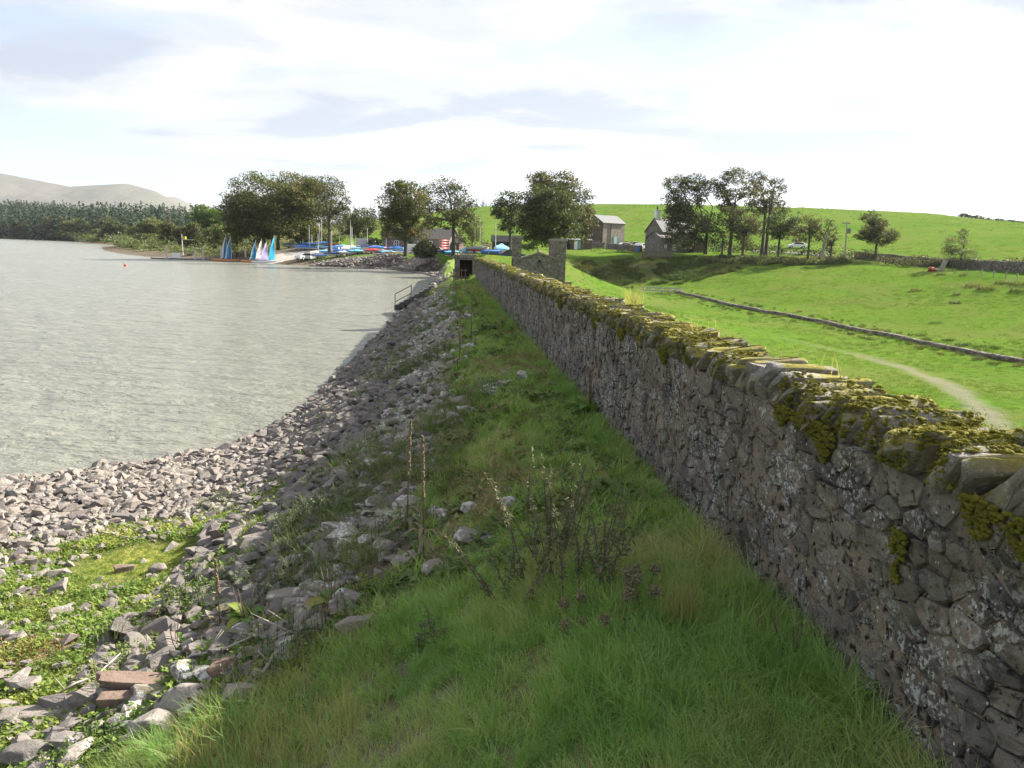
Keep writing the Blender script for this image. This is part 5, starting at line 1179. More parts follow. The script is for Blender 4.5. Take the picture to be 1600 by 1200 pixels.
TREES = [
 ('beech_tree', (432, 393), 166, [(380, 322, 33, 26), (418, 302, 42, 24), (455, 318, 38, 28), (400, 345, 44, 22), (448, 345, 38, 22), (472, 335, 20, 22), (362, 330, 17, 24), (425, 330, 40, 25), (395, 366, 22, 14), (462, 362, 20, 16), (372, 352, 22, 20), (360, 366, 12, 12), (480, 352, 14, 18), (420, 358, 24, 12)], 'beech', 'broad spreading beech tree standing at the top of the slipway', dict(trunks=2, lw=.62, dens=1.25, seed=2)),
 ('beech_tree', (478, 390), 168, [(452, 288, 26, 15), (478, 292, 24, 18), (500, 310, 24, 28), (494, 345, 20, 28), (432, 292, 16, 12), (470, 320, 24, 25), (480, 360, 18, 18)], 'beech', 'tall beech tree rising behind the broad spreading one', dict(lw=.62, dens=1.1, seed=3)),
 ('thin_tree', (515, 388), 152, [(523, 293, 15, 13), (536, 314, 10, 16), (518, 325, 22, 17), (505, 298, 14, 12), (528, 342, 15, 14), (540, 330, 6, 9)], 'brownleaf', 'thin crowned tree with bare twigs right of the beeches', dict(lw=.5, dens=.7, seed=4)),
 ('field_tree', (560, 386), 168, [(562, 343, 22, 16), (575, 352, 13, 13), (548, 356, 16, 14), (562, 364, 18, 10)], 'sycamore', 'small dark round tree behind the parked dinghies', dict(lw=.55, dens=1.2, seed=5)),
 ('beech_tree', (634, 392), 140, [(620, 295, 19, 13), (642, 302, 25, 17), (612, 318, 17, 18), (645, 325, 25, 22), (624, 350, 26, 20), (655, 345, 18, 20), (610, 360, 13, 14), (628, 328, 24, 22), (602, 335, 9, 10), (640, 366, 18, 10)], 'beech', 'windswept bronze tinged tree in front of the clubhouse', dict(lw=.55, dens=1.2, seed=6)),
 ('open_tree', (708, 393), 132, [(695, 288, 20, 12), (718, 302, 17, 14), (684, 310, 20, 15), (710, 324, 26, 18), (736, 324, 11, 12), (680, 335, 16, 17), (726, 344, 18, 13), (672, 350, 10, 13), (700, 348, 16, 10)], 'brownleaf', 'open crowned tree with visible limbs by the clubhouse end', dict(lw=.5, dens=.62, seed=7, clump=.26)),
 ('willow_tree', (738, 385), 142, [(738, 352, 14, 16), (728, 368, 15, 14), (745, 370, 10, 14)], 'paleleaf', 'pale feathery willow beside the open crowned tree', dict(lw=.45, dens=.9, seed=8)),
 ('sycamore_tree', (797, 376), 130, [(796, 311, 18, 12), (786, 328, 17, 14), (806, 338, 14, 18), (796, 354, 16, 10), (776, 334, 8, 8)], 'sycamore', 'small rounded dark sycamore left of the huge one', dict(lw=.5, dens=1.2, seed=9)),
 ('sycamore_tree', (882, 388), 142, [(850, 284, 24, 12), (878, 290, 26, 16), (905, 314, 20, 20), (918, 345, 13, 18), (900, 348, 20, 20), (862, 300, 22, 16), (915, 368, 10, 10)], 'brownleaf', 'tall olive sycamore rising behind the huge dark one', dict(lw=.55, dens=1.25, seed=10)),
 ('sycamore_tree', (860, 398), 116, [(858, 310, 32, 18), (835, 335, 26, 27), (882, 335, 28, 28), (858, 348, 40, 26), (828, 362, 18, 15), (892, 362, 14, 14), (855, 330, 36, 26), (850, 370, 24, 10)], 'sycamore', 'huge dark domed sycamore beyond the gabled valve house', dict(lw=.5, dens=1.35, seed=11)),
 ('ash_tree', (1102, 398), 150, [(1060, 290, 21, 13), (1086, 286, 18, 12), (1050, 315, 15, 15), (1076, 318, 21, 18), (1062, 343, 17, 18), (1086, 350, 18, 18), (1100, 304, 9, 11), (1055, 362, 14, 13), (1075, 372, 20, 14), (1092, 368, 14, 14), (1046, 340, 12, 14), (1066, 330, 18, 16)], 'sycamore', 'dark drooping tree sheltering the farmhouse roof', dict(lw=.5, dens=1.1, seed=12, clump=.27)),
 ('sycamore_tree', (1140, 398), 148, [(1152, 275, 20, 12), (1122, 290, 18, 11), (1172, 298, 14, 14), (1142, 306, 22, 9), (1135, 322, 14, 9)], 'brownleaf', 'tallest tree of the clump, with clear trunk and flat topped crown', dict(lw=.5, dens=1.0, seed=13, clump=.26)),
 ('hawthorn_tree', (1128, 396), 146, [(1112, 348, 18, 14), (1125, 368, 16, 14)], 'sycamore', 'low dark tree filling the gap beside the farmhouse', dict(lw=.45, dens=1.0, seed=14)),
 ('sycamore_tree', (1160, 397), 144, [(1142, 335, 16, 10), (1162, 344, 25, 17), (1172, 366, 18, 16), (1150, 358, 16, 12)], 'brownleaf', 'rounded mid height tree below the tallest of the clump', dict(lw=.48, dens=1.1, seed=15)),
 ('sycamore_tree', (1190, 396), 154, [(1184, 281, 13, 10), (1190, 303, 17, 13), (1180, 324, 18, 13), (1201, 322, 13, 12)], 'brownleaf', 'slender tree just right of the tallest of the clump', dict(lw=.48, dens=.95, seed=16, clump=.27)),
 ('leaning_tree', (1198, 397), 150, [(1214, 285, 11, 9), (1222, 297, 7, 8), (1210, 309, 9, 9), (1220, 318, 8, 5)], 'brownleaf', 'wispy leaning tree with forked bare limbs at the clump edge', dict(lw=.45, dens=.8, seed=17, clump=.3)),
 ('hawthorn_tree', (1217, 401), 142, [(1220, 342, 22, 14), (1208, 360, 15, 13), (1236, 356, 12, 12), (1222, 362, 16, 10)], 'sycamore', 'dark low spreading tree right of the leaning one', dict(lw=.45, dens=1.1, seed=18)),
 ('hawthorn_tree', (1262, 403), 138, [(1265, 350, 15, 14), (1254, 366, 13, 13), (1278, 364, 13, 13)], 'brownleaf', 'pale trunked tree with rounded olive crown near the pole', dict(lw=.42, dens=1.1, seed=19)),
 ('hawthorn_tree', (1297, 402), 140, [(1297, 352, 8, 10), (1302, 370, 9, 12), (1294, 382, 8, 8)], 'brownleaf', 'small ivy clad tree behind the bleached snag', dict(lw=.42, dens=1.1, seed=20)),
 ('field_tree', (1367, 402), 138, [(1362, 341, 13, 9), (1371, 355, 19, 12), (1350, 368, 11, 6), (1376, 372, 20, 11), (1390, 368, 9, 9), (1368, 364, 16, 10)], 'brownleaf', 'lone dark windswept tree behind the roadside wall', dict(lw=.42, dens=1.3, seed=21)),
 ('field_tree', (1498, 412), 116, [(1503, 365, 9, 8), (1496, 380, 18, 10), (1500, 397, 22, 10), (1484, 392, 10, 8)], 'paleleaf', 'pale thin leaved young tree growing over the roadside wall', dict(lw=.3, dens=.6, seed=22, clump=.22)),
]
for nm, base, D, lobes, leaf, label, kw in TREES: make_tree(nm, base, D, lobes, leaf, label, **kw)
def build_snag():
    b = at(1286, 404, 139); b[2] = gz(b[0], b[1]); root = empty('dead_tree', b, 0, 'bleached leaning dead tree trunk with broken limbs', 'tree'); k = 139 / FPX
    mb = MB(); f = lambda px, py: at(px, py, 139) - b
    mb.tube([f(1282, 406), f(1288, 385), f(1293, 362)], [.34, .26, .13], 7); mb.build('trunk', M['deadwood'], root)
    for a, c in (((1288, 380), (1281, 368)), ((1290, 372), (1284, 365)), ((1291, 370), (1297, 358))): mb = MB(); mb.tube([f(*a), f(*c)], [.13, .05], 5); mb.build('limb', M['deadwood'], root)
build_snag()
# shrubs along the far shore, seen one by one
SHR = [(20, 362, 14, 8, 'paleleaf', 'pale low shrub at the far edge of the reservoir view'), (55, 356, 18, 13, 'paleleaf', 'pale green bushy willow on the far shore, second from the water edge'), (85, 350, 15, 17, 'brownleaf', 'rusty green tall bush on the far shore'),
       (120, 355, 22, 15, 'paleleaf', 'broad rounded bush on the far shore before the dark conifers'), (26, 348, 8, 10, 'sycamore', 'small pointed dark bush by the far waterline'), (148, 362, 10, 9, 'paleleaf', 'small yellow green bush between two broad ones on the far shore'),
       (178, 357, 24, 17, 'sycamore', 'largest dark rounded bush on the far shore'), (210, 362, 12, 11, 'paleleaf', 'low pale bush right of the largest dark bush'), (214, 376, 13, 9, 'greenleaf', 'yellowish rounded bush standing on the stony spit'),
       (238, 358, 22, 16, 'paleleaf', 'olive bush above the stony spit'), (268, 358, 18, 20, 'brownleaf', 'tall brown tinged bush behind the jetty mast'), (298, 366, 20, 19, 'brownleaf', 'greyish bare twigged bush behind the jetty fence'),
       (322, 340, 26, 22, 'greenleaf', 'soft rounded green tree behind the jetty bushes'), (332, 372, 20, 18, 'paleleaf', 'dark olive bush behind the first sails'), (362, 378, 18, 14, 'sycamore', 'bush overhanging the slipway head under the beech'), (345, 365, 16, 14, 'paleleaf', 'olive bush between the green tree and the beech')]
for i, (cx, cy, rx, ry, leaf, lab) in enumerate(SHR):
    D = float(np.interp(cx, [0, 120, 190, 215, 260, 370], [640, 520, 400, 330, 235, 178]))
    if leaf == 'greenleaf' and cx == 322: D = 260
    rs = np.random.default_rng(200 + i); lb = [(cx + rs.normal(0, .35) * rx, cy + rs.normal(0, .25) * ry, rx * .62, ry * .6) for _ in range(5)] + [(cx, cy + ry * .3, rx * .85, ry * .6), (cx, cy + ry * .75, rx * 1.05, ry * .35)]
    make_tree('shore_bush', (cx, cy + ry * .95), D, lb, leaf, lab, 'bush', lw=D / 1150 * 2.7, dens=1.7, seed=300 + i, tr=.12)
# the big round bush before the clubhouse, hedges and gorse
make_tree('round_bush', (664, 402), 124, [(664, 385, 13, 14), (655, 392, 11, 10), (673, 391, 11, 11), (664, 396, 15, 7)], 'sycamore', 'dense dark round bush on the bank before the clubhouse', 'bush', lw=.32, dens=2.2, seed=41, tr=.1)
make_tree('round_bush', (590, 384), 160, [(583, 378, 9, 6), (596, 379, 9, 6)], 'sycamore', 'low dark hedge bush behind the boat park', 'bush', lw=.4, dens=1.6, seed=42, tr=.08)
make_tree('slope_bush', (840, 386), 112, [(828, 386, 14, 5), (838, 380, 8, 4)], 'greenleaf', 'sunlit green bush under the huge dark sycamore', 'bush', lw=.3, dens=1.4, seed=43, tr=.06)
make_tree('slope_bush', (520, 378), 172, [(512, 372, 14, 8), (530, 372, 9, 7)], 'greenleaf', 'bright green shrub in sunlight behind the dinghy masts', 'bush', lw=.4, dens=1.5, seed=44, tr=.06)
def hedge(name, pts, D0, D1, hpx, leaf, label, seed):
    rs = np.random.default_rng(seed); P = []
    n = len(pts)
    root = None; cen, rr, ne = [], [], []
    for i in range(n - 1):
        (x0, y0), (x1, y1) = pts[i], pts[i + 1]; m = max(3, int(abs(x1 - x0) / 2.2))
        for q in range(m):
            f = (i + q / m) / (n - 1); D = D0 + (D1 - D0) * f; px, py = x0 + (x1 - x0) * q / m, y0 + (y1 - y0) * q / m; g = at(px, py, D); g[2] = gz(g[0], g[1]); k = D / FPX; hh = hpx * k * (.6 + .8 * fbm(np.array([f * 9.]), np.array([seed * 1.]), 3)[0])
            for _ in range(4):
                cen.append(g + [rs.normal(0, .5), rs.normal(0, .7), hh * rs.uniform(.1, .95)]); rr.append([hh * .42, hh * .42, hh * .3]); ne.append(9)
    cen = np.array(cen); V, Q, rv = leaf_cloud(cen, np.array(rr), np.array(ne), max(.28, D1 / 1150 * 2.6), rs)
    c0 = cen.mean(0); o = link(name, mesh_np(name, V - c0, quads=Q, mats=[M[leaf]], attrs={'rnd': rv}), None, c0); return tag(o, label, 'hedge')
hedge('hedge', [(1300, 396), (1345, 400), (1400, 404), (1480, 412), (1600, 424)], 146, 112, 14, 'brownleaf', 'long dark hedge running behind the roadside wall', 51)
hedge('hedge', [(755, 372), (800, 374), (830, 376)], 175, 160, 9, 'sycamore', 'dark clipped hedge on the slope behind the small sycamore', 52)
hedge('hedge', [(968, 376), (1000, 376), (1018, 380)], 186, 172, 9, 'sycamore', 'dark hedge behind the parked vehicles by the barn', 53)
hedge('hedge', [(1085, 396), (1130, 395), (1180, 394), (1230, 395)], 166, 160, 12, 'sycamore', 'dark undergrowth behind the trunks of the tree clump', 56)
hedge('hedge', [(1240, 394), (1270, 394), (1300, 396)], 158, 150, 12, 'sycamore', 'dark undergrowth below the pole-side trees', 54)
hedge('bramble_bank', [(1105, 402), (1160, 404), (1220, 408), (1275, 412), (1330, 411)], 140, 132, 9, 'paleleaf', 'rank nettles and brambles under the tree clump', 55)
def shore_thicket():
    rs = np.random.default_rng(70); P = SHORE[21:32]; cum = np.concatenate([[0], np.cumsum(np.hypot(*np.diff(P, axis=0).T))]); n = 1500; s = cum[-1] * rs.random(n) ** 1.4; off = 5 + 45 * rs.random(n) ** 1.5
    x, y = np.interp(s, cum, P[:, 0]), np.interp(s, cum, P[:, 1]); e = 2.0; dx, dy = np.interp(s + e, cum, P[:, 0]) - np.interp(s - e, cum, P[:, 0]), np.interp(s + e, cum, P[:, 1]) - np.interp(s - e, cum, P[:, 1]); l = np.hypot(dx, dy) + 1e-6
    x, y = x + dy / l * off, y - dx / l * off; k = (shore_d(x, y) > 4) & (fbm(x * .03, y * .03, 3) > .36) & (x < -52); x, y = x[k], y[k]; n = len(x); D = np.hypot(x, y); h = rs.uniform(1.2, 5.0, n) * np.clip(D / 300, .6, 1.3)
    cen = np.stack([x, y, H(x, y) + h * .45], 1); V, Q, rv = leaf_cloud(cen, np.stack([h * .8, h * .8, h * .5], 1), np.full(n, 34), 1.0, rs); k = np.repeat(np.repeat(D, 34) / 1150 * 2.6, 4); c4 = V.reshape(-1, 4, 3).mean(1).repeat(4, 0); V = c4 + (V - c4) * k[:, None]
    tag(link('shore_thicket', mesh_np('shore_thicket', V, quads=Q, mats=[M['paleleaf']], attrs={'rnd': rv * .8})), kind='stuff')
shore_thicket()
hedge('hedge', [(1500, 338), (1550, 341), (1640, 347)], 392, 384, 5, 'sycamore', 'dark field hedge running along the hilltop at the far end', 57)
# conifer plantation: one far mass
def plantation(name, quad, n, hlo, hhi, seed, mat='conifer', per=70):
    rs = np.random.default_rng(seed); U, Vv = rs.random(n), rs.random(n); q = np.array(quad, float)
    P = (q[0][None] * (1 - U)[:, None] + q[1][None] * U[:, None]) * (1 - Vv)[:, None] + (q[3][None] * (1 - U)[:, None] + q[2][None] * U[:, None]) * Vv[:, None]
    z = H(P[:, 0], P[:, 1]); h = rs.uniform(hlo, hhi, n) * (.8 + .4 * fbm(P[:, 0] * .02, P[:, 1] * .02, 3)); r = h * rs.uniform(.17, .25, n); tone = rs.random(n)
    m = n * per; i = np.repeat(np.arange(n), per); f = rs.random(m) ** 1.25; az = rs.uniform(0, 6.283, m); rr = r[i] * (1 - f) ** .8 * (.55 + .45 * rs.random(m)); c = np.stack([P[i, 0] + np.cos(az) * rr, P[i, 1] + np.sin(az) * rr, z[i] + h[i] * (.04 + .96 * f)], 1)
    s_ = h[i] * rs.uniform(.05, .10, m) * (1.15 - .6 * f); u = np.stack([np.cos(az) * s_, np.sin(az) * s_, -s_ * .55], 1); w = np.stack([-np.sin(az) * s_ * .5, np.cos(az) * s_ * .5, np.zeros(m)], 1)
    V = np.stack([c - u * .6, c + w, c + u, c - w], 1).reshape(-1, 3); Q = np.arange(4 * m).reshape(-1, 4); R = np.repeat(np.clip(tone[i] * .7 + .3 * rs.random(m), 0, 1), 4)
    return tag(link(name, mesh_np(name, V, quads=Q, mats=[M[mat]], attrs={'rnd': R})), kind='stuff')
plantation('conifer_wood', [(-640, 760), (-235, 470), (-250, 620), (-800, 1100)], 2300, 17, 25, 61)
plantation('hilltop_wood', [(-125, 520), (-78, 520), (-70, 570), (-150, 570)], 110, 9, 14, 62)
plantation('skyline_wood', [(-50, 512), (-22, 512), (-15, 540), (-55, 540)], 60, 5, 8, 63)
# tussocks dotted about the pasture
def tussocks():
    rs = np.random.default_rng(88); V, F, T = blades(90, .25, .55, .45, .6, .05, rs); me = mesh_np('rush_tussock', V, tris=F, mats=[M['tussock']], attrs={'tip': T})
    names = ['dark rush tussock in the pasture, %s' % s for s in ('nearest the red tarpaulin', 'just below the roadside fence posts', 'second below the fence posts', 'at the far pasture edge under the fence', 'half hidden behind the fence line', 'alone in mid pasture', 'in the lower pasture above the channel', 'left of the mid pasture one', 'close to the fence corner', 'under the end of the hedge')]
    for (px, py, s), lab in zip([(1470, 430, 1.2), (1520, 448, 1.6), (1540, 453, 1.8), (1590, 446, 1.7), (1592, 457, 1.8), (1432, 455, 1.3), (1492, 475, 1.3), (1495, 461, 1.1), (1505, 431, 1.2), (1565, 444, 1.4)], names):
        p = hit(px, py); o = link('rush_tussock', me, None, p); o.scale = (s * 1.2, s, s * .8); o.rotation_euler = (0, 0, rs.uniform(0, 6)); tag(o, lab, 'rush tussock', 'rush tussocks in the pasture')
    # rough growth on the bank as one mass
    T_ = [mesh_np('bank_growth', *(lambda q: (q[0],))(blades(60, .3, .7, .5, .7, .05, rs)), tris=blades(60, .3, .7, .5, .7, .05, rs)[1], mats=[M['tussock']], attrs={'tip': np.zeros(60 * 7)}) for _ in range(3)]
    poly = np.array([(9, 128), (13, 138), (24, 142), (38, 147), (62, 141), (60, 134), (40, 132), (30, 126), (20, 126)], float)
    n = 3800; x, y = rs.uniform(8, 62, n), rs.uniform(124, 147, n); k = in_poly(x, y, poly) & (fbm(x * .25, y * .25, 3) > .42)
    scatter('bank_growth', x[k], y[k], rs.uniform(.5, 1.3, k.sum()), T_, rs)
    # grass on the bank under the boat park and the field edge along the channel
    x = rs.uniform(14, 60, 2600); y = rs.uniform(45, 125, 2600); d = seg_dist(x, y, np.array([(25, 117), (38.5, 57), (44, 30)], float)); k = (d < 3.2) & (d > .8)
    scatter('ditch_growth', x[k], y[k], rs.uniform(.3, .7, k.sum()), T_, rs)
tussocks()
def pasture_grass():
    rs = np.random.default_rng(123); T_ = []
    for k in range(4):
        V, F, T = blades(26, .05, .16, .22, .8, .022, rs); T_.append(mesh_np('pasture_tuft', V, tris=F, mats=[M['pasture']], attrs={'tip': T}))
    X, Y, S = [], [], []
    for y0, y1, n, sc in ((18, 60, 12000, .8), (60, 140, 11000, 1.2), (150, 430, 6000, 2.8)):
        y = rs.uniform(y0, y1, n); x = rs.uniform(.06, .76, n) * y + rs.uniform(0, 6, n); q = fbm(x * .16 + 7, y * .16, 4); ok = (lat(x, y) < -6) & (rs.random(n) < sstep(.38, .62, q) + .12)
        if y0 > 100: ok = (rs.random(n) < sstep(.40, .60, fbm(x * .03, y * .03, 4)) + .08) & (x > -.1 * y)
        ok &= seg_dist(x, y, np.array([(15, 14), (19, 24), (21.8, 31), (26, 42), (28.8, 53), (28, 61), (23, 70)], float)) > 1.0
        X.append(x[ok]); Y.append(y[ok]); S.append(sc * rs.uniform(.5, 1.5, ok.sum()))
    scatter('pasture_grass', np.concatenate(X), np.concatenate(Y), np.concatenate(S), T_, rs)
pasture_grass()
# ------------------------------------------------------------------ buildings, walls, fences
def stone_face_mat(name, c0, c1, sc=1.0):
    b = NB(name, 0.92, 0.15); v = b.n('ShaderNodeTexBrick'); tc = b.n('ShaderNodeTexCoord')
    c = b.mix(b.noise(3.2 * sc, 5, .65), c0, c1); c = b.mix(b.ramp(b.noise(.7 * sc, 5, .65), (.35, 0.0), (.65, .6)), c, tuple(x * .55 for x in c0)); c = b.mix(b.ramp(b.noise(1.6 * sc, 3, .6, b.mapping(b.pos(), sc=(1, 1, 2.2), loc=(5, 5, 5))), (.52, 0.0), (.62, .5)), c, tuple(min(1, x * 1.35) for x in c1)); c = b.mix(b.ramp(b.noise(9 * sc, 4, .7), (.45, 0.0), (.65, .7)), c, tuple(x * .45 for x in c0)); b.nt.nodes.remove(v)
    b.col(c); b.bump(b.noise(8 * sc, 5, .7), .8, .06); return b.mat
M['greystone'] = stone_face_mat('grey_building_stone', (0.15, 0.135, 0.125), (0.30, 0.27, 0.245))
M['brownstone'] = stone_face_mat('brown_building_stone', (0.09, 0.065, 0.055), (0.19, 0.145, 0.12))
M['palestonewall'] = stone_face_mat('pale_building_stone', (0.22, 0.19, 0.16), (0.36, 0.32, 0.275))
SLATE = plain('grey_slate', (0.13, 0.13, 0.135), 0.75, 0.3, 0.4, 2.5)
BROWNSLATE = plain('brownish_slate', (0.16, 0.145, 0.13), 0.8, 0.25, 0.4, 2.5)
WHITE = plain('white_paint', (0.78, 0.78, 0.76), 0.5, 0.4, 0.06, 2)
TEAL = plain('teal_paint', (0.20, 0.42, 0.42), 0.6, 0.3, 0.15, 2)
DARK = plain('dark_opening', (0.018, 0.018, 0.020), 0.8, 0.2, 0.3, 2)
TIMBER = plain('weathered_timber', (0.15, 0.125, 0.10), 0.9, 0.1, 0.4, 4)
GLASS = plain('dark_window_glass', (0.03, 0.035, 0.04), 0.08, 0.6, 0.2, 1)
def facing(a, b):
    """frame with x running from a to b along the ground, y away from the camera"""
    return math.atan2(b[1] - a[1], b[0] - a[0])
def stone_skin(parent, name, x0, x1, z0, z1, y, rs, course=0.30, wmin=.3, wmax=.7, proud=(.01, .05), mat='wall_stuff', outline=None):
    items = []
    for c, P in voronoi_stones(x0, x1, z0, z1, course, wmin, wmax, rs):
        if outline and not outline(c): continue
        V, F = stone_geo(c, P, rs, rs.uniform(*proud), .02); items.append((np.column_stack([V[:, 0], y - V[:, 2], V[:, 1]]), F[:, ::-1], rs.random()))
    V, F, R = join_np(items); return tag(link(name, mesh_np(name, V, tris=F, mats=[M[mat]], attrs={'rnd': R}, smooth=True), parent), kind='stuff')
def gable_roof(root, name, x0, x1, y0, y1, ze, zr, mat, ov=.25, axis='x', th=.12, slates=0):
    mb = MB()
    if axis == 'x':
        ym = (y0 + y1) / 2
        for ya, yb in ((y0 - ov, ym), (y1 + ov, ym)):
            dz = -(zr - ze) * ov / (ym - y0); mb.add([(x0 - ov, ya, ze + dz), (x1 + ov, ya, ze + dz), (x1 + ov, yb, zr), (x0 - ov, yb, zr), (x0 - ov, ya, ze + dz + th), (x1 + ov, ya, ze + dz + th), (x1 + ov, yb, zr + th), (x0 - ov, yb, zr + th)], [(0, 1, 2, 3), (4, 5, 6, 7), (0, 1, 5, 4), (1, 2, 6, 5), (2, 3, 7, 6), (3, 0, 4, 7)])
    else:
        xm = (x0 + x1) / 2
        for xa, xb in ((x0 - ov, xm), (x1 + ov, xm)):
            dz = -(zr - ze) * ov / (xm - x0); mb.add([(xa, y0 - ov, ze + dz), (xa, y1 + ov, ze + dz), (xb, y1 + ov, zr), (xb, y0 - ov, zr), (xa, y0 - ov, ze + dz + th), (xa, y1 + ov, ze + dz + th), (xb, y1 + ov, zr + th), (xb, y0 - ov, zr + th)], [(0, 1, 2, 3), (4, 5, 6, 7), (0, 1, 5, 4), (1, 2, 6, 5), (2, 3, 7, 6), (3, 0, 4, 7)])
    return mb.build(name, mat, root)
def gable_walls(root, name, x0, x1, y0, y1, z0, ze, zr, mat, axis='x'):
    mb = MB()
    if axis == 'y': mb.prism([(x0, z0), (x1, z0), (x1, ze), ((x0 + x1) / 2, zr), (x0, ze)], y0, y1)
    else:
        poly = [(y0, z0), (y1, z0), (y1, ze), ((y0 + y1) / 2, zr), (y0, ze)]; n = 5
        mb.add([(x0, y, z) for y, z in poly] + [(x1, y, z) for y, z in poly], [tuple(range(n)), tuple(range(2 * n - 1, n - 1, -1))] + [(i, i + n, (i + 1) % n + n, (i + 1) % n) for i in range(n)])
    return mb.build(name, mat, root)
def window(root, x, y, z, w, h, cols=2, rows=2, frame=WHITE, f=.09):
    o = MB(); d = .1
    for s in (-1, 1): o.box((x + s * (w / 2 - f / 2), y, z), (f, d, h)); o.box((x, y, z + s * (h / 2 - f / 2)), (w - 2 * f - .004, d, f))
    for k in range(1, cols): o.box((x - w / 2 + k * w / cols, y, z), (f * .8, d * .8, h - 2 * f - .004))
    for k in range(1, rows): o.box((x, y, z - h / 2 + k * h / rows), (w - 2 * f - .008, d * .7, f * .7))
    fr = o.build('window', frame, root); p = MB(); p.box((x, y + .03, z), (w - .05, .03, h - .05)); p.build('pane', GLASS, fr); return fr
def door(root, x, y, z, w, h, mat, name='door'):
    o = MB(); o.box((x, y, z), (w, .1, h)); return o.build(name, mat, root)

# valve house: gabled stone screen between two tall square piers
def valve_house():
    a, b_ = at(800, 400, 60), at(884, 404, 60); w = b_[0] - a[0]; base = np.array([(a[0] + b_[0]) / 2, 60, 0.6]); rs = np.random.default_rng(14)
    root = empty('valve_house', base, 0, 'small gabled stone valve house with four tall square corner piers', 'building'); z = lambda px, py: at(px, py, 60)[2] - base[2]
    ze = z(843, 407); zr = z(843, 396); hw = w / 2; L_ = 4.2
    gable_walls(root, 'wall', -hw + .35, hw - .35, 0, L_, -2.5, ze, zr, M['mortar'], 'y')
    slope = (zr - ze) / (hw - .35)
    stone_skin(root, 'stonework', -hw + .37, hw - .37, -1.6, zr - .02, 0, rs, .2, .2, .5, (.008, .035), outline=lambda c: c[1] < zr - .08 - slope * abs(c[0]))
    for s in (-1, 1):
        n = 11
        for k in range(n):
            f = (k + .5) / n; x = s * f * (hw - .4); mb = MB(); mb.box((x, .12, zr + .06 - slope * abs(x) + rs.normal(0, .012)), ((hw - .4) / n * .97, .55, .10), 0, s * math.atan(slope)); mb.build('coping_stone', M['coping'], root)
    mb = MB(); mb.tube([(0, .1, zr + .06), (0, .1, zr + .32)], [.22, .05], 5); mb.build('apex_stone', M['coping'], root)
    gable_roof(root, 'roof', -hw + .4, hw - .4, .7, L_ + .3, ze - .02, zr - .10, SLATE, .1, 'y')
    mb = MB(); mb.box((.05, -.02, zr - .62), (.22, .08, .16)); mb.build('vent_hole', DARK, root)
    for (x, y, top, sc) in ((-hw + .36, .33, z(803, 372), .76), (hw - .36, .33, z(876, 377), .72), (hw - .75, L_ + .6, z(868, 379) + .15, .70), (-hw + .4, L_ + .6, z(803, 373) - .1, .70)):
        mb = MB(); mb.box((x, y, (top - 2.5) / 2), (sc, sc, top + 2.5)); p = mb.build('pier', M['mortar'], root)
        stone_skin(p, 'stonework', x - sc / 2, x + sc / 2, -1.5, top, y - sc / 2, rs, .2, .2, .42, (.008, .03))
        mb = MB(); mb.box((x, y, top + .07), (sc + .2, sc + .2, .14)); mb.box((x, y, top + .17), (sc + .02, sc + .02, .08)); mb.build('cap', M['coping'], p)
    mb = MB(); mb.tube([(-hw + .02, -.06, -1), (-hw + .02, -.06, ze)], .05); mb.build('drain_pipe', DARK, root)
    o = MB(); p = at(888, 443, 52); o.box((0, 0, 0), (.42, .35, .6)); o.box((0, 0, .34), (.5, .42, .09)); tag(o.build('stone_pillar', M['palestonewall'], None, p - [0, 0, .25]), 'short pale stone block standing by the valve house corner', 'stone pillar')
valve_house()

def clubhouse():
    a, b_ = at(598, 392, 158), at(702, 393, 154); root = empty('clubhouse', (a[0], a[1], gz(a[0] + 7, 156)), facing(a, b_), 'long low stone sailing clubhouse with slate roof and white windows', 'building'); L_ = math.hypot(b_[0] - a[0], b_[1] - a[1])
    gable_walls(root, 'wall', 0, L_, 0, 5.5, -.5, 2.75, 4.7, M['greystone'], 'x'); gable_roof(root, 'roof', 0, L_, 0, 5.5, 2.78, 4.72, BROWNSLATE, .3)
    gable_walls(root, 'side_wing', L_ - .5, L_ + 1.8, 1, 4.5, -.5, 2.0, 3.2, M['brownstone'], 'x'); gable_roof(root, 'wing_roof', L_ - .3, L_ + 1.8, 1, 4.5, 2.03, 3.22, BROWNSLATE, .2)
    for x in (8.6, 10.6): window(root, x, -.03, 1.55, 1.25, 1.3, 2, 2)
    window(root, 3.2, -.03, 1.5, 1.1, 1.2); window(root, L_ + .7, .96, 1.0, .8, .8)
    door(root, 6.4, -.03, 1.0, 1.0, 2.05, DARK)
clubhouse()
def small_shed():
    p = at(786, 384, 134); p[2] = gz(p[0], p[1]); root = empty('boat_shed', p, .05, 'small slate roofed shed at the far end of the boat park', 'shed')
    gable_walls(root, 'wall', -1.9, 1.9, 0, 2.6, -.4, 1.7, 2.6, M['brownstone'], 'x'); gable_roof(root, 'roof', -1.9, 1.9, 0, 2.6, 1.72, 2.62, BROWNSLATE, .25); window(root, -.2, -.03, 1.0, .7, .6); door(root, 1.1, -.03, .8, .8, 1.6, DARK)
small_shed()
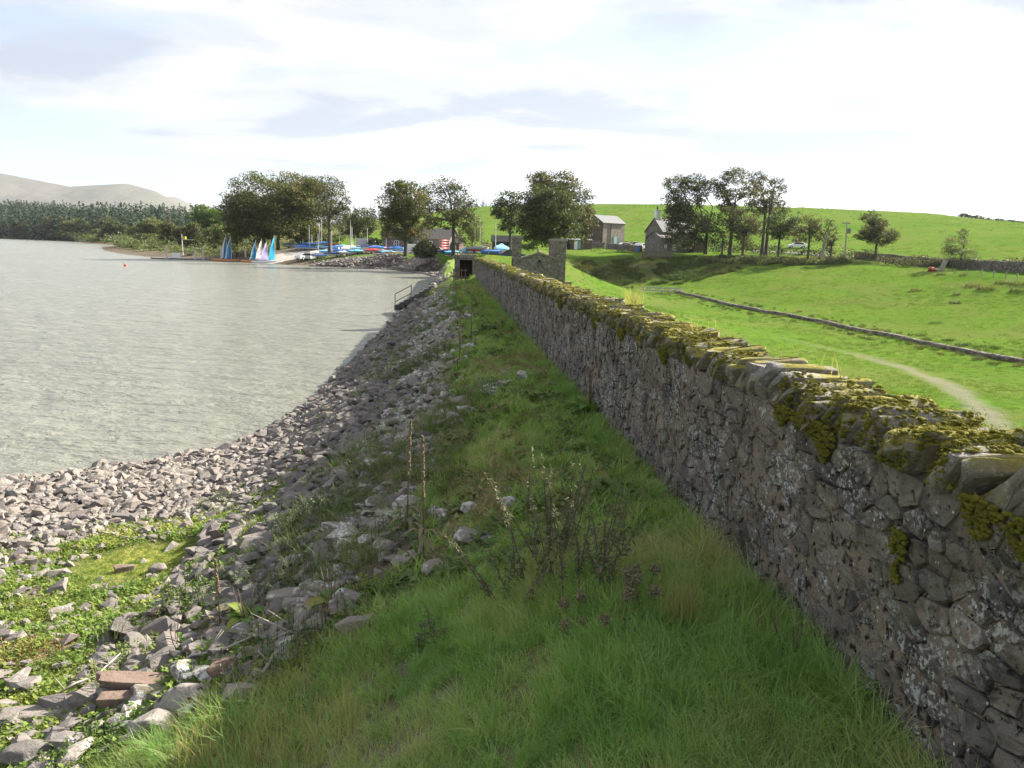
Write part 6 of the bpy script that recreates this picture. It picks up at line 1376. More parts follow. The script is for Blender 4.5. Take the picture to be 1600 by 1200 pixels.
def barn():
    a, b_ = at(941, 388, 178), at(969, 386, 182); c_ = at(916, 386, 186)
    root = empty('stone_barn', (a[0], a[1], gz(a[0], a[1]) - .1), facing(a, b_) , 'tall two storey stone barn with slate roof and teal door', 'barn'); W = 5.0; L_ = 7.6
    k = 178 / FPX; ze = (388 - 348) * k; zr = ze + 1.75
    gable_walls(root, 'wall', 0, L_, 0, W * 1.2, -1, ze, zr, M['palestonewall'], 'x')
    mb = MB(); mb.box((-.06, W * .6, ze / 2 - .4), (.1, W * 1.2 + .04, ze + .8)); mb.prism([(-.11, ze), (-.012, ze), (-.012, ze + .02), (-.11, ze + .02)], 0, W * 1.2)
    mb.add([(-.1, 0, ze), (-.1, W * 1.2, ze), (-.1, W * .6, zr), (-.02, 0, ze), (-.02, W * 1.2, ze), (-.02, W * .6, zr)], [(0, 1, 2), (3, 4, 5), (0, 2, 5, 3), (1, 2, 5, 4)]); mb.build('shade_brown_gable', M['brownstone'], root)  # darker brown skin puts the shade of the left gable into its colour
    gable_roof(root, 'roof', 0, L_, 0, W * 1.2, ze + .02, zr + .02, SLATE, .25)
    door(root, 4.3, -.03, 1.9, 1.0, 2.2, TEAL, 'teal_door'); door(root, 2.0, -.03, .75, .7, 1.5, DARK, 'doorway'); door(root, 5.7, -.03, .8, .8, 1.9, DARK, 'doorway'); door(root, .6, -.03, 1.35, .35, .6, DARK, 'slit_window')
    mb = MB(); mb.tube([(2.6, -.08, .1), (2.6, -.08, ze)], .07); mb.build('drain_pipe', DARK, root)
barn()
def lean_to():
    p = at(893, 388, 160); p[2] = gz(p[0], p[1]); root = empty('outbuilding', p, .03, 'low dark outbuilding with white and teal doors beside the barn', 'outbuilding')
    mb = MB(); mb.box((1.0, 1.5, .9), (6.6, 3, 2.3)); mb.build('wall', M['brownstone'], root); mb = MB(); mb.box((1.0, 1.45, 2.15), (7.0, 3.5, .14), 0, 0, .08); mb.build('roof', SLATE, root)
    door(root, -1.2, -.04, 1.0, 1.8, 1.9, DARK, 'open_bay'); door(root, .9, -.05, 1.05, .75, 2.1, WHITE, 'white_door'); door(root, 1.65, -.05, 1.15, .55, 1.9, TEAL, 'teal_panel')
lean_to()
def farmhouse():
    a, b_ = at(1029, 397, 151), at(1098, 398, 157); root = empty('farmhouse', (a[0], a[1], gz(a[0] + 3, 152) - .1), facing(a, b_), 'old stone farmhouse with slate roof and white chimney half hidden by trees', 'farmhouse'); k = 152 / FPX
    ze, zr = 33 * k, 53 * k; gable_walls(root, 'wall', 1.7, 10.5, 1.0, 6.5, -1, ze, zr, M['greystone'], 'x'); gable_roof(root, 'roof', 1.7, 10.5, 1.0, 6.5, ze + .02, zr + .02, SLATE, .25)
    gable_walls(root, 'side_wing', .2, 3.4, -.1, 4.2, -1, 3.0, 4.35, M['greystone'], 'x'); gable_roof(root, 'wing_roof', .2, 3.4, -.1, 4.2, 3.02, 4.37, BROWNSLATE, .2)
    mb = MB(); mb.box((2.2, 3.7, zr + .6), (1.05, .8, 1.9)); mb.box((2.2, 3.7, zr + 1.62), (1.25, 1.0, .16)); ch = mb.build('chimney', WHITE, root)
    mb = MB(); mb.tube([(2.2, 3.7, zr + 1.65), (2.2, 3.7, zr + 2.4)], .15); mb.build('chimney_pot', DARK, ch)
    for x, z in ((5.0, 3.2), (7.4, 3.2), (5.0, 1.2)): window(root, x, .96, z, .9, 1.1)
    window(root, 1.6, -.14, 1.4, .6, .7); door(root, 2.6, -.14, .9, .75, 1.9, TIMBER)
    gable_walls(root, 'porch', 9.2, 12.0, -.5, 2.5, -1, 2.0, 3.6, M['brownstone'], 'y'); gable_roof(root, 'porch_roof', 9.2, 12.0, -.5, 2.5, 2.02, 3.62, plain('pale_slate', (.30, .29, .28), .8), .2, 'y')
    p = at(1025, 400, 143); p[2] = gz(p[0], p[1]); rt = empty('paling_fence', p, .02, 'weathered paling fence in front of the farmhouse', 'fence')
    rs = np.random.default_rng(3)
    for q in range(22): mb = MB(); mb.box((-2.6 + q * .27, 0, .6 + rs.normal(0, .06)), (.2, .05, 1.5 + rs.normal(0, .15))); mb.build('paling', TIMBER, rt)
    for z in (.35, 1.0): mb = MB(); mb.box((.2, .06, z), (5.9, .06, .1)); mb.build('rail', TIMBER, rt)
farmhouse()
def drywall(name, pts, h, th, label, mat='brownstone', cat='stone wall', cop=None, course=.16, ts=1.0):
    """dry stone wall along world points (x, y), following the ground; its face stones are real"""
    rs = np.random.default_rng(len(label)); P = np.array(pts, float); seg = np.hypot(*np.diff(P, axis=0).T); cum = np.concatenate([[0], np.cumsum(seg)]); n = max(4, int(cum[-1] / .5)); s = np.linspace(0, cum[-1], n)
    x, y = np.interp(s, cum, P[:, 0]), np.interp(s, cum, P[:, 1]); z = H(x, y); tx, ty = np.gradient(x), np.gradient(y); l = np.hypot(tx, ty); nx_, ny_ = ty / l, -tx / l
    V = []; c0 = np.array([x.mean(), y.mean(), z.mean()]); hh = h * (1 + (fbm(s * .7, s * 0 + 3, 3) - .5) * .16)
    prof = [(.5, -.5), (.5, .25), (.47, .6), (.42, 1.0), (-.42, 1.0), (-.5, -.5)]
    for o, f in prof: V.append(np.stack([x + nx_ * th * o + 0, y + ny_ * th * o, z + (f * hh if f > 0 else f)], 1) + rs.normal(0, .015, (n, 3)))
    V = np.stack(V, 1) - c0; npf = len(prof); i, j = np.meshgrid(np.arange(n - 1), np.arange(npf), indexing='ij'); a = (i * npf + j).ravel(); bq = (i * npf + (j + 1) % npf).ravel()
    Q = np.stack([a, a + npf, bq + npf, bq], 1); cap = [(0, 1, 2, 3), (0, 3, 4, 5), tuple((n - 1) * npf + k for k in (3, 2, 1, 0)), tuple((n - 1) * npf + k for k in (5, 4, 3, 0))]
    o = link(name, mesh_np(name, V.reshape(-1, 3), quads=np.vstack([Q, np.array(cap)]), mats=[M[mat]]), None, c0); tag(o, label, cat)
    # loose top stones and face stones
    items = []; m = int(cum[-1] / .32)
    for q in range(m):
        sq = (q + .5) / m * cum[-1]; k = np.array([np.interp(sq, s, x), np.interp(sq, s, y), np.interp(sq, s, z + hh)]); T_ = RT[rs.integers(0, len(RT))]
        items.append((T_[0] * np.array([rs.uniform(.28, .45), rs.uniform(.3, .45), rs.uniform(.18, .34) * ts]) + k - c0 + [0, 0, .03 * ts], T_[1], rs.random()))
    V, F, R = join_np(items); tag(link('top_stones', mesh_np('top_stones', V, tris=F, mats=[M[cop or 'wall_stuff']], attrs={'rnd': R}), o), kind='stuff')
    items = []
    for c, Pq in voronoi_stones(0, cum[-1], .0, h * .97, course * 1.6, .3, .7, rs):
        Vv, F = stone_geo(c, Pq, rs, rs.uniform(.0, .05), .02); q = Vv[:, 0]; f = Vv[:, 1] / h
        ix, iy, iz, inx, iny = (np.interp(q, s, w_) for w_ in (x, y, z, nx_, ny_)); off = th * (.5 - .08 * np.clip(f, 0, 1)) + Vv[:, 2]
        items.append((np.stack([ix + inx * off, iy + iny * off, iz + Vv[:, 1]], 1) - c0, F, rs.random()))
    V, F, R = join_np(items); tag(link('stonework', mesh_np('stonework', V, tris=F, mats=[M['wall_stuff']], attrs={'rnd': R}, smooth=True), o), kind='stuff')
    return o
def W2(*q): return [tuple(at(px, py, D)[:2]) for px, py, D in q]
drywall('roadside_wall', W2((1335, 404, 141), (1400, 408, 135), (1500, 417, 118), (1600, 430, 102), (1680, 440, 90)), 1.35, .55, 'long dark drystone wall beside the road at the far edge of the pasture')
drywall('channel_wall', [(25.6, 117), (30, 95), (34.5, 74), (38.5, 56), (42.5, 40), (46, 24)], .30, .6, 'dark stone lined edge of the overflow channel crossing the pasture', cop='wall_stuff', ts=.3)
drywall('yard_wall', W2((913, 388, 168), (930, 388, 168), (944, 388, 168)), 1.5, .5, 'dark stone yard wall before the barn gable')
drywall('yard_wall', W2((950, 388, 166), (964, 389, 163), (1002, 391, 156)), 1.15, .5, 'low stone yard wall running from the barn to the farmhouse')
def revetment():
    rs = np.random.default_rng(9); items = []; P = SHORE[15:21]; cum = np.concatenate([[0], np.cumsum(np.hypot(*np.diff(P, axis=0).T))])
    for _ in range(2400):
        q = rs.random() * cum[-1]; x, y = np.interp(q, cum, P[:, 0]), np.interp(q, cum, P[:, 1]); e = .5; dx, dy = np.interp(q + e, cum, P[:, 0]) - np.interp(q - e, cum, P[:, 0]), np.interp(q + e, cum, P[:, 1]) - np.interp(q - e, cum, P[:, 1]); l = math.hypot(dx, dy) + 1e-9; o = rs.uniform(-.3, 4.7)
        x, y = x + dy / l * o, y - dx / l * o; T_ = RT[rs.integers(0, len(RT))]; s_ = rs.uniform(.35, .8); a = rs.uniform(0, 6.28); R = np.array([[math.cos(a), -math.sin(a), 0], [math.sin(a), math.cos(a), 0], [0, 0, 1]])
        items.append(((T_[0] * [s_ * 1.2, s_, s_ * .75]) @ R.T + [x, y, gz(x, y) + .08], T_[1], rs.random()))
    V, F, R = join_np(items); tag(link('revetment_stones', mesh_np('revetment_stones', V, tris=F, mats=[M['rock_stuff']], attrs={'rnd': R})), kind='stuff')
revetment()
def sheet(name, pts, width, mat, lift=.05, kind='structure', n=60):
    P = np.array(pts, float); cum = np.concatenate([[0], np.cumsum(np.hypot(*np.diff(P, axis=0).T))]); s = np.linspace(0, cum[-1], n); x, y = np.interp(s, cum, P[:, 0]), np.interp(s, cum, P[:, 1]); tx, ty = np.gradient(x), np.gradient(y); l = np.hypot(tx, ty); V = []
    w = np.interp(s, cum, width) if not np.isscalar(width) else np.full(n, width); m = 7
    for k in range(m): f = k / (m - 1) - .5; xx, yy = x + ty / l * w * f, y - tx / l * w * f; V.append(np.stack([xx, yy, np.maximum(H(xx, yy), -.15) + lift], 1))
    V = np.stack(V, 1).reshape(-1, 3); i, j = np.meshgrid(np.arange(n - 1), np.arange(m - 1), indexing='ij'); a = (i * m + j).ravel()
    return tag(link(name, mesh_np(name, V, quads=np.stack([a, a + m, a + m + 1, a + 1], 1), mats=[mat], smooth=True)), kind=kind)
sheet('slipway', W2((395, 413, 150), (430, 406, 153), (470, 397, 156), (505, 390, 158), (540, 386, 158)), [7.0, 5.5, 4.5, 4.2, 4.0], plain('worn_concrete', (.36, .33, .29), .9, .15, .25, .8), .12)
sheet('road', W2((1180, 393, 168), (1260, 395, 160), (1330, 401, 149), (1420, 407, 143), (1560, 420, 120)), 3.6, plain('grey_asphalt', (.10, .10, .105), .9, .15, .3, .8), .10)
def post_fence(name, pts, h, label, rails=2, gap=2.4, mat=TIMBER, r=.055, wire=False):
    P = np.array(pts, float); cum = np.concatenate([[0], np.cumsum(np.hypot(*np.diff(P, axis=0).T))]); n = max(2, int(cum[-1] / gap) + 1); s = np.linspace(0, cum[-1], n); x, y = np.interp(s, cum, P[:, 0]), np.interp(s, cum, P[:, 1]); z = H(x, y)
    root = empty(name, (x[0], y[0], z[0]), 0, label, 'fence'); rs = np.random.default_rng(n); q = [np.array([x[i] - x[0], y[i] - y[0], z[i] - z[0]]) for i in range(n)]; mb = MB(); mb.tube([(0, 0, -.3), (0, 0, h * 1.08)], r * 1.3, 5); me = mb.mesh('post', mat)
    for v in q: o = link('post', me, root, v); o.rotation_euler = (rs.normal(0, .04), rs.normal(0, .04), rs.random())
    for k in range(rails):
        hh = h * (1 - k / max(rails, 1) * .85) - .06
        for a, b_ in zip(q[:-1], q[1:]): mb = MB(); mb.tube([a + [0, -r, hh], b_ + [0, -r, hh]], .012 if wire else r * .8, 4); mb.build('wire' if wire else 'rail', plain('fence_wire', (.10, .10, .10), .6) if wire else mat, root)
    return root
post_fence('rail_fence', W2((728, 384, 136), (750, 377, 150), (768, 372, 162), (800, 371, 170)), 1.2, 'post and rail fence climbing the slope behind the boat park', 3, 2.6)
post_fence('wire_fence', W2((672, 402, 124), (700, 396, 124), (735, 396, 120), (775, 396, 116), (800, 397, 112)), 1.15, 'thin post and wire fence along the bank below the boat park', 3, 2.8, wire=True)
post_fence('wire_fence', W2((1475, 430, 108), (1500, 432, 104), (1538, 434, 100), (1590, 438, 93)), .9, 'short line of pale fence posts in the pasture', 2, 2.2, plain('pale_posts', (.34, .29, .22), .9), .06, True)
post_fence('rail_fence', W2((1140, 400, 141), (1175, 399, 141), (1215, 401, 140), (1240, 402, 139)), 1.1, 'dark post and rail fence under the tree clump', 2, 2.4)
post_fence('wire_fence', W2((910, 390, 158), (940, 392, 154), (980, 396, 148), (1010, 398, 146)), 1.0, 'thin wire fence along the bank top below the yard wall', 2, 3.0, wire=True)
post_fence('rail_fence', W2((1312, 403, 141), (1330, 404, 141), (1348, 404, 139)), 1.0, 'grey field gate rails beside the pole', 3, 1.6, plain('grey_gate_wood', (.22, .21, .19), .9), .05)
post_fence('rail_fence', W2((1005, 388, 165), (1040, 389, 160)), .9, 'short dark rails behind the farmhouse fence', 2, 2.0)
def footbridge():
    a, b_ = at(1004, 459, 118.5), at(1062, 461, 116); root = empty('footbridge', a, facing(a, b_), 'pale timber footbridge with railings over the overflow channel', 'bridge'); L_ = math.hypot(b_[0] - a[0], b_[1] - a[1]); pale = plain('silvered_timber', (.36, .34, .30), .85, .15, .25, 4)
    for k in range(18): mb = MB(); mb.box((L_ * (k + .5) / 18, .5, .02), (L_ / 18 * .93, 1.5, .07)); mb.build('deck_plank', pale, root)
    for y in (-.2, 1.2):
        for k in range(5): mb = MB(); mb.box((L_ * k / 4, y, .5), (.1, .1, 1.15)); mb.build('post', pale, root)
        for z in (1.05, .6): mb = MB(); mb.box((L_ / 2, y - .07, z), (L_ + .3, .04, .12)); mb.build('rail', pale, root)
        mb = MB(); mb.box((L_ / 2, y, -.16), (L_ + .4, .16, .28)); mb.build('beam', TIMBER, root)
    for x in (-.1, L_ + .1): mb = MB(); mb.box((x, .5, -.8), (.5, 2.0, 1.3)); mb.build('abutment', M['greystone'], root)
footbridge()
def power_pole():
    b = at(1320, 405, 140); b[2] = gz(b[0], b[1]); root = empty('power_pole', b, 0, 'tall pale timber electricity pole with grey transformer box', 'power pole'); top = at(1323.5, 346, 140) - b
    mb = MB(); mb.tube([(0, 0, -.3), tuple(top)], [.17, .12], 8); mb.build('pole', plain('pale_pole_wood', (.42, .39, .34), .85, .15, .2, 3), root)
    mb = MB(); mb.box(top + [-.1, 0, -.35], (1.5, .1, .12)); mb.build('cross_arm', TIMBER, root)
    for x in (-.75, -.1, .55): mb = MB(); mb.tube([top + [x, 0, -.3], top + [x, 0, -.05]], [.06, .04], 6); mb.build('insulator', plain('grey_insulator', (.2, .2, .2), .4), root)
    mb = MB(); mb.box(top + [.45, -.1, -1.75], (.62, .5, .85)); mb.tube([top + [.45, -.1, -1.4], top + [.45, -.1, -1.1]], .08); mb.build('transformer', plain('grey_steel', (.20, .21, .22), .5, .4), root)
power_pole()
def red_tarpaulin():
    p = hit(1455, 424); root = empty('red_tarpaulin', p, .2, 'crumpled red and yellow tarpaulin heap on the pasture by the road wall', 'tarpaulin'); rs = np.random.default_rng(2)
    for nm, c, x, s_ in (('red_sheet', (.42, .10, .07), 0, 1.0), ('yellow_sheet', (.50, .32, .07), .85, .55)):
        me = boulder_mesh(nm, 5 + int(x * 10), plain(nm + '_cloth', c, .6, .3, .25, 3), 'angular', 2, .18); o = link(nm, me, root, (x, 0, .28 * s_)); o.scale = (1.5 * s_, 1.1 * s_, .85 * s_)
    p = hit(1472, 424); mb = MB(); mb.box((0, 0, .75), (.9, .08, 1.9), .3, .25, .2); o = mb.build('leaning_board', plain('pale_board', (.34, .32, .29), .8), None, p); tag(o, 'pale weathered board leaning beside the red tarpaulin', 'board')
red_tarpaulin()
# ------------------------------------------------------------------ boats, jetty, vehicles, people
PAINT = {'white': (.74, .74, .73), 'blue': (.07, .17, .45), 'pale blue': (.16, .42, .62), 'navy': (.035, .05, .16), 'red': (.50, .07, .07), 'grey': (.27, .28, .29), 'cream': (.60, .56, .46), 'orange': (.58, .25, .06)}
def paint(c): return plain(c.replace(' ', '_') + '_gelcoat', PAINT[c], .45, .4, .1, 2)
def cloth(c): return plain(c.replace(' ', '_') + '_canvas', PAINT[c], .85, .15, .22, 2.5)
def hull_geo(L_=4.2, W=1.5, h=.55, n=9, deck=False):
    mb = MB(); rings = []
    for i in range(n):
        f = i / (n - 1); w = W / 2 * (math.sin(math.pi * min(.5, .12 + f * .55)) if f < .7 else math.sin(math.pi * .5) * (1 - ((f - .7) / .3) ** 2.2)) + .015; sheer = h * (1 + .18 * (2 * f - 1) ** 2 + .12 * max(0, f - .5)); x = (f - .5) * L_; bot = h * .55 * max(0, (f - .72) / .28) ** 2
        rings.append([(x, 0, bot), (x, w * .62, bot + .10), (x, w, h * .55 + bot * .4), (x, w * .96, sheer), (x, -w * .96, sheer), (x, -w, h * .55 + bot * .4), (x, -w * .62, bot + .10)])
    V = [p for r in rings for p in r]; F = []; m = 7
    for i in range(n - 1):
        for k in range(m): F.append((i * m + k, i * m + (k + 1) % m, (i + 1) * m + (k + 1) % m, (i + 1) * m + k))
    F.append(tuple(range(m))); F.append(tuple((n - 1) * m + k for k in range(m))); mb.add(V, F); return mb
def cover_geo(L_=4.2, W=1.5, h=.55, ridge=.45, n=7):
    mb = MB(); V = []; m = 5
    for i in range(n):
        f = i / (n - 1); w = W / 2 * (math.sin(math.pi * min(.5, .14 + f * .55)) if f < .7 else (1 - ((f - .7) / .3) ** 2.2)) * 1.06 + .02; x = (f - .5) * L_ * 1.02; top = h * 1.12 + ridge * math.sin(math.pi * min(1, .1 + f * .9)) * (.8 + .2 * math.cos(i * 2.3))
        V += [(x, w, h * .62), (x, w * .98, h * 1.1), (x, 0, top), (x, -w * .98, h * 1.1), (x, -w, h * .62)]
    F = [(i * m + k, i * m + k + 1, (i + 1) * m + k + 1, (i + 1) * m + k) for i in range(n - 1) for k in range(m - 1)]; mb.add(V, F); return mb
_cache = {}
def shared(key, fn):
    if key not in _cache: _cache[key] = fn()
    return _cache[key]
STEEL = plain('mast_alloy', (.58, .58, .57), .4, .5, .1, 2, .3); RUBBER = plain('black_rubber', (.02, .02, .02), .8)
def dinghy(px, py, D, rz, hullc, coverc, mast, label, s=1.0, ridge=.4, flip=False):
    p = at(px, py, D); p[2] = gz(p[0], p[1]); root = empty('dinghy', p, rz, label, 'dinghy', 'dinghies in the boat park'); root.scale = (s, s, s)
    base = .32
    def put(nm, key, fn, z=base, rot=None):
        o = link(nm, shared(key, fn), root, (0, 0, z))
        if rot: o.rotation_euler = rot
        return o
    if flip: put('hull', 'hf' + hullc, lambda: hull_geo().mesh('hull', paint(hullc), True), .85, (math.pi, 0, 0))
    else:
        put('hull', 'h' + hullc, lambda: hull_geo().mesh('hull', paint(hullc), True))
        if coverc: put('cover', 'c%s%.2f' % (coverc, ridge), lambda: cover_geo(ridge=ridge).mesh('cover', cloth(coverc)))
        else: put('deck', 'deck' + hullc, lambda: cover_geo(ridge=.06).mesh('deck', paint('grey' if hullc == 'white' else 'white')))
    mb = None
    if mast: h = mast; put('mast', 'm%.1f' % h, lambda: MB().tube([(.5, 0, .3), (.45, 0, h)], [.085, .055], 5).mesh('mast', STEEL))
    def tro():
        mb = MB(); mb.box((-.3, 0, -.12), (2.4, .07, .07)); mb.box((-.6, 0, -.08), (.08, 1.3, .07)); return mb.mesh('trolley', plain('galvanised_steel', (.3, .3, .3), .5))
    t = put('trolley', 'tro', tro)
    for sy in (-.62, .62): 
        w = link('wheel', shared('whl', lambda: MB().tube([(0, -.07, 0), (0, .07, 0)], .2, 9).mesh('wheel', RUBBER)), t, (-.6, sy, -.12))
    return root
ORD = ['first', 'second', 'third', 'fourth', 'fifth', 'sixth', 'seventh', 'eighth', 'ninth', 'tenth', 'eleventh', 'twelfth', 'thirteenth', 'fourteenth', 'fifteenth', 'sixteenth', 'seventeenth']
def fleet():
    rs = np.random.default_rng(12)
    ROWS = [  # name, [(px)], py, D
        ('front row', [500, 522, 540, 555, 570, 584, 597, 610, 624, 640], 393, 148, ['white/blue', 'white/navy', 'white/white', 'grey/pale blue', 'white/', 'cream/red', 'blue/grey', 'white/pale blue', 'white/blue', 'white/']),
        ('second row', [478, 495, 512, 528, 546, 560, 576, 590, 606, 618, 630, 648], 389, 153, ['white/cream', 'cream/cream', 'white/pale blue', 'white/blue', 'white/white', 'white/pale blue', 'white/', 'cream/blue', 'white/red', 'white/blue', 'white/pale blue', 'white/white']),
        ('third row', [472, 486, 502, 518, 534, 548, 562, 577, 592, 608, 642], 385, 159, ['white/blue', 'white/blue', 'white/pale blue', 'white/blue', 'white/pale blue', 'white/white', 'white/grey', 'white/blue', 'white/white', 'navy/blue', 'white/navy']),
        ('back row', [455, 470, 484, 506, 524, 570], 381, 167, ['white/grey', 'white/blue', 'blue/blue', 'white/blue', 'red/red', 'white/white']),
    ]
    masts = {('front row', 1): 5.2, ('front row', 3): 3.0, ('second row', 3): 6.2, ('second row', 4): 6.6, ('second row', 8): 5.0, ('third row', 2): 7.2, ('third row', 3): 6.8, ('third row', 5): 6.0, ('third row', 7): 5.2, ('back row', 2): 7.0, ('back row', 3): 7.4, ('back row', 1): 5.4, ('second row', 1): 5.8, ('third row', 1): 6.6}
    for row, xs, py, D, cols in ROWS:
        for i, (px, c) in enumerate(zip(xs, cols)):
            h, _, cv = c.partition('/'); mast = masts.get((row, i), 0)
            lab = '%s dinghy with %s%s, %s from the slipway in the %s' % (h, ('%s cover' % cv) if cv else 'no cover', ' and mast' if mast else '', ORD[i], row)
            dinghy(px, py + rs.uniform(-.6, .6), D + rs.uniform(-1.5, 1.5), rs.choice([.15, .25, 2.9, 3.3, .6]) + rs.normal(0, .12), h, cv or None, mast, lab, rs.uniform(.72, .95), rs.choice([.15, .3, .5]))
    for px, py, D, h, cv, mast, rz, lab in [(712, 391, 136, 'blue', 'pale blue', 0, .2, 'pale blue covered dinghy right of the open crowned tree'), (728, 389, 132, 'white', 'pale blue', 0, 1.2, 'dinghy under a peaked pale blue cover near the willow'), (746, 390, 130, 'red', 'grey', 6.5, .1, 'dark hulled dinghy with mast below the rail fence'), (770, 390, 126, 'blue', 'blue', 5.5, .3, 'blue dinghy with thin mast left of the valve house pier'), (784, 389, 128, 'white', 'pale blue', 0, 1.0, 'dinghy under a peaked blue cover beside the shed'), (697, 391, 138, 'blue', 'navy', 0, .1, 'dark blue covered dinghy at the foot of the open crowned tree'), (735, 391, 132, 'cream', None, 0, .15, 'upturned brownish dinghy among the blue covered ones')]:
        dinghy(px, py, D, rz, h, cv, mast, lab, .95, .75 if 'peaked' in lab else .3, cv is None)
    p = at(616, 391, 139)
    kayak((614, 394, 143), .25, 'red', 'red kayak lying in front of the dinghies at the bank top'); 
def kayak(q, rz, c, label, z=0.0, group=None, L_=3.6):
    p = at(*q); p[2] = gz(p[0], p[1]) + z; root = empty('kayak', p, rz, label, 'kayak', group)
    mb = MB(); V = []; n = 9; m = 6
    for i in range(n):
        f = i / (n - 1); w = .34 * math.sin(math.pi * (.03 + .94 * f)); x = (f - .5) * L_; zz = .12 * (2 * f - 1) ** 2
        for k in range(m): a = 2 * math.pi * k / m; V.append((x, w * math.cos(a), .2 + zz + w * .62 * math.sin(a)))
    F = [(i * m + k, i * m + (k + 1) % m, (i + 1) * m + (k + 1) % m, (i + 1) * m + k) for i in range(n - 1) for k in range(m)] + [tuple(range(m)), tuple((n - 1) * m + k for k in range(m))]
    mb.add(V, F); mb.build('hull', paint(c), root, smooth=True); mb = MB(); mb.tube([(-.35, 0, .38), (-.35, 0, .44)], [.26, .22], 8); mb.build('cockpit_rim', RUBBER, root); return root
fleet()
def kayak_rack():
    p = at(694, 391, 146); p[2] = gz(p[0], p[1]); root = empty('kayak_rack', p, 1.05, 'metal rack stacked with red kayaks before the clubhouse', 'rack'); g = plain('rack_steel', (.25, .25, .26), .5)
    for x in (-1.1, 1.1):
        for y in (-.4, .4): mb = MB(); mb.box((x, y, 1.35), (.08, .08, 2.8)); mb.build('upright', g, root)
        for k in range(5): mb = MB(); mb.box((x, 0, .4 + k * .5), (.06, .95, .05)); mb.build('shelf_bar', g, root)
    for k in range(5): kayak((694, 391, 146), 1.05, 'red' if k else 'orange', ('%s kayak on the %s shelf of the metal rack' % ('red' if k else 'orange', ['lowest', 'second', 'middle', 'fourth', 'top'][k])), .40 + k * .5, 'kayaks stacked on the rack', 3.0)
kayak_rack()
WOODP = plain('jetty_wood', (.28, .26, .235), .9, .1, .3, 3)
def sailboat(px, py, D, hullc, cols, h, label, rz=.1):
    p = at(px, py, D); p[2] = .02; root = empty('catamaran', p, rz, label, 'sailing boat', 'small sailing catamarans at the slipway')
    for sy in (-.9, .9): o = link('hull', shared('cat' + hullc, lambda: hull_geo(4.6, .45, .42).mesh('hull', paint(hullc), True)), root, (0, sy, -.05))
    mb = MB(); mb.box((-.1, 0, .42), (2.4, 1.75, .05)); mb.build('trampoline', paint('navy'), root); mb = MB(); mb.tube([(.7, 0, .35), (.62, 0, h + .5)], [.06, .035], 6); mb.build('mast', STEEL, root)
    for k, (c, x0, x1) in enumerate(cols):
        m_ = MB(); n = 10; V = []
        for i in range(n + 1):
            f = i / n; z = .75 + f * (h - .7); wid = (1 - f) ** .75 * 1.25 + .10
            for j in range(5): g = j / 4; V.append((.58 - wid * (x0 + (x1 - x0) * g), .10 * math.sin(g * 3.1 + i * .6 + k) + .16 * (x0 + (x1 - x0) * g) * math.sin(i * .9), z - .25 * (x0 + (x1 - x0) * g) * (1 - f)))
        F = [(i * 5 + j, i * 5 + j + 1, (i + 1) * 5 + j + 1, (i + 1) * 5 + j) for i in range(n) for j in range(4)]; m_.add(V, F); m_.build('sail_panel', SAIL[c], root, smooth=True)
    return root
def _sail(k, c):
    b = NB(k + '_sailcloth', .7, .2); b.col(b.mix(b.noise(2, 3), tuple(x * .94 for x in c), c)); return b.translucent(c, .5).mat
SAIL = {k: _sail(k, c) for k, c in dict(blue=(.05, .20, .45), cyan=(.06, .42, .66), white=(.80, .80, .80), lilac=(.48, .40, .66)).items()}
sailboat(350, 409, 160, 'orange', [('blue', 0, .5), ('white', .5, 1)], 5.0, 'orange hulled catamaran with blue and white sail by the jetty')
sailboat(357, 409.5, 158, 'orange', [('blue', 0, .25), ('cyan', .25, .7), ('white', .7, 1)], 4.7, 'catamaran with pale blue sail moored behind the blue and white one')
sailboat(396, 411, 155, 'orange', [('blue', 0, .4), ('cyan', .4, .75), ('white', .75, 1)], 4.1, 'catamaran with small blue sail on the slipway edge'); sailboat(405, 411.5, 154, 'orange', [('white', 0, 1)], 4.4, 'catamaran with plain white sail on the slipway edge')
sailboat(413, 412, 153, 'white', [('lilac', 0, 1)], 4.1, 'catamaran with lilac sail on the slipway edge'); sailboat(425, 412.5, 152, 'white', [('cyan', 0, 1)], 5.2, 'white hulled catamaran with bright cyan sail nearest the beach')
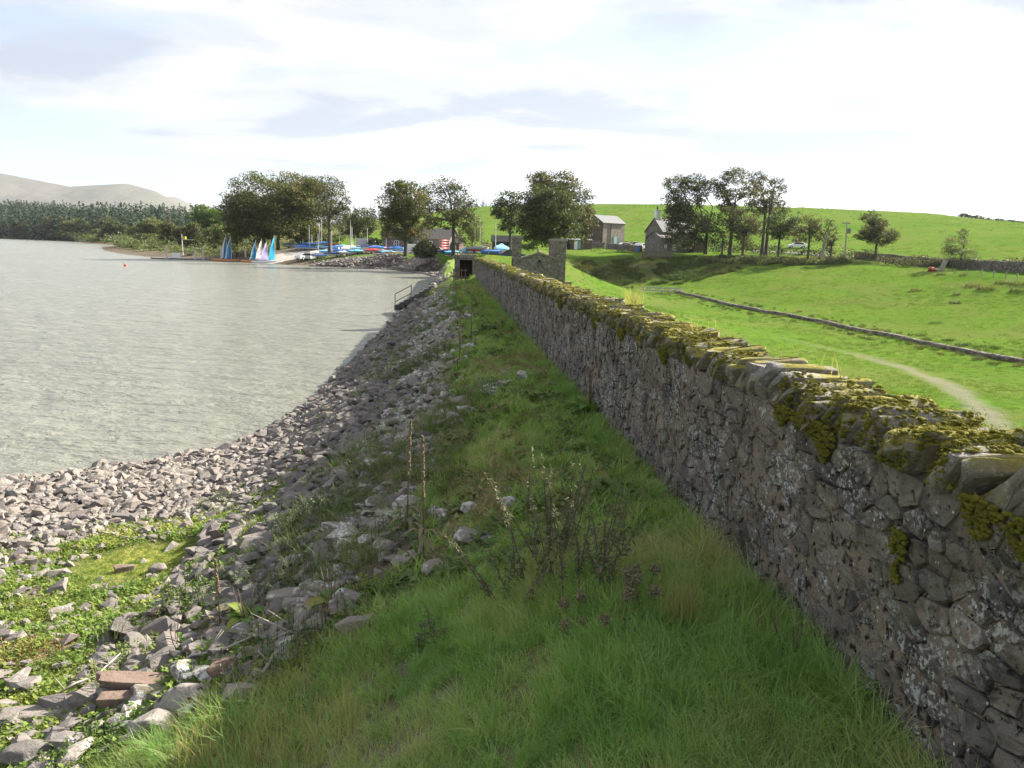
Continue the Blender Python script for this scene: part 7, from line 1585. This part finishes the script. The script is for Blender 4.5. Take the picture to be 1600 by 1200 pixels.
def jetty():
    a, b_ = at(238, 406.5, 163), at(338, 408.5, 163); root = empty('pontoon_jetty', (a[0], a[1], 0), facing(a, b_), 'long floating pontoon jetty with grey deck and mooring posts', 'jetty'); L_ = math.hypot(b_[0] - a[0], b_[1] - a[1])
    n = 24
    for k in range(n): mb = MB(); mb.box((L_ * (k + .5) / n, 0, .22), (L_ / n * .95, 1.7, .16)); mb.build('deck_plank', plain('grey_deck', (.34, .33, .31), .85), root)
    mb = MB(); mb.box((L_ / 2, 0, .03), (L_ - .2, 1.5, .24)); mb.build('float', RUBBER, root)
    mb = MB(); mb.box((3.9 + 1.6, -.6, .85), (1.9, .08, 1.1)); mb.build('white_panel', WHITE, root)
    pale = plain('pale_mooring_post', (.50, .48, .44), .8, .2, .15, 2)
    for px, lean, top, lab in [(261, -.03, 385, 'pale mooring post near the outer end of the pontoon'), (305, .06, 388, 'leaning pale mooring post midway along the pontoon'), (318, 0, 388, 'upright pale mooring post right of the leaning one'), (346, 0, 388, 'pale mooring post beside the first blue sails'), (384, 0, 389, 'pale mooring post between the people and the slipway boats')]:
        p = at(px, 407.5, 161); h = (407.5 - top) * 161 / FPX; m_ = MB(); m_.tube([(0, 0, -1.0 - p[2]), (lean * h, 0, h)], [.19, .17], 8); m_.box((lean * h, 0, h + .03), (.40, .40, .06)); tag(m_.build('mooring_post', pale, None, (p[0], p[1], p[2])), lab, 'post', 'mooring posts of the pontoon')
    # gangway with railings to the shore
    g0, g1 = at(320, 408, 163), at(398, 405, 163); gr = empty('gangway', (g0[0], g0[1], .3), facing(g0, g1), 'dark railed gangway from the pontoon to the slipway', 'gangway'); L_ = math.hypot(g1[0] - g0[0], g1[1] - g0[1])
    mb = MB(); mb.box((L_ / 2, 0, .1), (L_, 1.4, .14)); mb.build('deck', WOODP, gr)
    dk = plain('dark_railing', (.05, .05, .055), .6)
    for k in range(18): mb = MB(); mb.box((L_ * k / 17, -.65, .7), (.06, .06, 1.15)); mb.build('rail_post', dk, gr)
    for z in (1.25, .8): mb = MB(); mb.box((L_ / 2, -.65, z), (L_, .05, .06)); mb.build('hand_rail', dk, gr)
    p = at(286, 405, 172); root = empty('instrument_mast', (p[0], p[1], gz(p[0], p[1])), 0, 'thin mast with yellow box and side arm beside the jetty', 'mast'); h = (405 - 373) * 172 / FPX
    mb = MB(); mb.tube([(0, 0, -.2), (0, 0, h)], [.14, .09], 6); mb.build('pole', pale, root); mb = MB(); mb.box((.65, 0, h - .8), (.55, .4, .6)); mb.build('yellow_box', plain('yellow_paint', (.55, .50, .06), .5), root); mb = MB(); mb.box((1.4, 0, h - 1.2), (2.6, .08, .08)); mb.build('side_arm', STEEL, root)
    p = at(293, 401, 170); root = empty('work_raft', (p[0], p[1], .05), .1, 'dark work raft with low frame behind the pontoon', 'raft'); mb = MB(); mb.box((0, 0, .25), (4.2, 2.2, .5)); mb.build('deck', plain('dark_raft', (.07, .068, .066), .9), root)
    for x in (-1.6, -.2, 1.4): mb = MB(); mb.box((x, -.6, 1.1), (.12, .12, 1.2)); mb.build('post', TIMBER, root)
    mb = MB(); mb.box((-.1, -.6, 1.5), (3.4, .1, .12)); mb.build('rail', TIMBER, root); mb = MB(); mb.box((.5, .2, .8), (1.2, .9, .6)); mb.build('crate', TIMBER, root)
jetty()
def person(px, py, D, rz, h, label, top, pose=0):
    p = at(px, py, D); p[2] = max(gz(p[0], p[1]), .1)
    J = {'pel': (0, 0, .53), 'wai': (0, 0, .62), 'che': (0, .01, .77), 'nek': (0, .01, .85), 'hed': (0, .02, .895), 'top': (0, .02, .965), 'hl': (.055, 0, .50), 'kl': (.065, .02 + pose * .05, .28), 'al': (.07, -pose * .03, .05), 'fl': (.075, .07 - pose * .03, .02), 'hr': (-.055, 0, .50), 'kr': (-.065, .01 - pose * .03, .28), 'ar': (-.07, -pose * .08, .05), 'fr': (-.075, .07 - pose * .08, .02), 'sl': (.105, 0, .81), 'el': (.14, -.02, .64), 'wl': (.14, .06, .50), 'hdl': (.135, .08, .455), 'sr': (-.105, 0, .81), 'er': (-.14, -.01, .64), 'wr': (-.13, .09, .53), 'hdr': (-.11, .12, .50)}
    R = {'pel': .085, 'wai': .075, 'che': .085, 'nek': .035, 'hed': .055, 'top': .045, 'hl': .055, 'kl': .038, 'al': .025, 'fl': .024, 'sl': .042, 'el': .028, 'wl': .02, 'hdl': .022}
    E = [('pel', 'wai'), ('wai', 'che'), ('che', 'nek'), ('nek', 'hed'), ('hed', 'top'), ('pel', 'hl'), ('hl', 'kl'), ('kl', 'al'), ('al', 'fl'), ('pel', 'hr'), ('hr', 'kr'), ('kr', 'ar'), ('ar', 'fr'), ('che', 'sl'), ('sl', 'el'), ('el', 'wl'), ('wl', 'hdl'), ('che', 'sr'), ('sr', 'er'), ('er', 'wr'), ('wr', 'hdr')]
    ks = list(J); me = bpy.data.meshes.new('person'); me.from_pydata([tuple(c * h for c in J[k]) for k in ks], [(ks.index(a), ks.index(b)) for a, b in E], [])
    o = link('person', me, None, p); o.rotation_euler = (0, 0, rz); md = o.modifiers.new('skin', 'SKIN'); md.use_smooth_shade = True
    if not me.skin_vertices: bpy.context.view_layer.objects.active = o
    sv = me.skin_vertices[0].data if me.skin_vertices else None
    if sv:
        for i, k in enumerate(ks): r = R.get(k) or R.get(k[:-1] + 'l', .03); sv[i].radius = (r * h, r * h); sv[i].use_root = (k == 'pel')
    o.modifiers.new('sub', 'SUBSURF').render_levels = 1
    dg = bpy.context.evaluated_depsgraph_get(); m2 = bpy.data.meshes.new_from_object(o.evaluated_get(dg)); o.modifiers.clear(); o.data = m2; m2.materials.clear()
    for m_ in (plain('skin', (.45, .28, .21), .6), plain(top + '_jacket', PAINT.get(top, (.02, .025, .04)), .85), plain('dark_trousers', (.02, .02, .025), .9), plain('dark_hair', (.04, .025, .02), .8)): m2.materials.append(m_)
    for f in m2.polygons: z = f.center.z / h; hand = z < .52 and abs(f.center.x) > .105 * h; f.material_index = 3 if z > .945 or (z > .88 and f.center.y < 0) else 0 if z > .86 or hand else 1 if z > .51 else 2
    tag(o, label, 'person')
person(363.5, 408.5, 160, 2.6, 1.72, 'person in dark wetsuit standing beside the jetty sails', 'navy'); person(370, 408.5, 160, -1.9, 1.78, 'taller person in dark clothes right of the first person on the slipway', 'dark', 1)
def buoy():
    p = onz(196, 416, 0); root = empty('buoy', (p[0], p[1], 0), 0, 'small round red buoy floating on the open water', 'buoy'); mb = MB(); mb.tube([(0, 0, -.15), (0, 0, .0), (0, 0, .18), (0, 0, .34), (0, 0, .42)], [.08, .22, .25, .16, .04], 12); mb.build('float', plain('red_buoy', (.62, .09, .07), .4, .4, .05), root, smooth=True); mb = MB(); mb.tube([(0, 0, .42), (0, 0, .54)], .03); mb.build('ring', STEEL, root)
buoy()
def car(px, py, D, rz, c, label, kind='car'):
    p = at(px, py, D); p[2] = gz(p[0], p[1]); root = empty('parked_' + kind, p, rz, label, kind); Wd = 1.72
    prof = {'car': [(-2.1, .3), (2.1, .3), (2.15, .75), (1.2, .92), (.55, 1.42), (-1.1, 1.45), (-1.95, .95), (-2.15, .8)], 'van': [(-2.4, .35), (2.4, .35), (2.45, 1.0), (1.75, 1.2), (1.35, 1.95), (-2.35, 2.0), (-2.45, 1.0)], 'pickup': [(-2.3, .45), (2.3, .45), (2.35, .95), (1.3, 1.05), (.8, 1.7), (-.4, 1.72), (-.5, 1.1), (-2.3, 1.1)]}[kind]
    mb = MB(); mb.prism(prof, -Wd / 2, Wd / 2); body = mb.build('body', c, root); bv = body.modifiers.new('bevel', 'BEVEL'); bv.width = .07; bv.segments = 2
    gl = {'car': [(1.05, .95), (.5, 1.36), (-1.05, 1.38), (-1.75, .98)], 'van': [(1.6, 1.25), (1.3, 1.85), (.4, 1.85), (.4, 1.25)], 'pickup': [(1.15, 1.1), (.75, 1.62), (-.35, 1.64), (-.4, 1.15)]}[kind]
    for s in (-1, 1): mb = MB(); mb.prism(gl, s * (Wd / 2 + .004), s * (Wd / 2 + .02)); mb.build('side_window', GLASS, root)
    for x in (-1.35, 1.35):
        for s in (-1, 1): mb = MB(); mb.tube([(x, s * (Wd / 2 - .16), .32), (x, s * (Wd / 2 + .02), .32)], .32, 12); w = mb.build('wheel', RUBBER, root); mb = MB(); mb.tube([(x, s * (Wd / 2 + .021), .32), (x, s * (Wd / 2 + .04), .32)], .18, 10); mb.build('rim', STEEL, w)
    for s in (-.6, .6): mb = MB(); mb.box((2.13 if kind == 'car' else 2.4, s, .72 if kind == 'car' else .8), (.08, .3, .16)); mb.build('headlight', plain('headlight_glass', (.7, .7, .68), .2, .6), root)
car(978, 382.5, 172, .35, WHITE, 'white estate car parked behind the yard wall by the barn'); car(990, 381, 178, .2, plain('beige_paint', (.42, .38, .32), .5), 'beige pickup truck behind the white estate car', 'pickup'); car(1000, 385, 166, 1.2, plain('silver_paint', (.40, .42, .45), .35, .5), 'silver car parked nearest the farmhouse fence')
car(1244, 394, 178, 3.0, WHITE, 'white car seen through the trees by the road'); car(682, 388, 144, .1, WHITE, 'white car parked between round bush and kayak rack'); car(575, 383, 162, .1, plain('silver_paint', (.40, .42, .45), .35, .5), 'silver van parked at the back of the boat park', 'van'); car(656, 386, 150, .0, WHITE, 'white van parked below the clubhouse', 'van'); car(800, 390, 120, .4, plain('dark_blue_paint', (.03, .04, .09), .3, .5), 'dark blue car beside the valve house pier')
car(477, 388, 150, 1.0, WHITE, 'small white workboat trailer car at the slipway top')
def barrel():
    p = at(997, 389, 156); p[2] = gz(p[0], p[1]); root = empty('barrel', p, 0, 'blue plastic barrel by the yard wall', 'barrel'); mb = MB(); mb.tube([(0, 0, 0), (0, 0, .15), (0, 0, .5), (0, 0, .85), (0, 0, 1.0)], [.3, .36, .38, .36, .3], 12); mb.build('drum', paint('blue'), root); mb = MB(); mb.tube([(0, 0, 1.0), (0, 0, 1.05)], .33, 12); mb.build('lid', paint('navy'), root)
barrel()
# poles and bits on the beach beyond
for px, py, top, D, lab in [(742, 398, 342, 130, 'bare flagpole beside the willow'), (548, 388, 340, 152, 'tall flagpole rising from the middle of the boat park')]:
    p = at(px, py, D); p[2] = gz(p[0], p[1]); m_ = MB(); h = (py - top) * D / FPX; m_.tube([(0, 0, -.2), (0, 0, h)], [.09, .05], 6); m_.tube([(0, 0, h), (0, 0, h + .12)], [.09, .03], 6); tag(m_.build('flagpole', plain('pale_pole_wood', (.42, .39, .34)), None, p), lab, 'flagpole')
def beach_bits():
    rs = np.random.default_rng(4)
    for px, py, s, lab in [(478, 413, .5, 'dark mooring block on the mud left of the plank'), (490, 410.5, .7, 'dark lump of old timber on the mud'), (497, 412, .6, 'weedy block beside the pale plank on the mud')]:
        p = hit(px, py); o = link('mooring_block', boulder_mesh('mooring_block', int(px), M['wall_stone'], 'angular', 2), None, p + [0, 0, s * .2]); o.scale = (s, s, s * .8); tag(o, lab, 'mooring block')
    p = hit(503, 412.5); mb = MB(); mb.box((0, 0, .1), (2.2, .3, .12), .1); mb.box((-.9, 0, .02), (.1, .5, .1)); tag(mb.build('plank', WOODP, None, p), 'pale plank lying on the far mud', 'plank')
beach_bits()
